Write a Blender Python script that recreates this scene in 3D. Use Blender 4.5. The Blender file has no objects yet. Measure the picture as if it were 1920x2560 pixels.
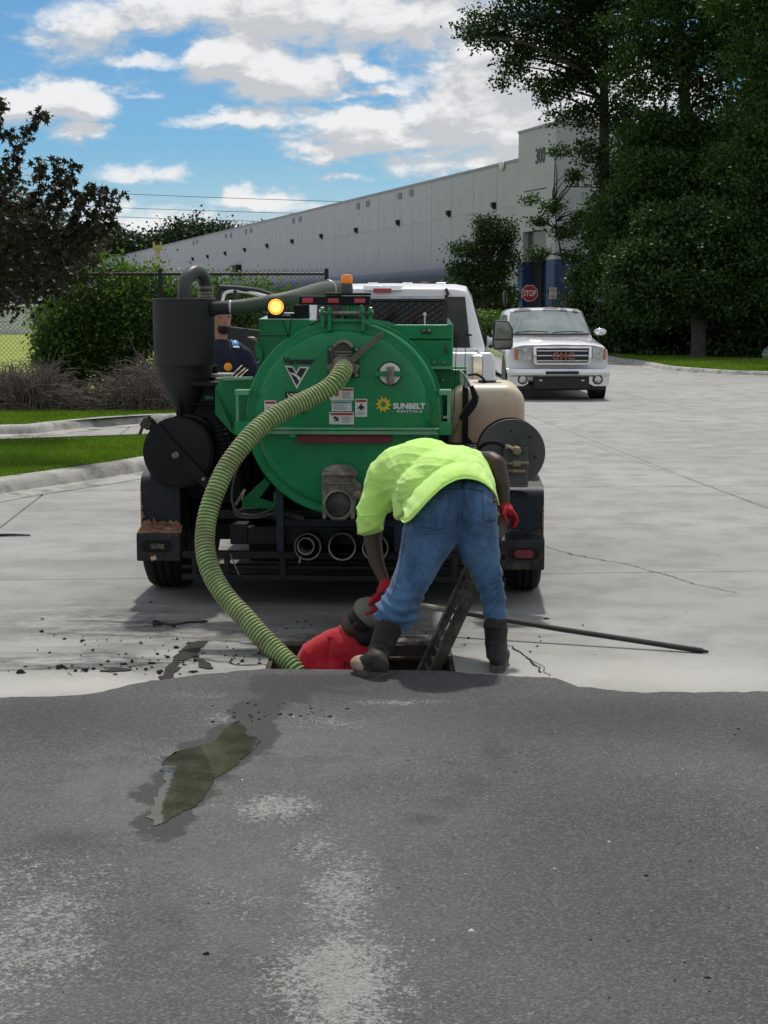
import bpy, bmesh, math, random
import numpy as np
from mathutils import Vector, Matrix, noise
from mathutils.bvhtree import BVHTree
random.seed(7); RNG = np.random.default_rng(7)
R = math.radians
S = bpy.context.scene
COL = S.collection
# ---------------------------------------------------------------- camera
FPX, CXP, CYP, CAMH = 3846.0, 960.0, 1280.0, 1.65
PITCH = math.atan(490/FPX)
cam_d = bpy.data.cameras.new('camera'); cam = bpy.data.objects.new('camera', cam_d); COL.objects.link(cam)
cam.location = (0, 0, CAMH); cam.rotation_euler = (R(90)-PITCH, 0, 0)
cam_d.sensor_fit = 'VERTICAL'; cam_d.sensor_height = 24; cam_d.lens = FPX/2560*24
cam_d.clip_start = 0.1; cam_d.clip_end = 4000
S.camera = cam
S.render.resolution_x = 768; S.render.resolution_y = 1024
S.view_settings.view_transform = 'Standard'; S.view_settings.look = 'None'
S.view_settings.exposure = 0.0; S.view_settings.gamma = 1; S.view_settings.use_curve_mapping = False
def ray(px, py):
    a = (px-CXP)/FPX; b = (CYP-py)/FPX; c, s = math.cos(PITCH), math.sin(PITCH)
    return Vector((a, c+b*s, -s+b*c))
def P(px, py, z=0.0):
    d = ray(px, py); t = (z-CAMH)/d.z
    return Vector((d.x*t, d.y*t, z))
def Q(px, py, Y):
    d = ray(px, py); t = Y/d.y
    return Vector((d.x*t, Y, CAMH+d.z*t))
class Frame:
    def __init__(s, x, y, deg):
        s.o = Vector((x, y, 0)); s.a = R(deg); s.m = Matrix.Rotation(s.a, 3, 'Z'); s.mi = s.m.inverted()
    def T(s, px, py, yl):
        d = s.mi @ ray(px, py); c = s.mi @ (Vector((0, 0, CAMH))-s.o); t = (yl-c.y)/d.y
        return c+d*t
    def G(s, px, py, zl=0): return s.mi @ (P(px, py, zl)-s.o)
    def L(s, v): return s.mi @ (Vector(v)-s.o)
# ---------------------------------------------------------------- node helper
class NT:
    def __init__(s, tree): s.t = tree; s.N = tree.nodes; s.L = tree.links
    def n(s, typ, ins=None, **kw):
        nd = s.N.new(typ)
        for k, v in kw.items(): setattr(nd, k, v)
        for k, v in (ins or {}).items():
            sk = nd.inputs[k]
            if isinstance(v, bpy.types.NodeSocket): s.L.new(v, sk)
            elif isinstance(v, bpy.types.Node): s.L.new(v.outputs[0], sk)
            else:
                if sk.type == 'RGBA' and len(v) == 3: v = (*v, 1)
                sk.default_value = v
        return nd
    def m(s, op, a, b=0.0, c=0.0, clamp=False):
        return s.n('ShaderNodeMath', {0: a, 1: b, 2: c}, operation=op, use_clamp=clamp).outputs[0]
    def mix(s, f, a, b, bt='MIX'):
        nd = s.n('ShaderNodeMix', data_type='RGBA', blend_type=bt)
        for k, v in ((0, f), (6, a), (7, b)):
            if isinstance(v, bpy.types.NodeSocket): s.L.new(v, nd.inputs[k])
            else: nd.inputs[k].default_value = v if k == 0 else ((*v, 1) if len(v) == 3 else v)
        return nd.outputs[2]
    def ramp(s, f, a, b, lo=0.0, hi=1.0, smooth=True):
        return s.n('ShaderNodeMapRange', {0: f, 1: a, 2: b, 3: lo, 4: hi}, interpolation_type='SMOOTHSTEP' if smooth else 'LINEAR').outputs[0]
    def noise(s, v, sc, det=4, rough=.55, dist=0.0):
        return s.n('ShaderNodeTexNoise', {'Vector': v, 'Scale': sc, 'Detail': det, 'Roughness': rough, 'Distortion': dist}).outputs[0]
# ---------------------------------------------------------------- sky and sun
SUN_EL, SUN_AZ = 61.0, 3.0            # degrees above horizon; clockwise from straight ahead (+Y)
W = bpy.data.worlds.new('World'); S.world = W; W.use_nodes = True
w = NT(W.node_tree); w.N.clear()
def cloud_group():
    g = bpy.data.node_groups.new('cloud_density', 'ShaderNodeTree')
    g.interface.new_socket('u', in_out='INPUT', socket_type='NodeSocketFloat')
    g.interface.new_socket('v', in_out='INPUT', socket_type='NodeSocketFloat')
    g.interface.new_socket('d', in_out='OUTPUT', socket_type='NodeSocketFloat')
    t = NT(g); gi = t.n('NodeGroupInput'); go = t.n('NodeGroupOutput')
    u, v = gi.outputs[0], gi.outputs[1]
    vec = t.n('ShaderNodeCombineXYZ', {0: t.m('SINE', u), 1: t.m('COSINE', u), 2: t.m('MULTIPLY', v, 1.9)}).outputs[0]
    wn = t.n('ShaderNodeTexNoise', {'Vector': vec, 'Scale': 26.0, 'Detail': 5, 'Roughness': .6}).outputs[1]
    sp = t.n('ShaderNodeSeparateXYZ', {0: wn})
    uw = t.m('ADD', u, t.m('MULTIPLY', t.m('SUBTRACT', sp.outputs[0], .5), .050))
    vw = t.m('ADD', v, t.m('MULTIPLY', t.m('SUBTRACT', sp.outputs[1], .5), .026))
    blobs = [(230, 70, 130, 75, .75), (420, 15, 190, 65, .8), (720, 25, 300, 78, 1.0), (1010, 45, 240, 72, 1.0), (1300, -40, 420, 80, .9),
             (560, 150, 105, 62, 1.25), (690, 185, 150, 58, 1.2), (880, 165, 50, 30, .8), (935, 190, 70, 28, .75), (60, 258, 100, 40, 1.1), (190, 250, 115, 42, 1.1),
             (205, 320, 72, 24, .75), (640, 303, 190, 20, .8), (880, 300, 230, 30, .9), (930, 335, 180, 40, 1.05), (830, 378, 120, 26, .8),
             (1010, 348, 110, 34, .9), (1190, 290, 170, 80, 1.1), (1300, 200, 230, 130, 1.05), (1450, 300, 300, 170, 1.1), (1150, 400, 260, 40, .7), (400, 560, 400, 40, .62), (340, 152, 130, 20, .6),
             (960, 243, 200, 13, .6), (330, 240, 70, 15, .45), (660, 500, 90, 26, .9), (600, 480, 42, 22, .6), (350, 436, 150, 22, .55), (720, 520, 170, 20, .6),
             (870, 448, 60, 14, .55), (1120, 230, 60, 36, .5), (100, 140, 120, 10, .28), (260, 545, 300, 18, .5)]
    acc = None
    for (px, py, rx, ry, am) in blobs:
        d = ray(px, py); bu, bv = math.atan2(d.x, d.y), d.z/math.hypot(d.x, d.y)
        a = t.m('DIVIDE', t.m('SUBTRACT', uw, bu), rx/FPX*1.15); b = t.m('DIVIDE', t.m('SUBTRACT', vw, bv), ry/FPX*1.15)
        q = t.m('ADD', t.m('MULTIPLY', a, a), t.m('MULTIPLY', b, b))
        e = t.m('MULTIPLY', t.m('EXPONENT', t.m('MULTIPLY', q, -1.0)), am)
        acc = e if acc is None else t.m('MAXIMUM', acc, e)
    # unseen clouds elsewhere in the sky, cover raised as neutral white fill
    far = t.noise(vec, 7.0, 4, .55)
    away = t.ramp(t.m('ABSOLUTE', u), .26, .40)
    high = t.ramp(v, .24, .34)
    aw = t.m('MAXIMUM', away, high)
    acc2 = t.m('MULTIPLY', aw, t.ramp(far, .36, .56, 0, 1.15))
    acc = t.m('ADD', t.m('MULTIPLY', acc, t.m('SUBTRACT', 1.0, aw)), acc2)
    fb = t.noise(vec, 30.0, 7, .6, .3)
    det = t.m('MULTIPLY', t.m('SUBTRACT', fb, .5), 1.35)
    d = t.m('ADD', acc, det)
    t.L.new(d, go.inputs[0]); return g
CG = cloud_group()
tc = w.n('ShaderNodeTexCoord').outputs['Generated']
sp = w.n('ShaderNodeSeparateXYZ', {0: tc})
yy = w.m('MAXIMUM', sp.outputs[1], 0.02)
hyp = w.m('SQRT', w.m('ADD', w.m('MULTIPLY', sp.outputs[0], sp.outputs[0]), w.m('MULTIPLY', sp.outputs[1], sp.outputs[1])))
u = w.n('ShaderNodeMath', {0: sp.outputs[0], 1: sp.outputs[1]}, operation='ARCTAN2').outputs[0]   # azimuth from +Y
v = w.m('DIVIDE', sp.outputs[2], w.m('MAXIMUM', hyp, .05))
def dens(uu, vv):
    g = w.n('ShaderNodeGroup', node_tree=CG); w.L.new(uu, g.inputs[0]); w.L.new(vv, g.inputs[1]); return g.outputs[0]
D0 = dens(u, v)
D1 = dens(w.m('ADD', u, .004), w.m('ADD', v, .011))
mask = w.ramp(D0, .18, .72)
thick = w.ramp(D0, .45, 1.25)
lit = w.m('MULTIPLY', w.m('SUBTRACT', D0, D1), .85)
br = w.m('ADD', .88, lit); br = w.m('SUBTRACT', br, w.m('MULTIPLY', thick, .14))
hz = w.ramp(v, 0.0, .115, 1.0, 0.0)
br = w.n('ShaderNodeClamp', {0: br, 1: .75, 2: 1.04}).outputs[0]
gcol = w.mix(w.ramp(br, .5, .95), (.80, .86, .94), (1.0, 1.0, 1.0))
CLOUD_K = 11.2
ccol = w.n('ShaderNodeVectorMath', {0: gcol, 3: w.m('MULTIPLY', br, CLOUD_K)}, operation='SCALE').outputs[0]
sky = w.n('ShaderNodeTexSky', sky_type='NISHITA', sun_disc=False, sun_elevation=R(SUN_EL), sun_rotation=R(SUN_AZ), altitude=100, air_density=1.0, dust_density=.4, ozone_density=2.5)
skyc = w.mix(1.0, sky.outputs[0], (.60, .95, 1.16), 'MULTIPLY')
haze = w.mix(w.m('MULTIPLY', hz, .80), skyc, (8.6, 9.5, 10.4))
final = w.mix(w.m('MULTIPLY', mask, .96), haze, ccol)
below = w.ramp(sp.outputs[2], -.02, .0)
final = w.mix(below, (1.6, 1.6, 1.5), final)
bg = w.n('ShaderNodeBackground', {'Color': final, 'Strength': 0.076})
wo = w.n('ShaderNodeOutputWorld'); w.L.new(bg.outputs[0], wo.inputs[0])
sun_d = bpy.data.lights.new('sun', 'SUN'); sun_d.energy = 2.85; sun_d.angle = R(2.5); sun_d.color = (1, .945, .86)
sun = bpy.data.objects.new('sun', sun_d); COL.objects.link(sun)
_sd = Vector((math.sin(R(SUN_AZ))*math.cos(R(SUN_EL)), math.cos(R(SUN_AZ))*math.cos(R(SUN_EL)), math.sin(R(SUN_EL))))
sun.rotation_euler = _sd.to_track_quat('Z', 'Y').to_euler(); sun.location = (0, 0, 60)
# ---------------------------------------------------------------- materials
MATS = {}
def newmat(name):
    m = bpy.data.materials.new(name); m.use_nodes = True; t = NT(m.node_tree); t.N.clear()
    MATS[name] = m; return m, t
def finish(t, bsdf):
    o = t.n('ShaderNodeOutputMaterial'); t.L.new(bsdf.outputs[0], o.inputs[0])
def M(name, col, rough=.5, metal=0.0, var=.18, sc=6.0, bump=0.0, bs=60.0, dirt=None, dsc=5.0, damt=.5, coat=0.0, emit=None, es=0, spec=.5, trans=0.0, sheen=0.0, sss=0.0, ior=1.45):
    if name in MATS: return MATS[name]
    m, t = newmat(name); v = t.n('ShaderNodeTexCoord').outputs['Object']
    n1 = t.noise(v, sc, 5, .6)
    c = t.mix(t.ramp(n1, .3, .7), tuple(x*(1-var) for x in col), tuple(min(1, x*(1+var)) for x in col))
    rg = t.ramp(n1, .2, .8, max(.02, rough-.08), min(1, rough+.1))
    if dirt is not None:
        n2 = t.noise(v, dsc, 8, .68, .4)
        k = t.ramp(n2, 1-damt-.12, 1-damt+.14) if damt < 1 else 1.0
        c = t.mix(k, c, dirt); rg = t.m('ADD', rg, t.m('MULTIPLY', k, .25), clamp=True)
    ins = {'Base Color': c, 'Roughness': rg, 'Metallic': metal, 'Specular IOR Level': spec, 'Coat Weight': coat, 'Transmission Weight': trans, 'Sheen Weight': sheen, 'IOR': ior}
    if sss: ins['Subsurface Weight'] = sss; ins['Subsurface Radius'] = (.02, .008, .005)
    if emit: ins['Emission Color'] = emit; ins['Emission Strength'] = es
    b = t.n('ShaderNodeBsdfPrincipled', ins)
    if bump:
        bn = t.n('ShaderNodeBump', {'Strength': 1.0, 'Distance': bump, 'Height': t.noise(v, bs, 4, .6)}); t.L.new(bn.outputs[0], b.inputs['Normal'])
    finish(t, b); return m
def leafmat(name, c1, c2, tr=.35, rough=.5):
    m, t = newmat(name)
    rnd = t.n('ShaderNodeNewGeometry').outputs['Random Per Island']
    v = t.n('ShaderNodeTexCoord').outputs['Object']; n = t.noise(v, .9, 3)
    f = t.m('ADD', t.m('MULTIPLY', rnd, .55), t.m('MULTIPLY', t.ramp(n, .3, .7), .45))
    c = t.mix(f, c1, c2)
    b = t.n('ShaderNodeBsdfPrincipled', {'Base Color': c, 'Roughness': rough, 'Specular IOR Level': .35})
    tl = t.n('ShaderNodeBsdfTranslucent', {'Color': t.mix(1.0, c, (1.0, 1.15, .45), 'MULTIPLY')})
    finish(t, t.n('ShaderNodeMixShader', {0: tr, 1: b.outputs[0], 2: tl.outputs[0]})); return m
# ---------------------------------------------------------------- mesh helpers
SPLIT = {'tube_bracket', 'tray_rail', 'tank_band', 'roof_rib', 'plate_bolt', 'box_bolt', 'reel_hole', 'reel_bolt', 'mirror_arm', 'wire', 'hydraulic_line', 'eye', 'ear', 'entrance_frame', 'fitting', 'louvre_frame', 'tow_hook', 'box_latch', 'elbow_clamp', 'duct_clamp', 'lamp_reflector', 'whip_wire', 'stay_rod', 'peeled_paint', 'lamp_wire', 'bed_step', 'cross_member'}
class MB:
    def __init__(s): s.v = []; s.f = []; s.mi = []; s.m = 0; s.xf = None
    def add(s, vs, fs):
        o = len(s.v)
        if s.xf is not None: vs = [s.xf @ Vector(p) for p in vs]
        s.v += [tuple(p) for p in vs]; s.f += [tuple(i+o for i in f) for f in fs]; s.mi += [s.m]*len(fs); return s
    def box(s, c, sz, rot=None):
        x, y, z = (q/2 for q in sz); c = Vector(c)
        vs = [Vector((a*x, b*y, d*z)) for a in (-1, 1) for b in (-1, 1) for d in (-1, 1)]
        if rot is not None:
            rm = rot if isinstance(rot, Matrix) else Matrix.Rotation(rot[2], 3, 'Z') @ Matrix.Rotation(rot[1], 3, 'Y') @ Matrix.Rotation(rot[0], 3, 'X')
            vs = [rm @ q for q in vs]
        return s.add([q+c for q in vs], [(0, 1, 3, 2), (4, 6, 7, 5), (0, 4, 5, 1), (2, 3, 7, 6), (0, 2, 6, 4), (1, 5, 7, 3)])
    def bx(s, x0, x1, y0, y1, z0, z1): return s.box(((x0+x1)/2, (y0+y1)/2, (z0+z1)/2), (abs(x1-x0), abs(y1-y0), abs(z1-z0)))
    def beam(s, a, b, w, h, up=(0, 0, 1)):
        a, b = Vector(a), Vector(b); d = (b-a); l = d.length; d.normalize(); up = Vector(up)
        if abs(d.dot(up)) > .98: up = Vector((0, 1, 0))
        x = d.cross(up).normalized(); z = x.cross(d)
        return s.box((a+b)/2, (w, l, h), Matrix((x, d, z)).transposed())
    def rings(s, rs, cap=True, closed=True):
        n = len(rs[0]); vs = [p for r in rs for p in r]; fs = []
        for i in range(len(rs)-1):
            for j in range(n if closed else n-1):
                k = (j+1) % n; fs.append((i*n+j, i*n+k, (i+1)*n+k, (i+1)*n+j))
        if cap and closed: fs.append(tuple(range(n-1, -1, -1))); fs.append(tuple((len(rs)-1)*n+j for j in range(n)))
        return s.add(vs, fs)
    def cyl(s, a, b, r0, r1=None, n=16, cap=True):
        r1 = r0 if r1 is None else r1
        return s.tube([a, b], [r0, r1], n, cap)
    def tube(s, pts, r, n=8, cap=True):
        pts = [Vector(p) for p in pts]; rr = r if isinstance(r, (list, tuple)) else [r]*len(pts)
        t0 = (pts[1]-pts[0]).normalized(); x = t0.orthogonal().normalized(); rs = []; pt = t0
        for i, p in enumerate(pts):
            t = (pts[min(i+1, len(pts)-1)]-pts[max(i-1, 0)]).normalized()
            q = pt.rotation_difference(t); x = (q @ x); x = (x-t*x.dot(t)).normalized(); y = t.cross(x); pt = t
            rs.append([p+(x*math.cos(2*math.pi*k/n)+y*math.sin(2*math.pi*k/n))*rr[i] for k in range(n)])
        return s.rings(rs, cap)
    def lathe(s, prof, o=(0, 0, 0), ax=(0, 0, 1), n=32, cap=True):
        ax = Vector(ax).normalized(); o = Vector(o); x = ax.orthogonal().normalized(); y = ax.cross(x)
        rs = [[o+ax*h+(x*math.cos(2*math.pi*k/n)+y*math.sin(2*math.pi*k/n))*max(r, 1e-4) for k in range(n)] for (r, h) in prof]
        return s.rings(rs, cap)
    def ell(s, c, r, rot=None, nu=16, nv=10):
        c = Vector(c); r = (r, r, r) if isinstance(r, (int, float)) else r; rs = []
        for i in range(1, nv):
            a = math.pi*i/nv; rs.append([(math.sin(a)*math.cos(2*math.pi*j/nu), math.sin(a)*math.sin(2*math.pi*j/nu), -math.cos(a)) for j in range(nu)])
        f = lambda p: c+((rot @ Vector((p[0]*r[0], p[1]*r[1], p[2]*r[2]))) if rot else Vector((p[0]*r[0], p[1]*r[1], p[2]*r[2])))
        rs = [[f(p) for p in q] for q in rs]; n = nu
        vs = [p for q in rs for p in q]+[f((0, 0, -1)), f((0, 0, 1))]; fs = []
        for i in range(len(rs)-1):
            for j in range(n): k = (j+1) % n; fs.append((i*n+j, i*n+k, (i+1)*n+k, (i+1)*n+j))
        b, t = len(vs)-2, len(vs)-1; o = (len(rs)-1)*n
        for j in range(n): k = (j+1) % n; fs.append((b, k, j)); fs.append((t, o+j, o+k))
        return s.add(vs, fs)
    def caps(s, a, b, r0, r1, n=14):
        a, b = Vector(a), Vector(b); d = b-a; l = d.length; d.normalize(); x = d.orthogonal().normalized(); y = d.cross(x); rs = []
        seq = [(-math.cos(t)*r0, math.sin(t)*r0) for t in (R(8), R(35), R(62), R(90))]+[(l+math.sin(t)*r1, math.cos(t)*r1) for t in (0, R(28), R(55), R(82))]
        for h, r in seq: rs.append([a+d*h+(x*math.cos(2*math.pi*k/n)+y*math.sin(2*math.pi*k/n))*r for k in range(n)])
        return s.rings(rs)
    def prism(s, poly, off):
        off = Vector(off); a = [Vector(p) for p in poly]; n = len(a)
        return s.add(a+[p+off for p in a], [tuple(range(n)), tuple(range(2*n-1, n-1, -1))]+[(i, i+n, (i+1) % n+n, (i+1) % n) for i in range(n)])
    def build(s, name, mat, parent=None, bevel=0, smooth=35, seg=2):
        if name in SPLIT and not isinstance(mat, (list, tuple)):
            par = list(range(len(s.v)))
            def fd(i):
                while par[i] != i: par[i] = par[par[i]]; i = par[i]
                return i
            for f in s.f:
                a = fd(f[0])
                for k in f[1:]: par[fd(k)] = a
            gr = {}
            for f in s.f: gr.setdefault(fd(f[0]), []).append(f)
            if len(gr) > 1:
                for fs in gr.values():
                    ids = sorted({i for f in fs for i in f}); mp = {i: k for k, i in enumerate(ids)}
                    m2 = MB(); m2.v = [s.v[i] for i in ids]; m2.f = [tuple(mp[i] for i in f) for f in fs]; m2.mi = [0]*len(m2.f); o = m2._build(name, mat, parent, bevel, smooth, seg)
                return o
        return s._build(name, mat, parent, bevel, smooth, seg)
    def _build(s, name, mat, parent=None, bevel=0, smooth=35, seg=2):
        me = bpy.data.meshes.new(name); me.from_pydata(s.v, [], s.f)
        for m_ in (mat if isinstance(mat, (list, tuple)) else [mat]): me.materials.append(m_)
        if isinstance(mat, (list, tuple)): me.polygons.foreach_set('material_index', s.mi)
        bm = bmesh.new(); bm.from_mesh(me); bmesh.ops.recalc_face_normals(bm, faces=bm.faces); bm.to_mesh(me); bm.free()
        if smooth: me.polygons.foreach_set('use_smooth', [True]*len(me.polygons)); me.set_sharp_from_angle(angle=R(smooth))
        o = link(name, me, parent)
        if bevel:
            b = o.modifiers.new('bevel', 'BEVEL'); b.width = bevel; b.segments = seg; b.limit_method = 'ANGLE'; b.angle_limit = R(40); b.harden_normals = True
        return o
def link(name, data, parent=None):
    o = bpy.data.objects.new(name, data); COL.objects.link(o)
    if parent is not None: o.parent = parent
    return o
def root(name, label, cat, loc=(0, 0, 0), rz=0.0, group=None):
    o = link(name, None); o.location = loc; o.rotation_euler = (0, 0, rz); o.empty_display_size = .3; o['label'] = label; o['category'] = cat
    if group: o['group'] = group
    return o
def tag(o, label, cat, group=None, kind=None):
    o['label'] = label; o['category'] = cat
    if group: o['group'] = group
    if kind: o['kind'] = kind
    return o
def struct(o): o['kind'] = 'structure'; return o
def stuff(o): o['kind'] = 'stuff'; return o
def fast(name, V, Fc, mat, parent=None, smooth=False):
    V = np.ascontiguousarray(V, dtype=np.float32); Fc = np.ascontiguousarray(Fc, dtype=np.int32); k = Fc.shape[1]
    me = bpy.data.meshes.new(name); me.vertices.add(len(V)); me.vertices.foreach_set('co', V.ravel())
    me.loops.add(Fc.size); me.loops.foreach_set('vertex_index', Fc.ravel())
    me.polygons.add(len(Fc)); me.polygons.foreach_set('loop_start', np.arange(0, Fc.size, k, dtype=np.int32))
    if smooth: me.polygons.foreach_set('use_smooth', np.ones(len(Fc), dtype=bool))
    me.materials.append(mat); me.update(calc_edges=True); me.validate()
    return link(name, me, parent)
def spline(pts, n=8):
    pts = [Vector(p) for p in pts]; out = []
    for i in range(len(pts)-1):
        p0, p1, p2, p3 = pts[max(i-1, 0)], pts[i], pts[i+1], pts[min(i+2, len(pts)-1)]
        for k in range(n):
            t = k/n; out.append(.5*((2*p1)+(p2-p0)*t+(2*p0-5*p1+4*p2-p3)*t*t+(3*p1-p0-3*p2+p3)*t**3))
    out.append(pts[-1]); return out
def text(name, body, size, mat, parent, loc, rot, extrude=.001, offset=0.0, shear=0.0, width=None, height=None, space=1.0, align='CENTER'):
    cu = bpy.data.curves.new(name, 'FONT'); cu.body = body; cu.size = size; cu.extrude = extrude; cu.offset = offset; cu.shear = shear; cu.align_x = align; cu.align_y = 'CENTER'; cu.space_character = space; cu.resolution_u = 3
    o = bpy.data.objects.new('tmp', cu); COL.objects.link(o)
    dg = bpy.context.evaluated_depsgraph_get(); me = bpy.data.meshes.new_from_object(o.evaluated_get(dg)); bpy.data.objects.remove(o)
    co = np.zeros(len(me.vertices)*3, dtype=np.float32); me.vertices.foreach_get('co', co); co = co.reshape(-1, 3)
    mn, mx = co.min(0), co.max(0); co[:, :2] -= ((mn+mx)/2)[:2]
    if width: co[:, 0] *= width/(mx[0]-mn[0])
    if height: co[:, 1] *= height/(mx[1]-mn[1])
    me.vertices.foreach_set('co', co.ravel()); me.materials.clear(); me.materials.append(mat)
    o = link(name, me, parent); o.location = loc; o.rotation_euler = rot; return o
def copy_tree(o, parent=None):
    c = o.copy(); COL.objects.link(c)
    if parent is not None: c.parent = parent; 
    for ch in [x for x in bpy.data.objects if x.parent == o]: copy_tree(ch, c)
    return c
# ================================================================ GROUND
m, t = newmat('green paint'); v = t.n('ShaderNodeTexCoord').outputs['Object']
n1 = t.noise(v, 3, 6, .65, .4); run = t.noise(t.n('ShaderNodeMapping', {0: v, 3: (26, 26, 1.6)}).outputs[0], 1.0, 6, .7); scr = t.noise(t.n('ShaderNodeMapping', {0: v, 2: (0, .5, 0), 3: (9, 60, 120)}).outputs[0], 1.0, 3, .6); fl = t.noise(v, 38, 5, .75)
c = t.mix(t.ramp(n1, .3, .7), (.0025, .170, .054), (.004, .232, .080)); c = t.mix(t.m('MULTIPLY', t.ramp(run, .52, .78), .25), c, (.030, .15, .08)); c = t.mix(t.m('MULTIPLY', t.ramp(scr, .66, .72), .5), c, (.10, .30, .18)); c = t.mix(t.m('MULTIPLY', t.ramp(fl, .70, .74), .7), c, (.030, .028, .020)); c = t.mix(t.m('MULTIPLY', t.ramp(t.noise(v, 7, 6, .7), .56, .75), .25), c, (.09, .11, .07))
b = t.n('ShaderNodeBsdfPrincipled', {'Base Color': c, 'Roughness': t.m('ADD', t.ramp(n1, .3, .7, .22, .36), t.m('MULTIPLY', t.ramp(run, .5, .78), .25)), 'Coat Weight': .12, 'Coat Roughness': .10, 'Specular IOR Level': .32})
bn = t.n('ShaderNodeBump', {'Strength': .5, 'Distance': .002, 'Height': t.noise(v, 5, 3)}); t.L.new(bn.outputs[0], b.inputs['Normal']); finish(t, b); GREEN = m
def emask(t, v, lst, warp=.25, wsc=3.0):
    """soft irregular patches at given places on the ground: (x, y, rx, ry, amount)"""
    wn = t.n('ShaderNodeTexNoise', {'Vector': v, 'Scale': wsc, 'Detail': 5, 'Roughness': .6}).outputs[1]; ws = t.n('ShaderNodeSeparateXYZ', {0: wn}); s0 = t.n('ShaderNodeSeparateXYZ', {0: v})
    x = t.m('ADD', s0.outputs[0], t.m('MULTIPLY', t.m('SUBTRACT', ws.outputs[0], .5), warp)); y = t.m('ADD', s0.outputs[1], t.m('MULTIPLY', t.m('SUBTRACT', ws.outputs[1], .5), warp))
    acc = None
    for (cx, cy, rx, ry, am) in lst:
        a = t.m('DIVIDE', t.m('SUBTRACT', x, cx), rx); b = t.m('DIVIDE', t.m('SUBTRACT', y, cy), ry)
        e = t.m('MULTIPLY', t.m('EXPONENT', t.m('MULTIPLY', t.m('ADD', t.m('MULTIPLY', a, a), t.m('MULTIPLY', b, b)), -1.0)), am)
        acc = e if acc is None else t.m('MAXIMUM', acc, e)
    return acc
def at(px, py, rx, ry, am, z=0.0):
    c = P(px, py, z); k = c.y/FPX; dy = abs(P(px, py-ry, z).y-P(px, py+ry, z).y)/2
    return (c.x, c.y, rx*k, dy, am)
def world_uv(t): return t.n('ShaderNodeNewGeometry').outputs['Position']
def concrete_mat():
    m, t = newmat('road concrete'); v = world_uv(t)
    big = t.noise(v, .35, 4, .55); med = t.noise(v, 2.2, 6, .62); fine = t.noise(v, 55, 4, .7); vf = t.noise(v, 220, 2, .6)
    c = t.mix(t.ramp(big, .3, .7), (.300, .299, .288), (.372, .370, .356))
    c = t.mix(t.m('MULTIPLY', t.ramp(med, .42, .68), .55), c, (.21, .21, .20))
    c = t.mix(t.m('MULTIPLY', t.ramp(fine, .5, .75), .35), c, (.19, .188, .18))
    c = t.mix(t.m('MULTIPLY', t.ramp(vf, .55, .75), .25), c, (.5, .49, .46))
    # streaked dirt running across the view, tyre scrub
    sv = t.n('ShaderNodeMapping', {0: v, 3: (1.3, 4.5, 1)}).outputs[0]; st = t.m('ADD', t.m('MULTIPLY', t.noise(sv, 1.6, 9, .74, .6), .72), t.m('MULTIPLY', t.noise(v, 16, 6, .75), .28))
    near = emask(t, v, [at(300, 1560, 330, 60, 1), at(640, 1600, 220, 60, 1.0), at(250, 1650, 330, 22, 1.2), at(700, 1480, 260, 60, .9), at(1040, 1590, 130, 60, 1.1), at(1200, 1560, 160, 50, .5)], .5, 1.6)
    c = t.mix(t.m('MULTIPLY', t.m('MULTIPLY', t.ramp(st, .40, .58), near), .85, clamp=True), c, (.085, .080, .070))
    cl = emask(t, v, [at(150, 1715, 340, 28, 1.0), at(1650, 1690, 420, 45, .9), at(560, 1665, 120, 10, .6)], .3, 2.0)
    c = t.mix(t.m('MULTIPLY', cl, .55, clamp=True), c, (.56, .545, .50))
    under_shade = emask(t, v, [at(900, 1555, 270, 30, 1.0), at(880, 1480, 400, 70, 1.0), at(900, 1400, 420, 60, 1.0), at(1060, 1585, 120, 20, .7)], .35, 2.5)  # shade beneath the trailer, painted into the concrete colour
    c = t.mix(t.m('MULTIPLY', under_shade, .88, clamp=True), c, (.060, .057, .052))
    spot = t.n('ShaderNodeTexVoronoi', {'Vector': v, 'Scale': 3.2, 'Randomness': 1.0}).outputs['Distance']
    c = t.mix(t.m('MULTIPLY', t.m('LESS_THAN', spot, .035), .55), c, (.10, .10, .095))
    b = t.n('ShaderNodeBsdfPrincipled', {'Base Color': c, 'Roughness': t.ramp(med, .2, .8, .62, .9), 'Specular IOR Level': .35})
    h = t.m('ADD', t.m('MULTIPLY', fine, .6), t.m('ADD', t.m('MULTIPLY', vf, .3), t.m('MULTIPLY', t.m('MULTIPLY', t.ramp(st, .4, .7), near), -2.0)))
    bn = t.n('ShaderNodeBump', {'Strength': .8, 'Distance': .006, 'Height': h}); t.L.new(bn.outputs[0], b.inputs['Normal']); finish(t, b); return m
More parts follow.
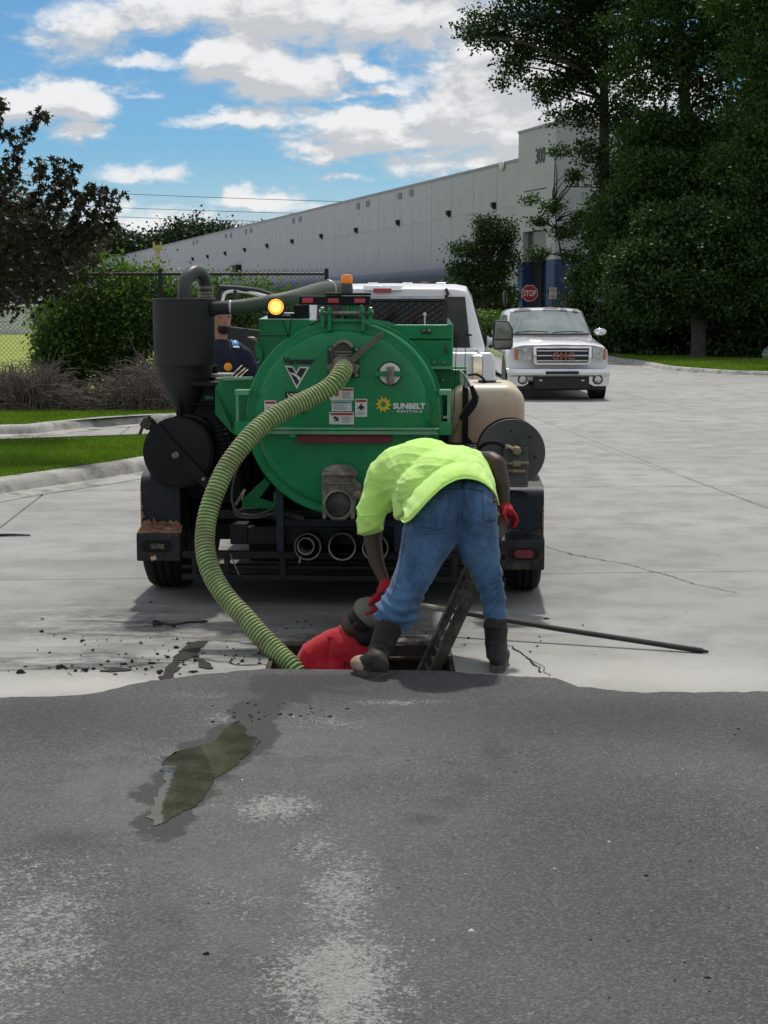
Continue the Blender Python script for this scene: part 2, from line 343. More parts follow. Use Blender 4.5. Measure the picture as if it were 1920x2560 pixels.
def asphalt_mat():
    m, t = newmat('asphalt'); v = world_uv(t)
    big = t.noise(v, .8, 4, .55); med = t.noise(v, 7, 5, .6); vo = t.n('ShaderNodeTexVoronoi', {'Vector': v, 'Scale': 150.0}); vo2 = t.n('ShaderNodeTexVoronoi', {'Vector': v, 'Scale': 105.0})
    cell = t.n('ShaderNodeSeparateXYZ', {0: vo.outputs['Color']}).outputs[0]; cell2 = t.n('ShaderNodeSeparateXYZ', {0: vo2.outputs['Color']}).outputs[0]
    fine = t.noise(v, 95, 5, .75)
    c = t.mix(t.ramp(big, .35, .68), (.058, .059, .062), (.115, .115, .114))
    c = t.mix(t.m('MULTIPLY', t.ramp(med, .35, .7), .5), c, (.090, .091, .093))
    c = t.mix(t.m('MULTIPLY', t.ramp(cell, .1, .95, 0, 1), .72), c, t.mix(t.ramp(fine, .35, .65), (.022, .023, .025), (.25, .25, .245)))
    c = t.mix(t.m('MULTIPLY', t.m('GREATER_THAN', cell2, .965), .22), c, (.30, .295, .28))
    Z = .035
    worn = emask(t, v, [at(840, 2440, 190, 170, 1.0, Z), at(860, 2230, 120, 130, .72, Z), at(800, 2120, 120, 60, .5, Z), at(700, 2020, 110, 42, .85, Z), at(90, 2330, 260, 240, .62, Z), at(30, 2200, 120, 120, .4, Z), at(1000, 2480, 160, 120, .35, Z), at(420, 1890, 90, 30, .45, Z), at(560, 1800, 60, 22, .5, Z), at(840, 1810, 160, 22, .5, Z), at(500, 1740, 110, 14, .45, Z), at(1010, 1755, 140, 10, .6, Z), at(560, 2240, 260, 120, .3, Z), at(1500, 2400, 500, 260, .10, Z)], .22, 5.0)
    pn = t.noise(v, 70, 5, .75, .6); p2 = t.noise(v, 13, 5, .7); p3 = t.noise(v, 3.0, 4, .6)
    wm_ = t.m('ADD', worn, t.m('ADD', t.m('MULTIPLY', t.m('SUBTRACT', p2, .5), .9), t.m('MULTIPLY', t.m('SUBTRACT', p3, .5), .5)))
    wm_ = t.m('MULTIPLY', t.m('MAXIMUM', wm_, 0.0), t.ramp(worn, .02, .35))
    pk = t.m('ADD', t.m('SUBTRACT', pn, .63), t.m('MULTIPLY', wm_, .26))
    pk = t.ramp(pk, .0, .075)
    c = t.mix(t.m('MULTIPLY', pk, .85), c, t.mix(t.ramp(fine, .3, .7), (.24, .237, .225), (.46, .45, .42)))
    lt_ = emask(t, v, [at(330, 1960, 330, 120, .7, Z), at(800, 1880, 330, 110, .6, Z), at(620, 2250, 480, 230, .6, Z), at(150, 2350, 260, 200, .5, Z)], .5, 1.5)
    c = t.mix(t.m('MULTIPLY', lt_, t.ramp(med, .3, .7, .25, .75)), c, (.19, .188, .18))
    dark = emask(t, v, [at(1235, 1870, 40, 60, .8, Z), at(1180, 1960, 60, 30, .7, Z), at(1060, 2045, 55, 16, .9, Z), at(1120, 2005, 60, 20, .7, Z), at(1225, 1780, 26, 60, .45, Z), at(1900, 1850, 90, 50, .9, Z), at(1500, 1790, 560, 70, .95, Z), at(1550, 2150, 400, 380, .42, Z), at(120, 1790, 380, 60, .85, Z), at(900, 1720, 460, 40, .9, Z), at(160, 2100, 90, 22, .75, Z), at(1500, 1780, 300, 25, .4, Z), at(250, 1770, 320, 22, .55, Z), at(420, 2290, 110, 40, .3, Z), at(1650, 1960, 170, 60, .25, Z)], .10, 6.0)
    c = t.mix(t.m('MULTIPLY', dark, .62, clamp=True), c, (.035, .035, .037))
    wet = emask(t, v, [at(600, 1845, 100, 60, 1.25, Z), at(520, 1900, 130, 66, 1.25, Z), at(450, 1965, 112, 72, 1.25, Z), at(415, 2045, 84, 64, 1.25, Z), at(650, 1775, 80, 46, 1.2, Z), at(720, 1720, 120, 36, 1.2, Z), at(790, 1700, 220, 22, 1.1, Z), at(700, 1740, 120, 28, .9, Z), at(880, 1730, 160, 20, .6, Z), at(1050, 1700, 120, 12, .5, Z)], .25, 4.0)
    wetn = t.ramp(t.m('ADD', wet, t.m('MULTIPLY', t.m('SUBTRACT', t.noise(v, 12, 6, .7), .5), .9)), .50, .72)
    c = t.mix(t.m('MULTIPLY', wetn, .85), c, (.022, .022, .021))
    ro = t.m('SUBTRACT', .85, t.m('MULTIPLY', wetn, .22))
    b = t.n('ShaderNodeBsdfPrincipled', {'Base Color': c, 'Roughness': ro, 'Specular IOR Level': .4})
    h = t.m('ADD', t.m('MULTIPLY', vo.outputs['Distance'], -.8), t.m('ADD', t.m('MULTIPLY', fine, .8), t.m('MULTIPLY', med, .8)))
    bn = t.n('ShaderNodeBump', {'Strength': .9, 'Distance': .006, 'Height': h}); t.L.new(bn.outputs[0], b.inputs['Normal']); finish(t, b); return m
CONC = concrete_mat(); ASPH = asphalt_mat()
KERB = M('kerb concrete', (.40, .395, .37), .85, var=.14, sc=3, dirt=(.16, .155, .14), dsc=2.5, damt=.45, bump=.004, bs=50)
JOINT = M('joint filler', (.035, .034, .032), .95)
EARTH = M('earth', (.10, .085, .055), .95, var=.3, sc=2)
HX0, HX1, HY0, HY1 = -.560, .335, 7.02, 7.68          # the open catch basin
def holed(name, x0, x1, y0, y1, z, mat):
    mb = MB()
    for (a, b, c, d) in ((x0, HX0, y0, y1), (HX1, x1, y0, y1), (HX0, HX1, y0, HY0), (HX0, HX1, HY1, y1)):
        mb.add([(a, c, z), (b, c, z), (b, d, z), (a, d, z)], [(0, 1, 2, 3)])
    return struct(mb.build(name, mat, smooth=0))
holed('ground', -1500, 1500, -300, 3000, -.20, EARTH)
road = holed('concrete_road', -60, 90, 1.0, 230, -.022, JOINT)
A0 = R(4.13); ca, sa = math.cos(A0), math.sin(A0)
def uv2(u_, v_): return (u_*ca-v_*sa, u_*sa+v_*ca)
g = .006; US = [4.25+3.2*k for k in range(-7, 10) if k != -1]; VS = [-.3+5.0*k for k in range(1, 16)]
slab_mesh = {}
for i in range(len(US)-1):
    for j in range(len(VS)-1):
        u0, u1, v0, v1 = US[i]+g, US[i+1]-g, VS[j]+g, VS[j+1]-g
        cs = [uv2(u0, v0), uv2(u1, v0), uv2(u1, v1), uv2(u0, v1)]
        xs = [c[0] for c in cs]; ys = [c[1] for c in cs]
        hole = u0 < -.02 < u1 and v0 < 7.3 < v1
        if hole:
            mb = MB(); inn = [(HX0, HY0), (HX1, HY0), (HX1, HY1), (HX0, HY1)]
            mb.add([(x, y, 0) for x, y in cs]+[(x, y, 0) for x, y in inn]+[(x, y, -.022) for x, y in cs]+[(x, y, -.15) for x, y in inn],
                   [(k, (k+1) % 4, 4+(k+1) % 4, 4+k) for k in range(4)]+[(k, 8+k, 8+(k+1) % 4, (k+1) % 4) for k in range(4)]+[(4+k, 4+(k+1) % 4, 12+(k+1) % 4, 12+k) for k in range(4)])
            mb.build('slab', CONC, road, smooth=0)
        else:
            wk = round(u1-u0, 3)
            if wk not in slab_mesh:
                mb = MB(); a, b = u1-u0, 5.0-2*g; e = .008; z = .022
                vs = [(0, 0, 0), (a, 0, 0), (a, b, 0), (0, b, 0), (0, 0, z-e), (a, 0, z-e), (a, b, z-e), (0, b, z-e), (e, e, z), (a-e, e, z), (a-e, b-e, z), (e, b-e, z)]
                mb.add(vs, [(8, 9, 10, 11)]+[(k, (k+1) % 4, 4+(k+1) % 4, 4+k) for k in range(4)]+[(4+k, 4+(k+1) % 4, 8+(k+1) % 4, 8+k) for k in range(4)])
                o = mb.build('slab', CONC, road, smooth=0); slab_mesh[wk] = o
            else: o = link('slab', slab_mesh[wk].data, road)
            x, y = uv2(u0, v0); o.location = (x, y, -.022); o.rotation_euler = (0, 0, A0)
# wide paving beyond the slabs one can pick out
far = MB(); far.add([(x, y, -.010) for x, y in (uv2(-60, 69.8), uv2(90, 69.8), uv2(90, 220), uv2(-60, 220))], [(0, 1, 2, 3)])
far.add([(x, y, -.010) for x, y in (uv2(US[-1], 4.8), uv2(90, 4.8), uv2(90, 69.7), uv2(US[-1], 69.7))], [(0, 1, 2, 3)])
struct(far.build('far_paving', CONC, smooth=0))
# asphalt apron in the foreground, 3.5 cm higher, with a ragged edge that also borders the opening
Z = .035
edge = [(-700, 1752), (-200, 1747), (0, 1743), (150, 1741), (250, 1730), (330, 1713), (385, 1702), (450, 1692), (540, 1682), (600, 1675), (668, 1672), (760, 1673), (900, 1674), (1000, 1675), (1115, 1677), (1180, 1683), (1250, 1689), (1330, 1692), (1390, 1696), (1412, 1704), (1445, 1714), (1520, 1724), (1600, 1729), (1750, 1731), (1920, 1729), (2600, 1728)]
ep = [P(x, y, Z) for x, y in edge]; pts = []
for a, b in zip(ep[:-1], ep[1:]):
    n_ = max(2, int((b-a).length/.022)) if abs(a.x) < 2.2 and abs(b.x) < 2.6 else 6
    for k in range(n_): pts.append(a.lerp(b, k/n_))
pts.append(ep[-1])
pr = []
for p in pts:
    q = 1.0 if not (HX0-.02 < p.x < HX1+.02) else .15
    n1 = noise.noise(Vector((p.x*5, 2, 1)))*.040+noise.noise(Vector((p.x*17, 8, 1)))*.018+noise.noise(Vector((p.x*60, 5, 1)))*.012
    pr.append(Vector((p.x, p.y+n1*q, Z)))
mb = MB(); n_ = len(pr)
mb.add([(p.x, p.y, Z) for p in pr]+[(p.x, p.y+.012, -.02) for p in pr]+[(p.x*1.0, -25, Z) for p in pr],
       [(i, i+1, n_+i+1, n_+i) for i in range(n_-1)]+[(2*n_+i, 2*n_+i+1, i+1, i) for i in range(n_-1)])
mb.add([(pr[0].x, pr[0].y, Z), (pr[0].x, -25, Z), (-60, -25, Z), (-60, pr[0].y, Z)], [(3, 2, 1, 0)]); mb.add([(pr[-1].x, pr[-1].y, Z), (pr[-1].x, -25, Z), (60, -25, Z), (60, pr[-1].y, Z)], [(0, 1, 2, 3)])
asph = struct(mb.build('asphalt_road', ASPH, smooth=0))
# the pit
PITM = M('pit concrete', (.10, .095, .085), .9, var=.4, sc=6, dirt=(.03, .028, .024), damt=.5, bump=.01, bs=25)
STEEL = M('old steel', (.05, .045, .04), .6, .6, var=.4, sc=12, dirt=(.09, .05, .03), dsc=9, damt=.4, bump=.002, bs=80)
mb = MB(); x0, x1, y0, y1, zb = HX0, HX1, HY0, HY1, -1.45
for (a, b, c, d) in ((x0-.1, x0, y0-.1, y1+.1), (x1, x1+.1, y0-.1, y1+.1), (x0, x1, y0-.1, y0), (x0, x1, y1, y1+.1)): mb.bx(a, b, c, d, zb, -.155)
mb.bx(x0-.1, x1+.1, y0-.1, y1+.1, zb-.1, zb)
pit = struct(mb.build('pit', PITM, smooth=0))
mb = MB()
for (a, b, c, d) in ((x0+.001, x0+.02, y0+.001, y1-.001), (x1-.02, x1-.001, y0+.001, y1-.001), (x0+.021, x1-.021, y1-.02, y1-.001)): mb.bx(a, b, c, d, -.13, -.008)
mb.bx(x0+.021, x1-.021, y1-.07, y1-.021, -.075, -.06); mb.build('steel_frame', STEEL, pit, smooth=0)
# lettered concrete lip behind the opening: a low raised inlet slab
LIP = M('inlet concrete', (.17, .163, .145), .9, var=.25, sc=5, dirt=(.06, .056, .048), dsc=7, damt=.5, bump=.008, bs=30)
mb = MB(); mb.bx(HX0-.02, HX1+.02, HY1+.004, HY1+.30, -.02, .007); lip = mb.build('inlet_lip', LIP, road, bevel=.006)
BLK = M('black paint', (.012, .012, .014), .5)
text('inlet_lettering', 'NO DUMPING', .06, M('mould grey', (.06, .058, .052), .9), road, (.10, HY1+.12, .0085), (0, 0, 0), .0008, .002, width=.30, height=.045)
# lawns with rolled kerbs
GRASSB = M('turf soil', (.085, .15, .018), .95, var=.35, sc=3, dirt=(.15, .17, .03), dsc=1.3, damt=.45, bump=.02, bs=30)
def lawn(name, edge_, close, kname='kerb', kw=.17, kh=.13, z=.13):
    """edge_: kerb foot line on the ground; close: remaining outline"""
    e = [Vector((p[0], p[1], 0)) for p in edge_]; e = spline(e, 6)
    nr = []
    for i in range(len(e)):
        t = (e[min(i+1, len(e)-1)]-e[max(i-1, 0)]).normalized(); nr.append(Vector((-t.y, t.x, 0)))
    prof = [(-.30, .004), (-.06, .010), (0, .02), (.035, .08), (.07, kh-.008), (.10, kh), (.10+kw, kh+.004), (.10+kw+.01, z-.04)]
    rs = [[p+n*a+Vector((0, 0, b)) for a, b in prof] for p, n in zip(e, nr)]
    vs = [q for r_ in rs for q in r_]; k = len(prof)
    fs = [(i*k+j, i*k+j+1, (i+1)*k+j+1, (i+1)*k+j) for i in range(len(rs)-1) for j in range(k-1)]
    kb = MB(); kb.add(vs, fs); kb_o = kb.build(kname, KERB, smooth=50); struct(kb_o)
    inner = [p+n*(.10+kw) for p, n in zip(e, nr)]
    poly = [(p.x, p.y, z) for p in inner]+[(x, y, z) for x, y in close]
    me = bpy.data.meshes.new(name); bm = bmesh.new(); vv = [bm.verts.new(p) for p in poly]; f = bm.faces.new(vv); bmesh.ops.triangulate(bm, faces=[f]); bm.normal_update()
    for f in bm.faces:
        if f.normal.z < 0: f.normal_flip()
    bm.to_mesh(me); bm.free(); me.materials.append(GRASSB); o = link(name, me); struct(o); return poly
def gp(px, py, z=0): p = P(px, py, z); return (p.x, p.y)
e1 = [gp(-900, 1400), gp(-400, 1310), gp(0, 1240), gp(180, 1212), gp(347, 1185), gp(470, 1160), gp(560, 1130), gp(585, 1107), gp(540, 1098), gp(347, 1112), gp(0, 1124), gp(-500, 1136), gp(-900, 1150)]
lawnA = lawn('lawn_strip', e1, [])
e2 = [gp(-1200, 1118), gp(-500, 1100), gp(0, 1089), gp(95, 1086), gp(170, 1077), gp(260, 1068), gp(355, 1061), gp(520, 1052), gp(680, 1035)]
fx = gp(1170, 872)
e2 += [(gp(800, 1000)[0], gp(800, 1000)[1]), gp(980, 930), fx]
lawnB = lawn('back_lawn', e2, [(4.5, 98), (-80, 98), (-80, 26)])
e3 = [(9.0, 108), (9.15, 80), gp(1490, 893), gp(1528, 902.5), gp(1590, 911), gp(1650, 924), gp(1720, 931), gp(1804, 937), gp(1920, 941), gp(2200, 946), gp(3000, 950)]
lawnC = lawn('woodland_floor', [(p[0], p[1]) for p in e3[::-1]][::-1], [(70, 45), (70, 108)])
# blades of grass that catch the light
GR1 = leafmat('grass blade', (.085, .165, .012), (.19, .30, .035), .45, .6)
def inside(x, y, poly):
    r_ = np.zeros(len(x), dtype=bool); n = len(poly); j = n-1
    for i in range(n):
        xi, yi = poly[i][:2]; xj, yj = poly[j][:2]
        c = ((yi > y) != (yj > y)) & (x < (xj-xi)*(y-yi)/(yj-yi+1e-12)+xi); r_ ^= c; j = i
    return r_
def blades(poly, x0, x1, y0, y1, n, h, wd, z=.13):
    x = RNG.uniform(x0, x1, n); y = RNG.uniform(y0, y1, n); k = inside(x, y, poly); x, y = x[k], y[k]; n = len(x)
    a = RNG.uniform(0, math.pi*2, n); hh = h*RNG.uniform(.4, 1.1, n); lean = RNG.normal(0, .35, (n, 2))*hh[:, None]
    dx, dy = np.cos(a)*wd, np.sin(a)*wd; V = np.zeros((n, 3, 3))
    V[:, 0] = np.stack([x-dx, y-dy, np.full(n, z-.005)], 1); V[:, 1] = np.stack([x+dx, y+dy, np.full(n, z-.005)], 1); V[:, 2] = np.stack([x+lean[:, 0], y+lean[:, 1], z+hh], 1)
    return V.reshape(-1, 3)
Vg = np.concatenate([blades(lawnA, -6, -1.2, 13, 20, 90000, .05, .008), blades(lawnB, -8.5, 0, 20, 29, 70000, .06, .012), blades(lawnC, 8, 20, 40, 62, 60000, .09, .03)])
go = fast('grass', Vg, np.arange(len(Vg)).reshape(-1, 3), GR1); stuff(go); go['label'] = 'short mown green grass on the kerbed lawns'; go['category'] = 'grass'

# ================================================================ PUDDLE, CRACKS AND DEBRIS
def sheet(name, poly, z, mat, rag=.006, seed=0, parent=None, sub=.02):
    pts = [P(x, y, z) for x, y in poly]; out = []
    for a, b in zip(pts, pts[1:]+pts[:1]):
        n_ = max(1, int((b-a).length/sub))
        for k in range(n_):
            p = a.lerp(b, k/n_); out.append((p.x+noise.noise(Vector((p.x*22+seed, p.y*22, 0)))*rag, p.y+noise.noise(Vector((p.x*22, p.y*22, 7+seed)))*rag*1.6, z))
    me = bpy.data.meshes.new(name); bm = bmesh.new(); f = bm.faces.new([bm.verts.new(p) for p in out]); bmesh.ops.triangulate(bm, faces=[f]); bm.normal_update()
    for f in bm.faces:
        if f.normal.z < 0: f.normal_flip()
    bm.to_mesh(me); bm.free(); me.materials.append(mat); return link(name, me, parent)
WETA = M('wet asphalt', (.030, .031, .031), .6, var=.3, sc=40, bump=.002, bs=160, spec=.5)
m, t = newmat('puddle water'); v = world_uv(t)
nz = t.noise(v, 7, 5, .6); nz2 = t.noise(v, 38, 4, .65)
c = t.mix(t.ramp(nz, .35, .65), (.042, .042, .028), (.072, .071, .052)); c = t.mix(t.m('MULTIPLY', t.ramp(nz2, .55, .7), .3), c, (.15, .145, .115))
b = t.n('ShaderNodeBsdfPrincipled', {'Base Color': c, 'Roughness': .035, 'IOR': 1.45, 'Specular IOR Level': .5})
bn = t.n('ShaderNodeBump', {'Strength': .25, 'Distance': .0012, 'Height': t.noise(v, 16, 2)}); t.L.new(bn.outputs[0], b.inputs['Normal']); finish(t, b); PUD = m
watp = [(585, 1805), (555, 1830), (530, 1855), (480, 1866), (440, 1880), (412, 1905), (400, 1925), (410, 1955), (400, 1975), (385, 2005), (383, 2040), (392, 2062), (430, 2040), (480, 2020), (510, 1990), (528, 1962), (560, 1930), (600, 1905), (630, 1875), (650, 1850), (625, 1835), (605, 1815)]
ws3 = spline([Vector((*q, 0)) for q in watp+watp[:1]], 4)
pd = sheet('puddle', [(q.x, q.y) for q in ws3[:-1]], .0375, PUD, .030, 3); struct(pd)
stuff(pd); pd['label'] = 'murky olive puddle on the asphalt in front of the open pit'; pd['category'] = 'puddle'
CRK = M('crack dirt', (.028, .026, .023), .95, var=.4, sc=30, bump=.01, bs=60)
def crack(pts, z, wd, name='crack'):
    p = [P(x, y, z) for x, y in pts]; q = []
    for a, b in zip(p[:-1], p[1:]):
        n_ = max(2, int((b-a).length/.03))
        for k in range(n_):
            c_ = a.lerp(b, k/n_); q.append(c_+Vector((noise.noise(c_*13)*.022, noise.noise(c_*13+Vector((9, 0, 0)))*.03, 0)))
    q.append(p[-1]); L_, Rr = [], []
    for i, c_ in enumerate(q):
        tt = (q[min(i+1, len(q)-1)]-q[max(i-1, 0)]); tt.normalize(); nn = Vector((-tt.y, tt.x, 0)); ww = wd*(.35+.9*abs(noise.noise(c_*9+Vector((3, 3, 3)))))
        L_.append(c_+nn*ww); Rr.append(c_-nn*ww)
    mb = MB(); n_ = len(q); mb.add(L_+Rr, [(i, i+1, n_+i+1, n_+i) for i in range(n_-1)]); return mb.build(name, CRK, road, smooth=0)
crack([(1360, 1365), (1440, 1388), (1560, 1408), (1650, 1432), (1740, 1460), (1840, 1481)], .004, .006)
crack([(1270, 1612), (1300, 1630), (1325, 1648), (1340, 1665), (1352, 1680)], .004, .009)
crack([(1325, 1648), (1350, 1660), (1372, 1690)], .004, .004)
crack([(0, 1676), (70, 1672), (150, 1668), (230, 1672), (330, 1664), (400, 1655)], .004, .008)
crack([(120, 1582), (250, 1586), (400, 1590), (560, 1600), (660, 1612)], .004, .006)
crack([(440, 1640), (520, 1648), (600, 1660), (670, 1662)], .004, .010)
crack([(1450, 1100), (1560, 1143), (1700, 1190), (1920, 1268)], .004, .004)
for poly in ([(400, 1700), (412, 1672), (430, 1650), (455, 1625), (470, 1605), (520, 1602), (500, 1618), (495, 1640), (450, 1650), (445, 1672), (425, 1700)], [(485, 1640), (520, 1652), (535, 1672), (500, 1668)], [(240, 1675), (300, 1668), (330, 1674), (280, 1680)]):
    sheet('broken_patch', poly, .005, CRK, .03, 5, road, .03)
# chips and clods
CLOD = M('dark clod', (.020, .019, .018), .9, var=.4, sc=20); CHIP = M('pale chip', (.55, .54, .50), .8, var=.2)
def chunks(lst, mat, name, seedv):
    rr = random.Random(seedv); mb = MB()
    for (x, y, s_, z) in lst:
        p = P(x, y, z); a = rr.uniform(0, 6.28); k = s_*rr.uniform(.6, 1.3)
        n_ = rr.randint(4, 7); ex = rr.uniform(.8, 2.0); rg = [(math.cos(6.283*i/n_+a), math.sin(6.283*i/n_+a), rr.uniform(.5, 1.25)) for i in range(n_)]; mb.rings([[(p.x+c_*r_*k*ex, p.y+s_*r_*k*.9, z-.001) for c_, s_, r_ in rg], [(p.x+c_*r_*k*ex*.6, p.y+s_*r_*k*.55, z+k*rr.uniform(.3, .8)) for c_, s_, r_ in rg]])
    return stuff(mb.build(name, mat, None, smooth=0))
rr = random.Random(4); dk = []
for (x, y, rx, ry, n_) in ((230, 1668, 230, 16, 36), (300, 1600, 260, 60, 40), (450, 1655, 90, 45, 40), (600, 1640, 90, 20, 22), (1040, 1600, 120, 14, 40), (1320, 1590, 120, 60, 12), (780, 1560, 80, 40, 14)):
    for _ in range(n_): dk.append((x+rr.gauss(0, .5)*rx, y+rr.gauss(0, .5)*ry, rr.choice([.004, .005, .007, .011]), .004))
dk += [(378, 1506, .014, .004), (443, 1598, .013, .004), (330, 1654, .016, .004), (150, 1668, .016, .004), (190, 1677, .02, .004), (215, 1677, .018, .004), (50, 1681, .02, .004), (400, 1560, .025, .004), (395, 1556, .02, .004)]
o = chunks([d for d in dk if d[1] < 1690], CLOD, 'debris', 2); o['label'] = 'dark clods and crumbs of dirt on the concrete around the open pit'; o['category'] = 'debris'
ac = []; ak = []
for _ in range(130):
    x, y = rr.uniform(-50, 1970), 1720+rr.random()**1.2*840
    (ac if rr.random() < .5 else ak).append((x, y, rr.uniform(.002, .0042), Z))
ac += [(1177, 2328, .008, Z), (1082, 2352, .006, Z), (1690, 1935, .006, Z), (1893, 2123, .006, Z)]; ak += [(1845, 1823, .009, Z), (1838, 1838, .008, Z), (1616, 2190, .006, Z), (1768, 2445, .007, Z), (515, 2386, .008, Z), (1822, 2270, .005, Z), (700, 1787, .009, Z), (725, 1788, .009, Z), (530, 1806, .009, Z)]
for _ in range(40): ak.append((rr.gauss(720, 90), rr.gauss(1785, 14), rr.uniform(.003, .008), Z))
o = chunks(ac, CHIP, 'pale_grit', 3); o['label'] = 'scattered pale stone chips on the grey asphalt'; o['category'] = 'grit'
o = chunks(ak, CLOD, 'dark_grit', 5); o['label'] = 'scattered dark grit and crumbs on the grey asphalt'; o['category'] = 'grit'
mb = MB(); mb.tube([P(-30, 1338, .012), P(30, 1337, .012), P(76, 1338, .010)], [.012, .010, .006], 6)
tag(mb.build('stick', CLOD), 'thin dark stick lying on the pale concrete by the lawn kerb', 'stick')
mb = MB(); mb.tube(spline([P(382, 1563, .01), P(400, 1556, .02), P(430, 1562, .02), P(470, 1556, .015), P(520, 1553, .008)], 5), [.003, .009]+[.0075]*18+[.003]*1, 6)
tag(mb.build('rag', M('muddy rag', (.03, .03, .03), .9, var=.4, bump=.01, bs=40)), 'muddy black rag lying flat between the rear tyre and the green hose', 'rag')
# ================================================================ WAREHOUSE
WF = Frame(9.55, 85.0, 18.24)
WALL = M('tilt-up wall', (.455, .468, .49), .85, var=.05, sc=.35, dirt=(.42, .43, .45), dsc=.6, damt=.4, bump=.004, bs=12)
WTRIM = M('wall coping', (.30, .31, .33), .6); BLUE = M('navy wall', (.028, .060, .165), .55, var=.15, sc=.8); NAVY = M('dark dock', (.008, .012, .024), .7)
SLATE = M('slate canopy', (.028, .040, .070), .6, var=.12, sc=.6, metal=.2); DKGLASS = M('dark glass', (.010, .013, .018), .08, spec=.6)
DARKM = M('dark metal', (.012, .013, .015), .45, .3, var=.2)
wh = root('warehouse', 'long pale grey concrete warehouse with a taller corner block and navy loading docks', 'warehouse', WF.o, WF.a)
PW = 3.8; H1 = 10.5; y_ = 5.2; panel = None
while y_ < 205:
    if panel is None:
        mb = MB(); mb.bx(0, .3, 0, PW-.05, 0, 7.9); mb.bx(.02, .3, .02, PW-.07, 7.9, 7.97); mb.bx(0, .3, 0, PW-.05, 7.97, H1); panel = mb.build('wall_panel', WALL, wh, smooth=0); o = panel
    else: o = link('wall_panel', panel.data, wh)
    o.location = (0, y_, 0)
    y_ += PW
y_end = y_
mb = MB(); mb.bx(-.04, .36, 5.2, y_end, H1+.003, H1+.16); mb.build('coping', WTRIM, wh, smooth=0)
mb = MB(); mb.bx(.31, 60, 5.2, y_end, 0, 9.6); mb.build('roof', M('roof', (.3, .3, .3), .9), wh, smooth=0)
# lamps along the wall
lamp0 = None
for (px, py) in ((1238, 513), (1125, 533), (998, 556), (893, 575), (806, 590), (733, 603), (670, 614), (614, 624), (565, 633), (521, 641), (484, 647)):
    # find y on wall plane x=-.0
    c = WF.L((0, 0, CAMH)); d = WF.mi @ ray(px, py); t_ = (0-c.x)/d.x; q = c+d*t_
    if lamp0 is None:
        mb = MB(); mb.bx(-.26, -.02, -.16, .16, -.05, .16); mb.prism([(-.26, -.14, -.05), (-.08, -.14, -.24), (-.02, -.14, -.24), (-.02, -.14, -.05)], (0, .28, 0)); lamp0 = mb.build('wall_lamp', DARKM, wh, smooth=0); o = lamp0
    else: o = link('wall_lamp', lamp0.data, wh)
    o.location = (q.x, q.y, q.z)
vt = None
for (px, py) in ((1000, 490), (1029, 482), (896, 515), (920, 509), (734, 552), (751, 548), (615, 579), (628, 576), (565, 590), (578, 588), (484, 607), (493, 605)):
    c = WF.L((0, 0, CAMH)); d = WF.mi @ ray(px, py); t_ = (0-c.x)/d.x; q = c+d*t_
    if vt is None:
        mb = MB(); mb.bx(-.05, -.002, -.42, .42, -.22, .22); vt = mb.build('vent', M('vent grille', (.20, .21, .23), .6), wh, smooth=0); o = vt
    else: o = link('vent', vt.data, wh)
    o.location = q
# corner block
TH = 11.95; mb = MB()
mb.bx(-.28, .3, 4.35, 5.12, 4.72, TH); mb.bx(-.28, .3, 0, 1.15, 4.72, TH); mb.bx(-.28, .3, 1.15, 4.35, 6.4, 8.6); mb.bx(-.28, .3, 1.15, 4.35, 8.66, TH)
mb.bx(.3, 45, 0, .3, 5.0, 8.6); mb.bx(.3, 45, 0, .3, 8.66, TH); mb.bx(0, 45, .3, 5.12, 8, TH-.6)
mb.build('corner_block', WALL, wh, smooth=0)
mb = MB(); mb.bx(-.32, 45, -.04, .34, TH+.003, TH+.14); mb.bx(-.32, .34, .34, 5.16, TH+.003, TH+.14); mb.build('coping', WTRIM, wh, smooth=0)
mb = MB(); mb.bx(-.26, .3, 4.40, 5.10, 0, 4.715); mb.bx(-.26, .3, .02, 1.12, 0, 4.715); mb.bx(.31, 45, .02, .28, 0, 4.99); mb.build('blue_base', BLUE, wh, smooth=0)
mb = MB(); mb.bx(.9, 1.1, 1.15, 4.35, 0, 4.7); mb.build('entrance', NAVY, wh, smooth=0)
mb = MB()
for k in range(4): mb.bx(.82, .89, 1.3+k*.78, 1.34+k*.78+.04, 0, 4.6)
mb.build('entrance_frame', BLUE, wh, smooth=0)
mb = MB(); mb.bx(.05, .12, 1.16, 4.34, 4.95, 6.38); mb.build('upper_window', M('bronze glass', (.06, .075, .06), .15), wh, smooth=0)
text('building_number', '300', 1.3, M('number grey', (.07, .08, .12), .5), wh, (-.30, 2.0, 10.45), (R(90), 0, R(-90)), .03, .01, width=1.25, height=.85)
mb = MB(); mb.tube(spline([(0, .1, TH), (0, .1, TH+1.1), (-.25, .35, TH+1.35), (-.5, .6, TH+1.1), (-.5, .6, TH+.75)], 5), .05, 6); mb.ell((-.5, .6, TH+.6), .19, None, 8, 6); mb.bx(.2, .6, .1, .3, TH, TH+.75); mb.build('roof_camera', WTRIM, wh)
mb = MB(); mb.ell((-.1, 8.0, H1-.05), (.12, .35, .28)); mb.build('floodlight', M('lamp glass', (.6, .6, .58), .3), wh)
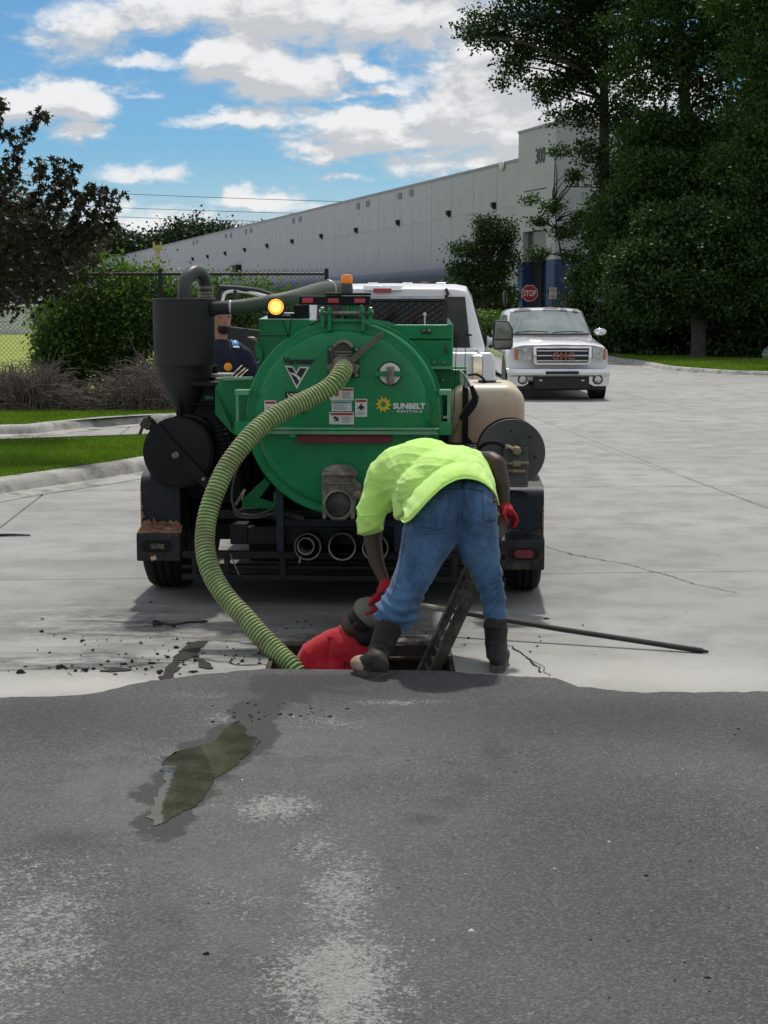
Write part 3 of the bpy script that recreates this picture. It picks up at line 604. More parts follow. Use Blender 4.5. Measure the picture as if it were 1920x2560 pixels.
# dock canopy and doors
mb = MB(); arc = [(-2.6, 3.7), (-2.6, 4.1), (-2.35, 4.5), (-1.8, 4.75), (-1.0, 4.86), (-.01, 4.9), (-.01, 4.7), (-2.2, 3.9)]
mb.rings([[(x, y, z) for x, z in arc] for y in (7.5, 110)]); mb.build('dock_canopy', SLATE, wh)
dd = None
for k in range(26):
    if dd is None:
        mb = MB(); mb.bx(-.10, -.012, 0, 2.7, 1.1, 3.9); mb.bx(-.35, -.10, -.25, 0, 1.0, 4.1); mb.bx(-.35, -.10, 2.7, 2.95, 1.0, 4.1); dd = mb.build('dock_door', NAVY, wh, smooth=0); o = dd
    else: o = link('dock_door', dd.data, wh)
    o.location = (0, 9+k*3.85, 0)
mb = MB(); mb.bx(-.008, -.003, 7.5, 110, 0, 4.7); mb.build('blue_base', NAVY, wh, smooth=0)
c = WF.L((0, 0, CAMH)); d = WF.mi @ ray(596, 678); q = c+d*((0-c.x)/d.x)
mb = MB(); mb.box((-.2, q.y, q.z), (.38, 2.4, .95)); o = mb.build('wall_louvre', SLATE, wh, smooth=0); mb = MB(); mb.box((-.3, q.y, q.z+.55), (.6, 2.8, .14)); mb.box((-.3, q.y-1.3, q.z), (.6, .14, 1.0)); mb.build('louvre_frame', DARKM, wh, smooth=0)
# pale buttress and stair by the small tree
b_ = Q(1195, 700, 97); mb = MB(); mb.bx(b_.x-.75, b_.x+.3, 96.5, 97.5, 0, 3.6); tag(mb.build('gate_pier', M('white pier', (.42, .45, .50), .8)), 'pale square pier under the small dark tree by the docks', 'pier')
# ================================================================ TREES
BARK = M('bark', (.055, .047, .038), .95, var=.35, sc=4, bump=.02, bs=14); BARKG = M('grey bark', (.065, .062, .052), .95, var=.3, sc=4, bump=.02, bs=12)
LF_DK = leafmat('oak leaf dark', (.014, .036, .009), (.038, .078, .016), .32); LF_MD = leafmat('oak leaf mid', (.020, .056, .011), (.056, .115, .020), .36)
LF_LT = leafmat('elm leaf', (.018, .052, .010), (.050, .100, .020), .3); LF_RED = leafmat('maple leaf purple', (.010, .020, .007), (.034, .026, .013), .28)
LF_GM = leafmat('maple leaf green', (.012, .018, .006), (.045, .045, .014), .25); LF_BUSH = leafmat('myrtle leaf', (.036, .100, .012), (.15, .26, .030), .48); LF_HDG = leafmat('hedge leaf', (.055, .14, .012), (.13, .25, .03), .3)
LEAF4 = np.array([(0, 0, 0), (.5, .36, .07), (0, 1.0, 0), (-.5, .36, .07)])
MAPLE = np.array([(0, 0, 0), (.16, .12, 0), (.5, .10, .03), (.26, .38, .02), (.42, .72, .05), (.12, .55, .02), (0, 1.05, -.05), (-.12, .55, .02), (-.42, .72, .05), (-.26, .38, .02), (-.5, .10, .03), (-.16, .12, 0)])
def leaf_cloud(cent, nper, spread, size, shape=LEAF4, flat=.75, droop=0.0, seed=0):
    g_ = np.random.default_rng(seed+11); n = len(cent)*nper
    c_ = np.repeat(cent, nper, 0)+g_.normal(0, 1, (n, 3))*spread*np.array([1, 1, flat])
    s_ = size*g_.uniform(.6, 1.35, n)
    a = g_.normal(0, 1, (n, 3)); a[:, 2] = a[:, 2]*.55-droop; a /= np.linalg.norm(a, axis=1)[:, None]
    b_ = g_.normal(0, 1, (n, 3)); b_ -= a*(b_*a).sum(1)[:, None]; b_ /= np.linalg.norm(b_, axis=1)[:, None]; nn = np.cross(a, b_)
    V = c_[:, None, :]+s_[:, None, None]*(shape[None, :, 0, None]*b_[:, None, :]+shape[None, :, 1, None]*a[:, None, :]+shape[None, :, 2, None]*nn[:, None, :])
    k = len(shape); return V.reshape(-1, 3), np.arange(n*k).reshape(n, k)
def blob_pts(blobs, n, seed, gap=.0, shell=.45, fr=.55):
    g_ = np.random.default_rng(seed); out = []; vol = np.array([b[3]*b[4]*b[5] for b in blobs])**.72; cnt = (vol/vol.sum()*n).astype(int)+1
    for b_, k in zip(blobs, cnt):
        d_ = g_.normal(0, 1, (k, 3)); d_ /= np.linalg.norm(d_, axis=1)[:, None]; r_ = (shell+(1-shell)*g_.random(k)**.6)
        # lumpy outline
        lump = 1+.30*np.sin(d_[:, 0]*5.1+b_[0])*np.sin(d_[:, 1]*4.7+b_[1])+.12*np.sin(d_[:, 0]*13+d_[:, 2]*11+b_[1])+.20*np.sin(d_[:, 2]*7.3+b_[2]*3+d_[:, 0]*6)
        p = np.array(b_[:3])+d_*(r_*lump)[:, None]*np.array(b_[3:6])
        out.append(p)
    p = np.concatenate(out)
    if gap:
        f = np.sin(p[:, 0]*fr*2.9+p[:, 2]*fr*1.3+seed)*np.sin(p[:, 1]*fr*2.3+1.7+p[:, 2]*fr)*np.sin(p[:, 2]*fr*3.3+p[:, 0]*fr*.8)+.35*np.sin(p[:, 0]*fr*7+seed)*np.sin(p[:, 2]*fr*8.3)
        p = p[f > -.85+gap]
    return p
def branches(mb, base, trunk, tr, cent, k, seed, r0=.06):
    g_ = random.Random(seed); tp = spline([Vector(base)]+[Vector(q) for q in trunk], 5); n = len(tp)
    mb.tube(tp, [tr*(1-.75*i/(n-1)) for i in range(n)], 9)
    idx = g_.sample(range(len(cent)), min(k, len(cent)))
    for i in idx:
        e = Vector(cent[i]); best = None
        lo = [q for q in tp[n//4:] if q.z < e.z-.1] or [tp[n//3]]
        s_ = min(lo, key=lambda q: (q-e).length+.3*abs((e.z-q.z)-.6*math.hypot(e.x-q.x, e.y-q.y)))
        L_ = (e-s_).length; mid = s_.lerp(e, .5)+Vector((g_.gauss(0, .08), g_.gauss(0, .08), .10+g_.gauss(0, .05)))*L_
        rb = min(tr*.5, r0*(.4+L_*.25)); mb.tube(spline([s_, mid, e], 4), [rb*(1-.82*q/8) for q in range(9)], 5)
def tree(name, label, base, trunk, tr, blobs, ncl, nper, spread, size, mat, seed, gap=0, nb=30, bark=None, group=None, cat='tree', shape=LEAF4, fr=.55, shell=.45, r0=.06, droop=0.0):
    rt = root(name, label, cat, base, 0, group); b = Vector(base)
    cent = blob_pts([(q[0]-b.x, q[1]-b.y, q[2]-b.z, q[3], q[4], q[5]) for q in blobs], ncl, seed, gap, shell, fr)
    V, Fc = leaf_cloud(cent, nper, spread, size, shape, .75, droop, seed)
    fast('crown', V, Fc, mat, rt)
    mb = MB(); branches(mb, (0, 0, 0), [Vector(q)-b for q in trunk], tr, cent, nb, seed, r0); mb.build('trunk', bark or BARK, rt, smooth=60)
    return rt
def B(px, py, Y, rx, rz, ry=None):
    """crown lump seen at px,py at distance Y with radii in metres"""
    q = Q(px, py, Y); return (q.x, q.y, q.z, rx, ry or rx*.9, rz)
# near purple-leaved maple on the lawn strip
mx = Q(-150, 900, 17.2)
tree('maple_tree', 'purple-brown leaved maple reaching in over the lawn strip', (mx.x, mx.y, .13), [(mx.x+.1, mx.y, 1.0), (mx.x+.25, mx.y-.1, 2.2), (mx.x+.2, mx.y, 3.4), (mx.x+.3, mx.y, 4.4)], .11,
     [B(-20, 640, 17.0, .6, .26), B(80, 655, 17.0, .5, .24), B(175, 625, 17.0, .34, .24), B(205, 560, 17.0, .28, .16), B(60, 575, 17.0, .5, .17), B(-10, 540, 17.0, .3, .2), B(50, 725, 17.3, .6, .2), B(150, 700, 17.3, .36, .18), B(-60, 470, 17.2, .35, .35), B(25, 515, 17.1, .26, .12), B(110, 500, 17.1, .20, .08), B(135, 580, 17.0, .26, .12), B(-150, 450, 17.3, .6, .8), B(-170, 640, 17.3, .7, .5), B(225, 520, 17.0, .20, .09), B(-20, 770, 17.3, .5, .12)],
     760, 6, .08, .070, LF_RED, 3, gap=.34, nb=170, shape=MAPLE, fr=2.1, shell=.15, r0=.012, droop=.55)
def sprigs(par_name, lines, seed):
    g_ = random.Random(seed); rt = [o for o in bpy.data.objects if o.name == par_name][0]; base = rt.location; cs = []; mb = MB()
    for ln in lines:
        p = spline([Q(x, y, 17.1+g_.uniform(-.2, .2))-base for x, y in ln], 9); mb.tube(p, [.010-.007*i/(len(p)-1) for i in range(len(p))], 5); cs += [tuple(q+Vector((g_.gauss(0, .018), g_.gauss(0, .03), -.02+g_.gauss(0, .02)))) for q in p[2:] for _ in range(2)]
    V, Fc = leaf_cloud(np.array(cs), 2, .028, .078, MAPLE, .9, .6, seed); fast('sprig_leaves', V, Fc, LF_RED, rt); mb.build('branch', BARK, rt)
sprigs('maple_tree', [[(-40, 450), (20, 400), (60, 345), (82, 305), (108, 278)], [(0, 470), (30, 430), (45, 390), (30, 325)], [(60, 520), (95, 480), (100, 430), (104, 398)], [(100, 540), (135, 480), (140, 430), (146, 396)], [(110, 530), (150, 470), (175, 430), (184, 404)], [(140, 540), (165, 470), (183, 440)], [(150, 590), (200, 520), (225, 480), (228, 462)], [(160, 600), (230, 540), (250, 490), (262, 466)], [(180, 610), (250, 550), (280, 510), (297, 476)], [(200, 600), (255, 570), (285, 545)], [(180, 560), (200, 500), (192, 480)], [(-40, 330), (-10, 270), (5, 245)], [(-60, 400), (-10, 350), (0, 300)]], 6)
tree('maple_tree', 'dull green maple tucked behind the purple maple', (mx.x-.4, mx.y+2.6, .0), [(mx.x-.3, mx.y+2.6, 1.2), (mx.x-.1, mx.y+2.6, 2.6), (mx.x, mx.y+2.6, 3.6)], .09,
     [B(0, 620, 19.8, 1.1, .6), B(90, 660, 19.8, .8, .4), B(-60, 520, 19.8, 1.0, .7), B(170, 640, 19.8, .45, .3), B(60, 560, 19.8, .7, .4)],
     1000, 6, .09, .085, LF_GM, 5, gap=.05, nb=90, shape=MAPLE, fr=1.6, shell=.1, r0=.014)
# wood on the right: every tree on its own
YF = 57
wood = [
 ('oak_tree', 'tall oak with a dark straight trunk reaching out over the warehouse corner', 1512, 905, 66, [(1512, 500), (1510, 250), (1515, 60), (1530, -150)], .30,
  [(1245, 60, 66, 1.3, .8), (1340, 110, 66, 1.4, .9), (1420, 30, 66, 1.9, 1.3), (1195, 90, 65, .6, .35), (1290, 165, 66, .9, .45), (1390, 215, 66, 1.3, .5), (1490, 120, 66, 1.7, 1.5), (1440, 290, 66, 1.0, .4), (1540, 280, 66, 1.3, .9), (1470, 380, 66, .8, .5), (1540, 430, 66, .9, .6), (1350, -50, 66, 2.2, 1.0), (1540, -40, 66, 2.4, 1.6), (1155, 72, 65, .35, .2), (1262, 205, 65.5, .45, .2), (1360, 245, 65.5, .35, .3), (1500, 520, 66, .5, .7), (1440, 190, 66, .8, .35)], 1750, 26, .22, .12, LF_DK, .13, 120),
 ('oak_tree', 'big oak with a grey forked trunk rising highest behind the wood edge', 1745, 900, 62, [(1735, 500), (1715, 280), (1700, 60), (1690, -200)], .38,
  [(1690, 60, 62, 2.6, 1.6), (1780, 160, 62, 2.2, 1.5), (1620, 170, 62, 1.6, 1.2), (1660, 330, 62, 1.8, 1.1), (1790, 330, 62, 1.9, 1.2), (1720, -80, 62, 3.2, 1.6), (1700, 430, 62, 2.0, 1.1), (1600, 380, 62, 1.1, .9), (1850, 60, 62, 1.8, 1.3)], 2100, 26, .23, .125, LF_MD, .12, 90),
 ('oak_tree', 'oak with low sweeping boughs at the far edge of the wood', 1960, 925, 56, [(1950, 500), (1930, 200), (1900, 0)], .36,
  [(1900, 420, 56, 1.9, 1.2), (1960, 300, 56, 1.9, 1.4), (1880, 540, 56, 1.5, 1.0), (1980, 100, 56, 2.2, 1.6), (1860, -20, 56, 1.6, 1.0), (1900, 180, 56, .9, .7), (2050, 500, 56, 2.2, 2.2), (1980, 680, 56, 2.0, 1.5)], 2000, 26, .23, .125, LF_MD, .12, 70),
 ('elm_tree', 'round bright-leaved elm in front of the oaks', 1746, 903, 55.5, [(1746, 760), (1740, 640), (1735, 560)], .30,
  [(1690, 615, 55, 1.5, .7), (1780, 570, 55, 1.3, .6), (1850, 640, 55, 1.3, .8), (1600, 650, 55, 1.1, .5), (1700, 700, 54.5, 1.5, .5), (1650, 550, 55, .9, .4), (1870, 740, 55, 1.2, .5), (1580, 735, 55, 1.0, .4), (1745, 520, 55, .7, .3), (1560, 690, 55, .6, .3), (1800, 760, 55, 1.2, .35), (1640, 780, 55, .9, .3)], 1900, 22, .23, .115, LF_LT, .10, 50),
 ('oak_tree', 'mid-green oak filling the middle of the wood', 1620, 900, 60, [(1620, 700), (1610, 560), (1600, 420)], .22,
  [(1590, 520, 60, 1.5, 1.0), (1640, 440, 60, 1.5, 1.0), (1560, 600, 60, 1.2, 1.0), (1540, 680, 60, 1.1, .9), (1700, 520, 60, 1.6, 1.1), (1600, 640, 60, 1.4, 1.0), (1590, 780, 60, 1.3, 1.0), (1800, 460, 60, 1.7, 1.2)], 2100, 22, .26, .125, LF_MD, .02, 30),
 ('laurel_oak', 'dark ivy-clad tree beside the warehouse corner above the parked truck', 1470, 890, 64, [(1475, 740), (1480, 640), (1490, 560)], .2,
  [(1510, 600, 64, .8, .8), (1485, 700, 64, .8, .7), (1510, 760, 64, 1.0, .9), (1462, 780, 64, .55, .7), (1540, 560, 64, 1.0, .9), (1490, 830, 64, .8, .6), (1450, 690, 64, .4, .3), (1530, 840, 64, 1.1, .6)], 1250, 22, .22, .12, LF_DK, .0, 20),
 ('young_elm', 'thin pale-leaved young tree against the warehouse corner', 1430, 880, 68, [(1415, 720), (1400, 620), (1385, 520)], .08,
  [(1385, 520, 68, .6, .25), (1345, 555, 68, .45, .18), (1410, 580, 68, .55, .3), (1325, 500, 68, .28, .16), (1430, 640, 68, .45, .3), (1350, 632, 68, .5, .12), (1325, 646, 68, .3, .08), (1400, 378, 68, .5, .16), (1440, 440, 68, .4, .3), (1455, 550, 68, .4, .4)], 420, 14, .14, .10, LF_LT, .10, 30),
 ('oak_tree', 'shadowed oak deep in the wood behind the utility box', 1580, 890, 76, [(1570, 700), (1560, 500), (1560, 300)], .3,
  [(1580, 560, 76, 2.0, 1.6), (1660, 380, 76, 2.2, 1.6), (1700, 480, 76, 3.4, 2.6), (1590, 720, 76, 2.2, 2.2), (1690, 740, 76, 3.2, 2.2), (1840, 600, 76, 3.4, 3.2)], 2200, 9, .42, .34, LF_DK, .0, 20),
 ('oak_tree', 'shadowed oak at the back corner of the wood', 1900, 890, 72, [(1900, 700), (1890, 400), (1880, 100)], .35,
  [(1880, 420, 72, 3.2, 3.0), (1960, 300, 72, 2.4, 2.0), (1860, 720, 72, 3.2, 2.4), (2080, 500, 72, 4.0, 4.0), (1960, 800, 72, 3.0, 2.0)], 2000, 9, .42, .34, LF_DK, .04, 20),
]
for i, (nm, lb, bx_, by_, Y, tk, tr, bl, nc, npr, sp_, sz, mt, gap, nb) in enumerate(wood):
    q = Q(bx_, by_, Y); base = (q.x, Y, .05); tr_pts = [tuple(Q(a, b, Y)) for a, b in tk]
    tree(nm, lb, base, tr_pts, tr, [B(*c_) for c_ in bl], nc, npr, sp_, sz, mt, 20+i, gap, nb, BARKG if i in (1, 3) else BARK, 'trees of the wood by the road')
# undergrowth
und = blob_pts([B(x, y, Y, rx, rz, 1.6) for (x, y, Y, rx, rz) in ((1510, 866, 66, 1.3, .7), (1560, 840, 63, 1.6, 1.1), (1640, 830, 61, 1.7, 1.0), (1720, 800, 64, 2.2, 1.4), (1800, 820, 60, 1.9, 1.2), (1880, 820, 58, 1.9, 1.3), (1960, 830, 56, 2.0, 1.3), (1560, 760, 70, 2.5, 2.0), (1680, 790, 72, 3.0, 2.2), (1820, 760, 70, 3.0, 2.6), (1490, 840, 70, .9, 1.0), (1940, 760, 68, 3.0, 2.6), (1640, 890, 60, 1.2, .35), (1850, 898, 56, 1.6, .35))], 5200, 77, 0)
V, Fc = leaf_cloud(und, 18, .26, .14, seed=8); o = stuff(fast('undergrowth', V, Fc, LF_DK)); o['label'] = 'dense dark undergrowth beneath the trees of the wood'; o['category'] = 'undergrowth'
# small tree before the warehouse docks
tq = Q(1215, 830, 78)
tree('crape_myrtle', 'small dark spreading tree in front of the loading docks', (tq.x, 78, .1), [(tq.x-.1, 78, 1.2), (tq.x-.1, 78, 2.6), (tq.x, 78, 4)], .12,
     [B(1235, 585, 78, 1.0, .5), B(1175, 625, 78, .9, .4), B(1265, 650, 78, .6, .9), B(1200, 680, 78, 1.3, .45), B(1145, 672, 78, .6, .22), B(1272, 580, 78, .35, .7), B(1215, 555, 78, .7, .2), B(1150, 730, 78, .8, .35), B(1250, 735, 78, .8, .4)], 820, 20, .20, .11, LF_DK, 41, gap=.12, nb=90)
tree('crape_myrtle', 'low dark shrubby tree at the dock wall beside the towing truck', (Q(1160, 830, 84).x, 84, .1), [(Q(1160, 830, 84).x, 84, 1.5), (Q(1160, 830, 84).x, 84, 3)], .1,
     [B(1150, 730, 84, .9, .6), B(1180, 760, 84, .9, .5), B(1250, 750, 84, .9, .6)], 420, 9, .2, .18, LF_DK, 43, nb=20)
# hedge
def hedge(name, label, blobs, n, seed, mat=LF_HDG, size=.08, spread=.10, nper=8):
    cent = blob_pts(blobs, n, seed, 0, .5); V, Fc = leaf_cloud(cent, nper, spread, size, seed=seed)
    return tag(fast(name, V, Fc, mat), label, 'hedge')
hedge('hedge', 'clipped light green hedge above the darker one', [B(x, 806, 72, .45, .45, 2.2) for x in range(1186, 1250, 14)], 1100, 61, size=.10)
hedge('hedge', 'dark low hedge by the corner of the lot', [B(x, 830, 66, .45, .5, 1.2) for x in range(1186, 1256, 16)], 1100, 62, LF_MD, .09)
# far wood to the left, behind the warehouse
fw = [B(x, y+30, 330, rx, rz*.72, 6) for (x, y, rx, rz) in ((-50, 660, 12, 7), (40, 650, 12, 8), (120, 640, 11, 7), (200, 620, 10, 6), (250, 590, 7, 6), (290, 595, 7, 6), (330, 600, 7, 5), (380, 608, 7, 5), (430, 600, 6, 6), (455, 570, 6, 5), (490, 575, 7, 6), (540, 572, 7, 5), (590, 578, 6, 4), (640, 572, 5, 3.6), (570, 600, 8, 6), (480, 620, 10, 6), (350, 640, 12, 6), (250, 650, 12, 7), (150, 700, 14, 6), (0, 720, 16, 8), (30, 600, 9, 6), (120, 600, 8, 6))]
cent = blob_pts(fw, 9000, 91, .1, .55, .12); V, Fc = leaf_cloud(cent, 9, 1.1, .62, seed=9); o = stuff(fast('distant_wood', V, Fc, leafmat('far leaf', (.018, .040, .018), (.045, .085, .030), .15))); o['label'] = 'far dark green tree line behind the low end of the warehouse'; o['category'] = 'woodland'
# myrtle bushes behind the dry brambles, each a plant of its own
TWIG = M('dry twig', (.15, .125, .105), .9, var=.35, sc=8); STEM = M('bush stem', (.06, .05, .035), .9)
def bush(label, bl, n, seed, mat=LF_BUSH, base=None, size=.058, spread=.10, nper=8, nb=60, Y=26.6):
    cx = sum(q[0] for q in bl)/len(bl); rt = root('shrub', label, 'shrub', (cx, Y, .13), 0, 'leafy shrubs behind the dry brambles')
    bl2 = [(q[0]-cx, q[1]-Y, q[2]-.13, q[3], q[4], q[5]) for q in bl]; cent = blob_pts(bl2, n, seed, .16, .25, 2.6); g2_ = np.random.default_rng(seed); topm = cent[g2_.integers(0, len(cent), len(cent)//5)]; cent = np.concatenate([cent, topm+np.stack([g2_.normal(0, .05, len(topm)), g2_.normal(0, .05, len(topm)), g2_.uniform(.05, .40, len(topm))], 1)])
    V, Fc = leaf_cloud(cent, nper, spread, size, seed=seed, droop=-.45); fast('foliage', V, Fc, mat, rt)
    mb = MB(); g_ = random.Random(seed)
    for i in g_.sample(range(len(cent)), nb):
        e = Vector(cent[i]); s_ = Vector((e.x*.4+g_.gauss(0, .1), e.y*.3, 0)); mb.tube(spline([s_, s_.lerp(e, .5)+Vector((g_.gauss(0, .1), 0, .1)), e], 3), [.012]*3+[.008]*3+[.004], 4)
    mb.build('stem', STEM, rt); return rt
bush('broad olive-green shrub under the purple maple', [B(150, 835, 26.5, .42, .5, .5), B(200, 790, 26.5, .45, .5, .5), B(160, 900, 26.4, .4, .4, .5), B(120, 880, 26.4, .2, .4, .4), B(225, 880, 26.5, .5, .6, .5), B(190, 740, 26.5, .3, .25, .3)], 1700, 51, LF_BUSH)
bush('tall bright-tipped shrub left of the black separator drum', [B(280, 790, 26.6, .5, .5, .5), B(335, 810, 26.6, .5, .6, .5), B(285, 870, 26.5, .6, .6, .5), B(300, 735, 26.6, .42, .2, .4), B(235, 690, 26.6, .12, .14, .2), B(265, 668, 26.6, .07, .14, .1), B(318, 672, 26.6, .10, .13, .12), B(345, 720, 26.6, .25, .16, .3), B(383, 700, 26.6, .12, .12, .15), B(290, 690, 26.6, .12, .12, .15)], 2000, 52)
bush('shrub hidden mostly behind the black separator drum', [B(410, 810, 26.7, .5, .6, .5), B(475, 790, 26.7, .5, .4, .5), B(440, 745, 26.7, .4, .2, .3), B(500, 870, 26.7, .6, .6, .5), B(410, 710, 26.7, .15, .14, .2)], 1200, 53)
bush('shrub behind the man in the navy shirt', [B(560, 800, 26.8, .4, .4, .5), B(620, 780, 26.8, .45, .32, .5), B(545, 735, 26.8, .2, .12, .3), B(600, 870, 26.8, .6, .6, .5), B(640, 735, 26.8, .16, .08, .2), B(690, 745, 26.8, .2, .10, .2), B(580, 745, 26.8, .2, .10, .2)], 1500, 54)
g_ = random.Random(12); Vt = MB()
def bramble(n, x0, x1, Y0, Y1, hmax, mb):
    for _ in range(n):
        px = g_.uniform(x0, x1); Y = g_.uniform(Y0, Y1); x = (px-960)/FPX*Y; h = hmax*(g_.random()**.7)*(.75+.35*math.sin(px*.021)+.2*math.sin(px*.07)); a = g_.uniform(0, 6.28); l = g_.uniform(.1, .6)
        p = [Vector((x, Y, .12))]; d_ = Vector((math.cos(a)*l, math.sin(a)*l*.5, h)); k = 4
        for i in range(1, k+1):
            f = i/k; p.append(Vector((x, Y, .12))+Vector((d_.x*f*f+g_.gauss(0, .035), d_.y*f, h*math.sin(f*g_.uniform(1.1, 2.2)))))
        mb.tube(p, [.009, .008, .007, .005, .003], 3, cap=False)
bramble(5200, -260, 460, 24.6, 25.8, .74, Vt); bramble(260, 120, 420, 25.0, 25.7, 1.05, Vt)
o = stuff(Vt.build('dry_brambles', TWIG, smooth=0)); o['label'] = 'band of leafless grey-brown brambles along the back lawn'; o['category'] = 'brambles'
# ================================================================ CHAIN-LINK FENCE
fence = root('chain_link_fence', 'black chain-link fence between the dry brambles and the shrubs', 'fence', (0, 25.95, 0))
BLKM = M('black coated steel', (.010, .010, .011), .4, .2)
topz = 2.375; X0, X1 = -9.3, -.96
for px in (-190, 407, 818):
    x = (px-960)/FPX*25.95; mb = MB(); mb.cyl((x, 0, 0), (x, 0, topz+.06), .035, n=10); mb.build('post', BLKM, fence)
mb = MB(); mb.cyl((X0, 0, topz-.03), (X1, 0, topz-.03), .022, n=8); mb.build('top_rail', BLKM, fence)
mb = MB(); s_ = .055; hh = topz+.05; zb = .05
x = X0-hh
while x < X1:
    for sg in (1, -1):
        xa, za, xb, zb2 = (x, zb, x+hh-zb, hh) if sg > 0 else (x+hh-zb, zb, x, hh)
        # clip to the span
        if sg > 0:
            if xa < X0: za += X0-xa; xa = X0
            if xb > X1: zb2 -= xb-X1; xb = X1
        else:
            if xb < X0: zb2 -= X0-xb; xb = X0
            if xa > X1: za += xa-X1; xa = X1
        if zb2 > za+.02: mb.tube([(xa, sg*.004, za), (xb, sg*.004, zb2)], .0028, 3, cap=False)
    x += s_*1.414
mb.build('mesh_wire', BLKM, fence, smooth=0)
# things beyond the fence
mb = MB(); q = Q(20, 835, 90); mb.bx(q.x-8, q.x+1.0, 90, 93, .62, 2.2); mb2 = MB(); mb2.bx(q.x-8.1, q.x+1.1, 89.9, 93.1, 2.2, 2.35)
sh = root('white_shed', 'low white shed beyond the fence under the maple', 'shed'); mb.build('wall', M('white sheet', (.62, .64, .66), .6), sh); mb2.build('roof', M('white roof', (.7, .7, .7), .6), sh)
mb = MB(); mb.add([(-60, 29, .14), (-4.0, 29, .14), (-4.0, 92, .62), (-60, 92, .62), (-1.5, 29, .10), (-1.5, 92, .10)], [(0, 1, 2, 3), (1, 4, 5, 2)]); struct(mb.build('grass_bank', M('yellow-green turf', (.24, .31, .045), .95, var=.25, sc=.8, dirt=(.30, .33, .08), damt=.5), smooth=0))  # yellow-green turf, paler than the kerbed lawns
YEL = M('yellow paint', (.42, .33, .09), .6, var=.15)
q = Q(395, 700, 120); rt = root('yellow_column', 'tall pale yellow column with a square yellow head before the warehouse', 'column', (q.x, 120, 0))
mb = MB(); mb.bx(-.16, .16, -.16, .16, 0, 6.7); mb.build('shaft', M('cream steel', (.42, .38, .24), .6), rt); mb = MB(); mb.bx(-.30, .30, -.3, .3, 6.7, 7.05)
for sx in (-.27, .27): mb.bx(sx-.04, sx+.04, -.3, .3, 7.05, 7.3)
mb.build('head', YEL, rt)
q = Q(307, 700, 140); mb = MB(); mb.cyl((q.x, 140, 0), (q.x, 140, 7.4), .16, .13, 8); tag(mb.build('pole', M('green pole', (.03, .05, .04), .7)), 'short dark green pole before the low end of the warehouse', 'pole')
mb = MB(); q = Q(740, 730, 60); 
pile = []
for k in range(15):
    a = k/14; pile.append((-2.6+5.2*a, 1.25+1.15*math.exp(-((a-.55)/.26)**2)))
mb.rings([[(q.x+x*sc_, 60+dy, z if sc_ > .5 else .5) for x, z in pile]+[(q.x+2.6*sc_, 60+dy, 0), (q.x-2.6*sc_, 60+dy, 0)] for dy, sc_ in ((-.9, .6), (-.5, .95), (.5, .95), (.9, .6))])
tag(mb.build('tarp_mound', M('black mulch', (.015, .015, .016), .95, bump=.05, bs=8)), 'rounded black mound beyond the fence next to its end post', 'mound')
# power lines
pw = root('power_lines', 'three thin power lines crossing low in the sky behind the warehouse', 'cables', (0, 420, 0))
for (xa, ya, xb, yb) in ((250, 468, 980, 494), (200, 505, 900, 520), (200, 528, 880, 542)):
    a = Q(xa-900, ya-32, 420); b = Q(xb+900, yb+32*.9, 420); mb = MB(); n_ = 24
    mb.tube([Vector((a.x+(b.x-a.x)*k/n_, 0, a.z+(b.z-a.z)*k/n_-6*math.sin(math.pi*k/n_)*.3)) for k in range(n_+1)], .085, 4); mb.build('cable', DARKM, pw)
# signs
def sign_stop(px, py, Y, label, back=False):
    q = Q(px, py, Y); rt = root('stop_sign', label, 'road sign', (q.x, Y, 0)); r_ = .40
    pol = lambda r, y: [(r*math.cos(R(22.5+45*k)), y, q.z+r*math.sin(R(22.5+45*k))) for k in range(8)]
    mb = MB(); mb.rings([pol(r_, 0), pol(r_, .01)]); mb.build('sign_border', M('sign white', (.6, .6, .6), .5), rt, smooth=0)
    mb = MB(); mb.rings([pol(r_*.925, -.004), pol(r_*.925, -.0005)]); mb.build('sign_plate', M('sign red', (.36, .012, .02), .4), rt, smooth=0)
    text('lettering', 'STOP', .3, M('sign white', (.6, .6, .6), .5), rt, (0, -.008, q.z), (R(90), 0, 0), .001, .006, width=.58, height=.28)
    mb = MB(); mb.bx(-.03, .03, .012, .05, 0, q.z+.35); mb.build('post', STEEL, rt); return rt
sign_stop(1324, 733, 72, 'red octagonal stop sign facing the road behind the parked white truck')
q = Q(1382, 733, 66); rt = root('notice_sign', 'small white rectangular notice sign on a dark post beside the stop sign', 'road sign', (q.x, 66, 0))
mb = MB(); mb.bx(-.16, .16, 0, .01, q.z-.24, q.z+.24); mb.build('sign_plate', M('notice white', (.50, .47, .47), .5), rt); mb = MB(); mb.bx(-.03, .03, .012, .05, 0, q.z+.2); mb.build('post', STEEL, rt)
mb = MB()
for k, (w_, z_) in enumerate(((.2, .17), (.24, .10), (.12, -.02), (.24, -.12), (.2, -.18))): mb.bx(-w_/2, w_/2, -.006, -.001, q.z+z_-.018, q.z+z_+.018)
mb.build('lettering', M('notice red', (.35, .12, .12), .5), rt)
q = Q(1263, 746, 70); rt = root('road_sign', 'grey back of a turned octagonal sign in front of the small dark tree', 'road sign', (q.x, 70, 0), R(68))
mb = MB(); mb.rings([[(.38*math.cos(R(22.5+45*k)), y, q.z+.38*math.sin(R(22.5+45*k))) for k in range(8)] for y in (0, .01)]); mb.build('sign_plate', M('sign back', (.32, .33, .33), .5, .3), rt, smooth=0); mb = MB(); mb.bx(-.03, .03, -.045, -.003, 0, q.z+.3); mb.build('post', STEEL, rt)
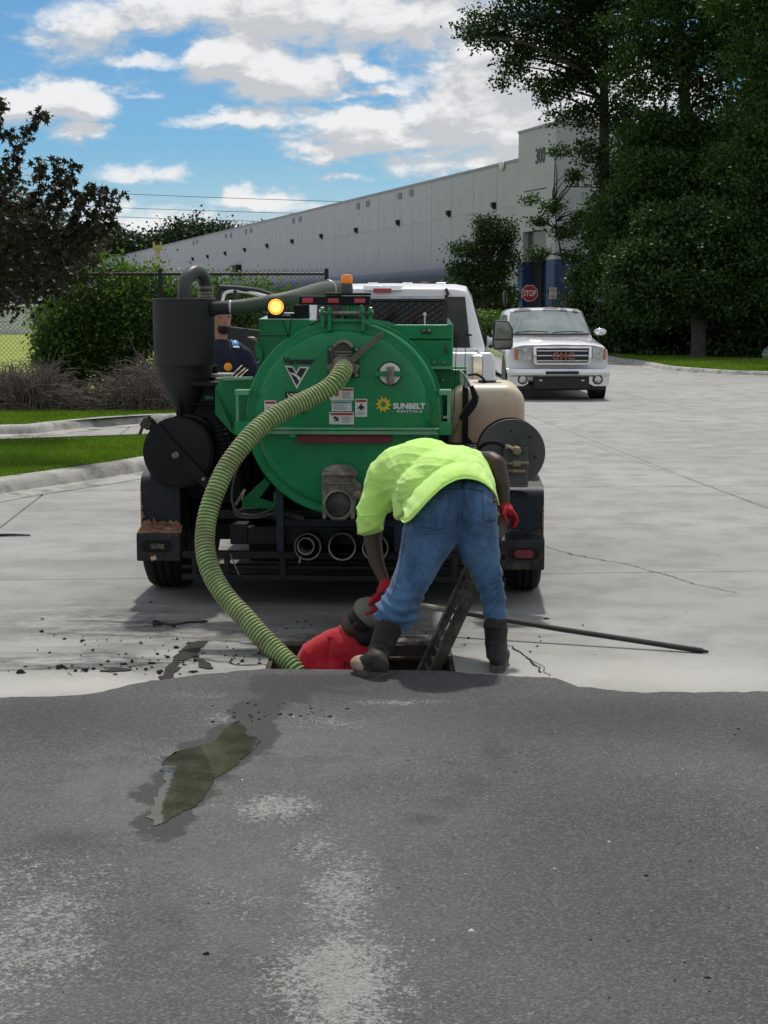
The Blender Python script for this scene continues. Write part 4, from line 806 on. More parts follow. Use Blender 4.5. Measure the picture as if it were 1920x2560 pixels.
# utility box and camera pole at the wood edge
q = P(1553, 889, 0.1); rt = root('utility_box', 'dark green utility box with a pale side panel at the wood edge', 'utility box', (q.x, q.y, .1))
mb = MB(); mb.bx(-.02, .34, 0, .5, 0, .76); mb.build('cabinet', M('box green', (.02, .03, .04), .5), rt, bevel=.02); mb = MB(); mb.prism([(-.22, .02, .02), (-.03, -.01, 0), (-.03, -.01, .76), (-.12, .02, .78), (-.18, .02, .55)], (0, .4, 0)); mb.build('side_panel', M('box pale', (.22, .23, .23), .6), rt)
q = Q(1499, 800, 60); rt = root('camera_pole', 'thin dark pole with small fittings at the wood edge', 'pole', (q.x, 60, .1)); mb = MB(); mb.cyl((0, 0, 0), (0, 0, 2.75), .035, n=8); mb.build('pole', STEEL, rt); mb = MB(); mb.bx(-.12, .12, -.06, .06, 2.1, 2.2); mb.bx(-.05, .10, -.05, .05, 2.6, 2.8); mb.build('fitting', WTRIM, rt)
# white picket-like fence rail in the wood
mb = MB(); a, b = Q(1560, 815, 64), Q(1800, 815, 64); mb.beam(a, b, .04, .04)
for k in range(4):
    p = a.lerp(b, k/3); mb.beam((p.x, p.y, 0), (p.x, p.y, p.z+.05), .06, .06)
tag(mb.build('rail_fence', M('dull rail', (.05, .05, .05), .7)), 'single dark rail on posts inside the edge of the wood', 'fence')
# ================================================================ VACUUM TRAILER
TF = Frame(-.228, 8.62, -3.0)
def T(px, py, yl): return TF.T(px, py, yl)
tr = root('vacuum_trailer', 'green vacuum tank trailer with black hose reels standing behind the open pit', 'trailer', TF.o, TF.a)
BP = M('black enamel', (.0055, .006, .0075), .45, .1, var=.3, sc=5, dirt=(.018, .017, .015), dsc=6, damt=.35, spec=.35)
SEP = M('grey-black separator paint', (.017, .019, .0185), .62, 0, var=.2, sc=4, dirt=(.034, .035, .030), dsc=7, damt=.42, bump=.0006, bs=260)
ALU = M('cast aluminium', (.27, .255, .22), .62, .25, var=.2, sc=14, dirt=(.13, .115, .09), dsc=10, damt=.5, bump=.0015, bs=70)
ZINC = M('dull zinc', (.30, .27, .22), .5, .6, var=.2, sc=20, dirt=(.10, .08, .05), dsc=14, damt=.45)
WHT = M('decal white', (.62, .63, .62), .45, var=.05, dirt=(.45, .45, .42), dsc=30, damt=.3); INK = M('decal black', (.010, .011, .014), .45); REDK = M('decal red', (.40, .02, .03), .45); GRYK = M('decal grey', (.28, .29, .30), .5); TEAL = M('decal teal', (.05, .20, .22), .5)
CHR = M('chrome', (.75, .76, .78), .10, 1.0, var=.02); RUB = M('rubber', (.005, .005, .0055), .85, var=.3, sc=6, dirt=(.015, .014, .012), dsc=5, damt=.4)
REDL = M('red lens', (.42, .008, .02), .18, var=.1, coat=.5); GRND = M('worn green', (.06, .34, .16), .4, var=.25, sc=10, dirt=(.18, .30, .20), dsc=12, damt=.5)
def scale(yl): return (8.62+yl)/FPX
Cc = T(858, 1046, 0); TX, TZ = Cc.x, Cc.z; RR = 244*scale(0)
S0 = scale(0)
def bxpx(mb, x0, y0, x1, y1, yl, dep):
    a, b = T(x0, y0, yl), T(x1, y1, yl); mb.bx(a.x, b.x, yl, yl+dep, b.z, a.z); return mb
# tank shell and door
mb = MB(); mb.lathe([(RR*.965, .03), (RR*.965, 2.35), (RR*.90, 2.48), (RR*.6, 2.58), (0, 2.62)], (TX, 0, TZ), (0, 1, 0), 72); mb.build('tank', GREEN, tr, smooth=40)
mb = MB()
for yy in (.75, 1.45, 2.2): mb.lathe([(RR*.965, yy), (RR*1.0, yy), (RR*1.0, yy+.04), (RR*.965, yy+.04)], (TX, 0, TZ), (0, 1, 0), 64, cap=False)
mb.build('tank_band', GREEN, tr)
mb = MB(); mb.lathe([(RR*.90, -.018), (RR*.985, -.018), (RR, -.008), (RR, .030), (RR*.96, .030)], (TX, 0, TZ), (0, 1, 0), 96, cap=False); mb.build('door_flange', GREEN, tr, smooth=30)
dm = MB(); dm.lathe([(0, -.060), (RR*.5, -.059), (RR*.80, -.056), (RR*.868, -.050), (RR*.895, -.038), (RR*.905, -.020), (RR*.93, -.0195)], (TX, 0, TZ), (0, 1, 0), 96); dm.build('tank_door', GREEN, tr, smooth=50)
YD = -.0625
# hinges
for cx in (815, 917):
    hinge = MB()
    for k, ccx in ((-1, cx-9), (1, cx+9)):
        a = T(ccx-4, 775, -.055); b = T(ccx+4, 826 if k*(cx-866) < 0 else 818, -.055); c1 = T(ccx, 780, -.055); r_ = 13*S0
        hinge.bx(a.x, b.x, -.062, -.020, b.z, c1.z); hinge.cyl((a.x, -.041, c1.z), (b.x, -.041, c1.z), r_, n=20)
    hinge.build('hinge', GREEN, tr, smooth=30)
mb = MB(); a, b = T(801, 782, -.041), T(931, 782, -.041); mb.cyl((a.x, -.041, a.z), (b.x, -.041, b.z), .010, n=12); mb.cyl((a.x-.006, -.041, a.z), (a.x+.012, -.041, a.z), .020, n=6); mb.cyl((b.x-.012, -.041, b.z), (b.x+.006, -.041, b.z), .020, n=6); mb.build('hinge_pin', ZINC, tr)
mb = MB(); bxpx(mb, 824, 797, 905, 806, -.035, .06); bxpx(mb, 826, 806, 903, 812, -.02, .02); mb.build('hinge_plate', GREEN, tr, bevel=.004)
mb = MB(); bxpx(mb, 856, 762, 899, 790, .02, .30); bxpx(mb, 866, 765, 872, 790, -.01, .03); mb.build('mast', GREEN, tr, bevel=.004)
# light bar
mb = MB(); bxpx(mb, 747, 740, 925, 762, .00, .07); bxpx(mb, 812, 732, 925, 738, -.03, .16); bxpx(mb, 735, 762, 772, 797, .08, .05); mb.build('light_bar', BP, tr, bevel=.004)
for cx in (769, 833, 899):
    mb = MB(); bxpx(mb, cx-14, 745, cx+14, 758, -.016, .016); o = mb.build('marker_light', REDL, tr, bevel=.004)
mb = MB(); a = T(867, 735, .03); mb.lathe([(.034, -.002), (.034, .035), (.030, .058)], a, (0, 0, 1), 20); mb.build('beacon_base', M('grey plastic', (.06, .065, .065), .5), tr)
AMB = M('amber lens', (.85, .22, .02), .2, var=.1, coat=.5, emit=(1, .25, .02), es=.12)
mb = MB(); mb.lathe([(.031, .058), (.033, .064), (.033, .092), (.028, .104), (.012, .108), (0, .108)], a, (0, 0, 1), 24); mb.build('beacon_lens', AMB, tr)
# lit work light
c0 = T(690, 767, -.06); mb = MB(); mb.lathe([(.052, -.004), (.054, .02), (.045, .06), (.02, .075)], c0, (0, 1, 0), 28); mb.build('lamp_housing', BP, tr)
mb = MB(); mb.lathe([(.030, -.0105), (.038, -.008), (.044, -.0045)], c0, (0, 1, 0), 28, cap=False); mb.build('lamp_rim', M('amber rim lens', (.9, .35, .04), .25, emit=(1.0, .42, .05), es=1.0), tr)
mb = MB(); mb.lathe([(0, -.014), (.022, -.013), (.030, -.0105)], c0, (0, 1, 0), 28)
lo = mb.build('lamp_lens', M('lit amber lens', (.9, .6, .1), .25, emit=(1.0, .62, .12), es=1.9), tr)
mb = MB(); bxpx(mb, 668, 783, 735, 797, .02, .10); mb.build('lamp_bracket', BP, tr, bevel=.004)
mb = MB(); bxpx(mb, 699, 783, 726, 790, -.01, .03); mb.build('lamp_plate', ZINC, tr)
mb = MB()
for p in ([(705, 800), (716, 830), (722, 850), (715, 870)], [(728, 798), (724, 830), (720, 850), (726, 866)]): mb.tube(spline([T(x, y, -.01) for x, y in p], 5), .0035, 5)
mb.tube(spline([T(800, 800, .05), T(775, 815, .05), T(750, 838, .06), T(715, 866, .06), T(680, 905, .06)], 5), .005, 5); mb.build('wire', RUB, tr)
# top valve with lever
mb = MB(); bxpx(mb, 818, 866, 899, 945, YD-.010, .014); mb.build('valve_plate', M('dark green paint', (.005, .055, .025), .4, var=.2), tr, bevel=.008)
mb = MB()
for (x, y) in ((826, 873), (892, 873), (892, 938), (826, 938)): p = T(x, y, YD-.012); mb.cyl((p.x, YD-.022, p.z), (p.x, YD-.009, p.z), .011, n=6)
mb.build('plate_bolt', ZINC, tr)
mb = MB(); c1 = T(857, 873, YD-.05); c2 = T(858, 920, YD-.05)
oct_ = [(829, 905), (831, 872), (840, 862), (850, 855), (866, 855), (876, 862), (884, 885), (886, 905), (880, 922), (834, 922)]
mb.prism([(T(x, y, YD).x, YD-.085, T(x, y, YD).z) for x, y in oct_], (0, .074, 0)); mb.build('valve_body', M('dark cast iron', (.06, .055, .048), .7, .3, var=.3, sc=12, bump=.003, bs=40), tr, bevel=.006)
mb = MB(); arcp = [T(835, 866, YD-.09), T(845, 857, YD-.09), T(858, 853, YD-.09), T(871, 857, YD-.09), T(881, 868, YD-.09)]; mb.tube(spline(arcp, 5), .009, 8)
for k in range(4): p0, p1 = T(837, 880+k*7, YD-.09), T(879, 880+k*7, YD-.09); mb.tube([p0, p1], .0035, 5)
mb.build('valve_bonnet', ALU, tr)
mb = MB(); c2 = T(858, 915, YD-.09); mb.lathe([(.062, .0), (.062, -.02), (.050, -.022), (.050, -.04)], c2, (0, 1, -.0), 28)
for sg in (-1, 1): mb.box((c2.x+sg*.068, c2.y-.012, c2.z-.015), (.030, .022, .05), (0, sg*.4, 0))
mb.build('hose_coupling', ALU, tr, bevel=.003)
mb = MB(); a, b = T(879, 902, YD-.12), T(952, 838, YD-.14); mid = a.lerp(b, .24); mb.beam(a, mid, .035, .028, (0, 1, 0)); mb.beam(mid, b, .030, .010, (0, 1, 0)); mb.cyl(b+Vector((0, -.006, 0)), b+Vector((0, .006, 0)), .0155, n=16); mb.build('valve_lever', M('worn handle', (.12, .105, .08), .6, .3, var=.2, sc=12, dirt=(.20, .18, .14), damt=.4), tr, bevel=.002)
# decals
def at2(px, py): p = T(px, py, YD); return p
def plate(x0, y0, x1, y1, name, mats, extra, bev=.003):
    mb = MB(); a, b = at2(x0, y0), at2(x1, y1); mb.bx(a.x, b.x, YD-.0022, YD, b.z, a.z); mb.m = 0
    for (u0, v0, u1, v1, mi) in extra:
        mb.m = mi; xa = a.x+(b.x-a.x)*u0; xb = a.x+(b.x-a.x)*u1; za = a.z+(b.z-a.z)*v0; zb_ = a.z+(b.z-a.z)*v1; mb.bx(xa, xb, YD-.0032-.0003*mi, YD-.0022, zb_, za)
    mb.m = 0; return mb.build(name, mats, tr, smooth=0)
lines = lambda u0, u1, v0, v1, n, mi=1, sd=1: [(u0, v0+(v1-v0)*k/n, u0+(u1-u0)*(.65+.35*((k*7+sd) % 5)/5), v0+(v1-v0)*(k+.45)/n, mi) for k in range(n)]
DM = [WHT, GRYK, REDK, INK, TEAL]
def pict(cx, cy, s_, mat, kind):
    """small decal figure made of raised shapes"""
    mb = MB(); c = at2(cx, cy); q = YD-.0042
    def poly(pts): mb.prism([(c.x+x*s_, q, c.z+y*s_) for x, y in pts], (0, .0012, 0))
    if kind == 'burst': poly([(-.5, .5), (-.2, .2), (-.25, .55), (0, .2), (.25, .6), (.2, .2), (.5, .45), (.35, .05), (.55, -.3), (.2, -.15), (.1, -.5), (-.1, -.2), (-.35, -.55), (-.3, -.05), (-.55, -.1), (-.35, .12)])
    elif kind == 'man': poly([(-.12, .28), (-.16, .42), (0, .56), (.16, .42), (.12, .28), (.3, .18), (.55, -.15), (.5, -.28), (.2, -.12), (.22, -.4), (-.22, -.4), (-.2, -.12), (-.5, -.28), (-.55, -.15), (-.3, .18)])
    elif kind == 'hand': poly([(-.6, .5), (0, .5), (.1, .25), (.5, .4), (.35, .1), (.6, -.05), (.3, -.2), (.55, -.45), (-.2, -.5), (-.45, -.35), (0, -.2), (-.1, 0), (-.5, -.1)])
    mb.build('pictogram', mat, tr, smooth=0)
plate(825, 969, 884, 1001, 'warning_decal', DM, [(.5, .08, .97, .24, 2)]+lines(.52, .96, .34, .92, 5)); pict(842, 986, .020*1.2, REDK, 'burst')
plate(829, 1002.5, 879, 1028, 'warning_decal', DM, [(.04, .06, .96, .22, 4)]+lines(.08, .95, .34, .92, 5, 1, 3))
plate(823, 1030.5, 885, 1061, 'warning_decal', DM, [(.05, .06, .96, .24, 2)]+lines(.5, .96, .36, .92, 5, 1, 2)); pict(841, 1047, .024*1.1, INK, 'hand')
plate(888, 997, 918, 1042, 'warning_decal', DM, [(.08, .06, .92, .18, 2)]+lines(.1, .92, .72, .94, 3, 1, 2)); pict(903, 1018, .028*1.3, INK, 'man')
plate(661, 1001, 691, 1042, 'warning_decal', DM, [(.08, .06, .92, .2, 2), (.2, .4, .8, .75, 1)])
plate(713, 979, 763, 1033, 'model_decal', [INK, WHT], [(.05, .82, .95, .86, 1)])
def dtext(body, px, py, w_, h_, mat, **k):
    c = at2(px, py); return text('lettering', body, .05, mat, tr, (c.x, YD-.004, c.z), (R(90), 0, 0), .0008, width=w_*S0, height=h_*S0, **k)
dtext('Vermeer', 747, 902, 78, 17, INK, offset=.0022, shear=.12)
dtext('®', 792, 897, 5, 5, INK)
dtext('VX30', 738, 990, 40, 14, WHT, offset=.001, shear=.1)
dtext('SUNBELT', 1023, 1015, 80, 15, WHT, offset=.0025)
dtext('RENTALS', 1024, 1028, 62, 6.5, WHT, offset=.0006)
def dpoly(name, pts, mat, yo, holes=None):
    mb = MB(); pp = [at2(x, y) for x, y in pts]; mb.prism([(p.x, YD-yo, p.z) for p in pp], (0, .0012, 0)); return mb.build(name, mat, tr, smooth=0)
def vpoly(s_=0):
    o = [(713, 915), (735, 915), (745, 938), (757, 915), (773, 918), (742, 972)]
    return o
dpoly('emblem_border', [(712, 914), (732, 916), (741, 930), (749, 917), (774, 917), (742, 973)], WHT, .0025)
dpoly('emblem_field', [(717, 918), (731, 919), (741, 936), (751, 920), (767, 921), (742, 964)], INK, .0040)
dpoly('emblem_road', [(723, 930), (738, 934), (748, 941), (753, 946), (748, 953), (741, 942), (730, 936)], WHT, .0052)
sun_pts = []
for k in range(10):
    a = 2*math.pi*k/10; sun_pts += [(958.5+22*math.cos(a), 1011+22*math.sin(a)), (958.5+14.5*math.cos(a+.32), 1011+14.5*math.sin(a+.32)), (958.5+14.5*math.cos(a+.55), 1011+14.5*math.sin(a+.55))]
YK = M('decal yellow', (.62, .47, .02), .45); dpoly('sun_emblem', sun_pts, YK, .0025)
dpoly('sun_centre', [(958.5+6.5*math.cos(2*math.pi*k/16), 1011+6.5*math.sin(2*math.pi*k/16)) for k in range(16)], GREEN, .0040)
# sight gauge
c3 = T(975, 934, YD); mb = MB(); mb.lathe([(.060, .0), (.060, -.016), (.056, -.022), (.0, -.024)], c3, (0, 1, 0), 28); mb.build('sight_glass', M('milky glass', (.62, .62, .58), .12, var=.15, sc=20), tr)
mb = MB(); mb.lathe([(.066, .001), (.066, -.010), (.0605, -.010)], c3, (0, 1, 0), 28); mb.build('gauge_ring', BP, tr)
mb = MB(); mb.bx(c3.x-.085, c3.x+.075, YD-.036, YD-.026, c3.z-.014, c3.z+.014); mb.build('gauge_bar', GREEN, tr, bevel=.003)
mb = MB(); mb.bx(c3.x-.016, c3.x+.024, YD-.050, YD-.038, c3.z-.055, c3.z+.040); mb.build('gauge_clamp', ALU, tr, bevel=.003)
# cross bar with lock brackets
mb = MB(); bxpx(mb, 612, 1069, 1100, 1076, -.14, .07); bxpx(mb, 625, 1076, 1096, 1087, -.13, .012); mb.build('cross_bar', GRND, tr, bevel=.002)
mb = MB(); bxpx(mb, 740, 1066, 840, 1069, -.12, .05); bxpx(mb, 724, 1085, 739, 1093, -.14, .03); mb.build('bar_tab', GREEN, tr)
for (x0, x1, sg) in ((586, 622, 1), (1098, 1128, -1)):
    mb = MB(); bxpx(mb, x0, 1056, x1, 1088, -.15, .10); mb.build('lock_bracket', GREEN, tr, bevel=.004)
    mb = MB(); xa = x0+3 if sg > 0 else x1-10; bxpx(mb, xa, 986, xa+8, 1056, -.10, .03); bxpx(mb, x0, 975, x1, 988, -.10, .12); mb.build('lock_arm', GRND, tr, bevel=.003)
mb = MB(); bxpx(mb, 744, 1090, 980, 1108, -.11, .035); mb.prism([T(744, 1090, -.11), T(760, 1083, -.11), T(975, 1083, -.11), T(980, 1090, -.11)], (0, .03, 0)); mb.build('door_bumper', M('dark red paint', (.13, .012, .022), .5, var=.2, sc=8, dirt=(.20, .10, .10), damt=.3), tr, bevel=.003)
# lower dump valve
c4 = T(850, 1260, YD-.10)
mb = MB(); out = [(806, 1187), (804, 1225), (809, 1262), (818, 1290), (832, 1301), (861, 1301), (876, 1290), (886, 1268), (888, 1240), (900, 1228), (902, 1214), (888, 1204), (884, 1187)]
mb.prism([(T(x, y, YD-.09).x, YD-.10, T(x, y, YD-.09).z) for x, y in out], (0, .098, 0)); mb.build('dump_valve', ALU, tr, bevel=.010, seg=3)
mb = MB(); dome = [(804, 1186)]+[(847-40*math.cos(R(a)), 1180-18*math.sin(R(a))) for a in range(10, 180, 17)]+[(891, 1186)]
mb.prism([(T(x, y, YD-.09).x, YD-.115, T(x, y, YD-.09).z) for x, y in dome], (0, .10, 0)); a, b = T(804, 1180, YD-.115), T(892, 1189, YD-.115); mb.bx(a.x, b.x, YD-.135, YD-.02, b.z, a.z); mb.build('valve_cap', ALU, tr, bevel=.006)
mb = MB(); c4 = T(847, 1260, YD-.10); mb.lathe([(.084, .0), (.084, -.04), (.074, -.045), (.070, -.03)], c4, (0, 1, 0), 36, cap=False)
for sg in (-1, 1): mb.bx(c4.x+sg*.078-.010, c4.x+sg*.078+.010, c4.y-.03, c4.y-.005, c4.z-.08, c4.z+.07)
a = T(806, 1208, YD-.10); b = T(886, 1208, YD-.10); mb.bx(a.x, b.x, YD-.112, YD-.098, a.z-.006, a.z+.006); mb.bx(c4.x-.004, c4.x+.004, YD-.112, YD-.098, c4.z+.07, a.z); mb.build('valve_ring', ALU, tr, bevel=.003)
mb = MB(); mb.lathe([(.070, -.022), (.06, -.030), (0, -.034)], c4, (0, 1, 0), 28); mb.build('valve_plug', M('scuffed rubber', (.045, .045, .045), .75, var=.5, sc=18, dirt=(.12, .11, .095), dsc=12, damt=.45), tr)
mb = MB(); p = T(894, 1236, YD-.11); mb.lathe([(.022, 0), (.022, -.02), (.012, -.026)], p, (0, 1, 0), 12); mb.build('drain_plug', M('brass', (.35, .26, .12), .45, .7, var=.2, dirt=(.16, .12, .08), damt=.4), tr)
# pipe storage tubes
for (cx, cy, r_) in ((769, 1367, 34), (855, 1367, 35), (938, 1370, 33)):
    c5 = T(cx, cy, -.02); k = scale(-.02); r1 = r_*k
    mb = MB(); mb.lathe([(r1*.92, .0), (r1, -.004), (r1, .03), (r1*.96, .06), (r1*.94, 2.6), (r1*.88, 2.6), (r1*.88, .0)], c5, (0, 1, 0), 40, cap=False); mb.build('storage_tube', BP, tr)
    mb = MB(); mb.lathe([(r1*.90, .001), (r1*1.0, -.007), (r1*1.015, .006)], c5, (0, 1, 0), 40, cap=False); mb.build('tube_rim', ZINC, tr)
    mb = MB(); mb.lathe([(r1*.9, 2.55), (0, 2.56)], c5, (0, 1, 0), 30); mb.build('tube_end', BP, tr)
c5 = T(764, 1366, -.03); mb = MB(); mb.lathe([(.044, .0), (.048, -.004), (.048, .02), (.044, .3)], c5, (0, 1, 0), 30, cap=False); mb.build('tube_rim', WTRIM, tr)
mb = MB(); mb.tube([T(752, 1392, -.04), T(748, 1408, -.04)], .006, 6); mb.build('tube_pin', ZINC, tr)
# separator drum (cyclone)
YS = .42; ks = scale(YS); cs = T(459, 748, YS); xs = cs.x; rs_ = 77*ks
zt = T(459, 748, YS).z; zm = T(459, 911, YS).z; zb_ = T(447, 1050, YS).z
mb = MB(); mb.lathe([(rs_*1.01, zt), (rs_*1.01, zt-.008), (rs_*.995, zt-.009), (rs_*.985, zm), (rs_*.965, zm-.004), (rs_*.90, zm-.02), (rs_*.86, zm-.06), (rs_*.22, zb_)], (xs, YS, 0), (0, 0, 1), 64); mb.build('separator_drum', SEP, tr, smooth=30)
mb = MB(); mb.lathe([(rs_*.6, zt+.0005), (rs_*1.0, zt+.0005), (rs_*.99, zt+.004), (0, zt+.006)], (xs, YS, 0), (0, 0, 1), 64); mb.build('drum_lid', M('dusty lid', (.09, .095, .095), .5, dirt=(.15, .15, .145), damt=.4), tr)
mb = MB(); q0 = T(462, 745, YS-.02); k = ks; el = [q0+Vector((0, 0, -.01)), q0+Vector((0, .0, .07)), q0+Vector((.012, .02, .115)), q0+Vector((.045, .07, .150)), q0+Vector((.075, .12, .142)), q0+Vector((.09, .16, .10)), q0+Vector((.095, .17, .04)), q0+Vector((.095, .17, -.02))]
mb.tube(spline(el, 5), .040, 20); mb.build('elbow', M('elbow paint', (.055, .058, .055), .38, .1, var=.2, sc=8), tr, smooth=60)
mb = MB()
for dz in (.062, .030, .012): mb.lathe([(.046, dz-.008), (.048, dz), (.046, dz+.008)], q0+Vector((.095, .17, 0)), (0, 0, 1), 20, cap=False)
mb.build('elbow_clamp', ZINC, tr)
mb = MB(); a = T(515, 790, YS-.05); ee = [T(520, 782, YS), T(540, 771, YS-.05), T(575, 769, YS-.05)]; mb.tube(spline(ee, 5), [.030]*3+[.040]*8, 18); mb.build('inlet_elbow', SEP, tr, smooth=60)
OLV = M('olive duct', (.060, .075, .052), .6, var=.2, sc=5, dirt=(.10, .11, .085), damt=.4)
mb = MB(); dp = spline([T(568, 769, YS-.05), T(610, 766, YS-.03), T(670, 757, YS+.02), T(730, 746, YS+.15), T(790, 728, YS+.6), T(822, 722, YS+1.0), T(846, 722, YS+1.3)], 6)
mb.tube(dp, [.041+.012*i/(len(dp)-1)+(.0006 if i % 2 else 0) for i in range(len(dp))], 20); mb.build('air_duct', OLV, tr, smooth=60)
mb = MB(); q1 = T(577, 769, YS-.05); mb.lathe([(.044, -.006), (.046, 0), (.044, .006)], q1, (1, .02, .03), 24, cap=False); q2 = T(822, 722, YS+1.0); mb.lathe([(.058, -.008), (.060, 0), (.058, .008)], q2, (.5, .8, .1), 24, cap=False); mb.build('duct_clamp', M('bright band', (.5, .5, .48), .35, .7), tr)
# drum stand, brackets, ribbed hose
mb = MB(); bxpx(mb, 444, 962, 446+2, 1045, YS-.10, .10)
mb.prism([T(446, 965, YS-.1), T(452, 975, YS-.1), T(452, 1045, YS-.1), T(440, 1045, YS-.1)], (0, .05, 0)); bxpx(mb, 475, 955, 552, 966, YS-.2, .4); bxpx(mb, 470, 966, 540, 1045, YS-.02, .6); bxpx(mb, 472, 1008, 540, 1012, YS-.12, .12); mb.build('drum_stand', BP, tr, bevel=.004)
mb = MB(); bxpx(mb, 512, 990, 534, 998, YS-.035, .01); mb.build('stand_label', TEAL, tr)
mb = MB(); mb.m = 0; bxpx(mb, 520, 935, 575, 945, YS+.05, .25); bxpx(mb, 538, 945, 570, 952, YS-.05, .2); mb.build('engine_tray', M('dull tin', (.28, .27, .23), .6, .3, dirt=(.12, .11, .09), damt=.4), tr, bevel=.003)
mb = MB()
for (a, b) in (((578, 942), (606, 914)), ((588, 944), (614, 921)), ((600, 944), (620, 925))): mb.beam(T(*a, YS+.1), T(*b, YS+.2), .012, .010)
mb.tube(spline([T(620, 846, YS+.5), T(634, 846, YS+.5), T(642, 852, YS+.5), T(645, 866, YS+.5)], 4), .009, 8); mb.build('tray_rail', ZINC, tr)
def ribbed(name, pts, r, pitch, mat, mat2=None, wr=.2):
    sp_ = spline(pts, 10); mb = MB(); L_ = sum((b-a).length for a, b in zip(sp_[:-1], sp_[1:])); n_ = int(L_/pitch*2); res = []; ds = [0]
    for a, b in zip(sp_[:-1], sp_[1:]): ds.append(ds[-1]+(b-a).length)
    for k in range(n_+1):
        d_ = L_*k/n_; i = max(0, min(len(sp_)-2, int(np.searchsorted(ds, d_))-1)); f = (d_-ds[i])/max(1e-6, ds[i+1]-ds[i]); res.append(sp_[i].lerp(sp_[i+1], f))
    mb.tube(res, [r*(1 if k % 2 else 1-wr) for k in range(len(res))], 16); return mb.build(name, mat, tr if mat2 is None else mat2, smooth=20)
ribbed('drain_hose', [T(530, 1040, YS-.12), T(548, 1070, YS-.16), T(557, 1100, YS-.18), T(556, 1140, YS-.16), T(548, 1180, YS-.12), T(545, 1240, YS-.05)], .040, .022, RUB)
ribbed('drain_hose', [T(532, 912, YS+.15), T(533, 930, YS+.15), T(533, 950, YS+.15)], .030, .018, RUB)
# side wings of the tank rear
mb = MB(); mb.prism([T(538, 968, .12), T(560, 942, .12), T(634, 942, .12), T(640, 1080, .12), T(588, 1088, .12), T(572, 1075, .12), T(538, 1035, .12)], (0, .012, 0)); mb.build('wing_plate', GREEN, tr, bevel=.002)
mb = MB(); mb.prism([T(538, 968, .12), T(542, 1000, .05), T(575, 1060, .04), T(578, 1075, .12)], (0, .006, 0)); mb.prism([T(560, 942, .10), T(634, 942, .10), T(634, 948, .10), T(562, 950, .10)], (0, -.06, 0)); mb.build('wing_fold', GRND, tr)
# green side boxes either side of the tank
mb = MB(); bxpx(mb, 648, 800, 780, 1100, .55, .5); bxpx(mb, 640, 905, 650, 912, .5, .2); mb.build('side_box', GREEN, tr, bevel=.006)
mb = MB(); a, b = T(648, 800, .55), T(780, 787, .55); mb.prism([(a.x, .55, a.z), (a.x+.03, 1.05, a.z+.04), (a.x+.26, 1.05, a.z+.04), (a.x+.30, .55, a.z)], (0, 0, .006)); mb.build('box_lid', M('pale green lid', (.30, .46, .38), .35), tr)
mb = MB(); bxpx(mb, 648, 838, 780, 840, .545, .006); mb.build('box_seam', M('dark green paint', (.005, .055, .025), .4, var=.2), tr)
mb = MB(); mb.prism([T(630, 846, .5), T(636, 850, .5), T(640, 890, .5), T(655, 905, .5), T(655, 880, .5), T(648, 860, .5)], (0, .02, 0)); mb.build('lifting_hook', GREEN, tr)
YR = 1.15
mb = MB(); bxpx(mb, 985, 812, 1131, 848, YR, .5); bxpx(mb, 985, 849.5, 1131, 920, YR+.01, .5); bxpx(mb, 1010, 924, 1166, 975, YR+.02, .5); bxpx(mb, 985, 975, 1120, 1040, YR+.1, .3); mb.build('side_box', GREEN, tr, bevel=.006)
mb = MB(); bxpx(mb, 1078, 917, 1166, 923, YR-.10, .12); mb.build('box_flange', GRND, tr)
mb = MB(); bxpx(mb, 1054, 822, 1078, 834, YR-.012, .012); bxpx(mb, 1113, 858, 1119, 885, YR-.02, .02); mb.build('box_latch', M('dark green paint', (.005, .055, .025), .4, var=.2), tr, bevel=.003)
mb = MB()
for (x, y) in ((1060, 826), (1073, 826), (1085, 907), (1110, 907), (1082, 950), (1108, 950), (1116, 864)): p = T(x, y, YR-.02); mb.cyl((p.x, YR-.03, p.z), (p.x, YR+.02, p.z), .010, n=6)
mb.build('box_bolt', ZINC, tr)
mb = MB(); mb.prism([T(1118, 795, YR), T(1122, 797, YR), T(1133, 812, YR), T(1118, 812, YR)], (0, .01, 0)); mb.build('box_corner', M('pale green lid', (.30, .46, .38), .35), tr)
# fresh water tank
m, t = newmat('tan polyethylene'); v = t.n('ShaderNodeTexCoord').outputs['Object']; s5 = t.n('ShaderNodeSeparateXYZ', {0: v}); n1 = t.noise(v, 3, 6, .65); n2 = t.noise(t.n('ShaderNodeMapping', {0: v, 3: (20, 20, 1.5)}).outputs[0], 1.0, 6, .7)
lv = t.ramp(t.m('ADD', s5.outputs[2], t.m('MULTIPLY', t.m('SUBTRACT', n1, .5), .10)), 1.05, 1.22)   # water inside shows through below this level
c = t.mix(lv, (.47, .335, .225), (.68, .575, .43)); c = t.mix(t.m('MULTIPLY', t.ramp(n2, .5, .75), .35), c, (.34, .25, .17)); c = t.mix(t.m('MULTIPLY', t.ramp(t.noise(v, 11, 6, .7), .56, .7), .3), c, (.30, .23, .16))
b = t.n('ShaderNodeBsdfPrincipled', {'Base Color': c, 'Roughness': t.ramp(n1, .3, .7, .3, .5), 'Subsurface Weight': .1, 'Subsurface Radius': (.03, .02, .01)}); finish(t, b); TAN = m
YW = .95
def rrect(x0, x1, z0, z1, y, r, n=6):
    out = []
    for (cx, cz, a0) in ((x1-r, z1-r, 0), (x0+r, z1-r, 90), (x0+r, z0+r, 180), (x1-r, z0+r, 270)):
        for k in range(n+1): a = R(a0+90*k/n); out.append((cx+r*math.cos(a), y, cz+r*math.sin(a)))
    return out
a, b = T(1119, 962, YW), T(1311, 1150, YW); x0, x1, z1, z0 = a.x, b.x, a.z, b.z-.05
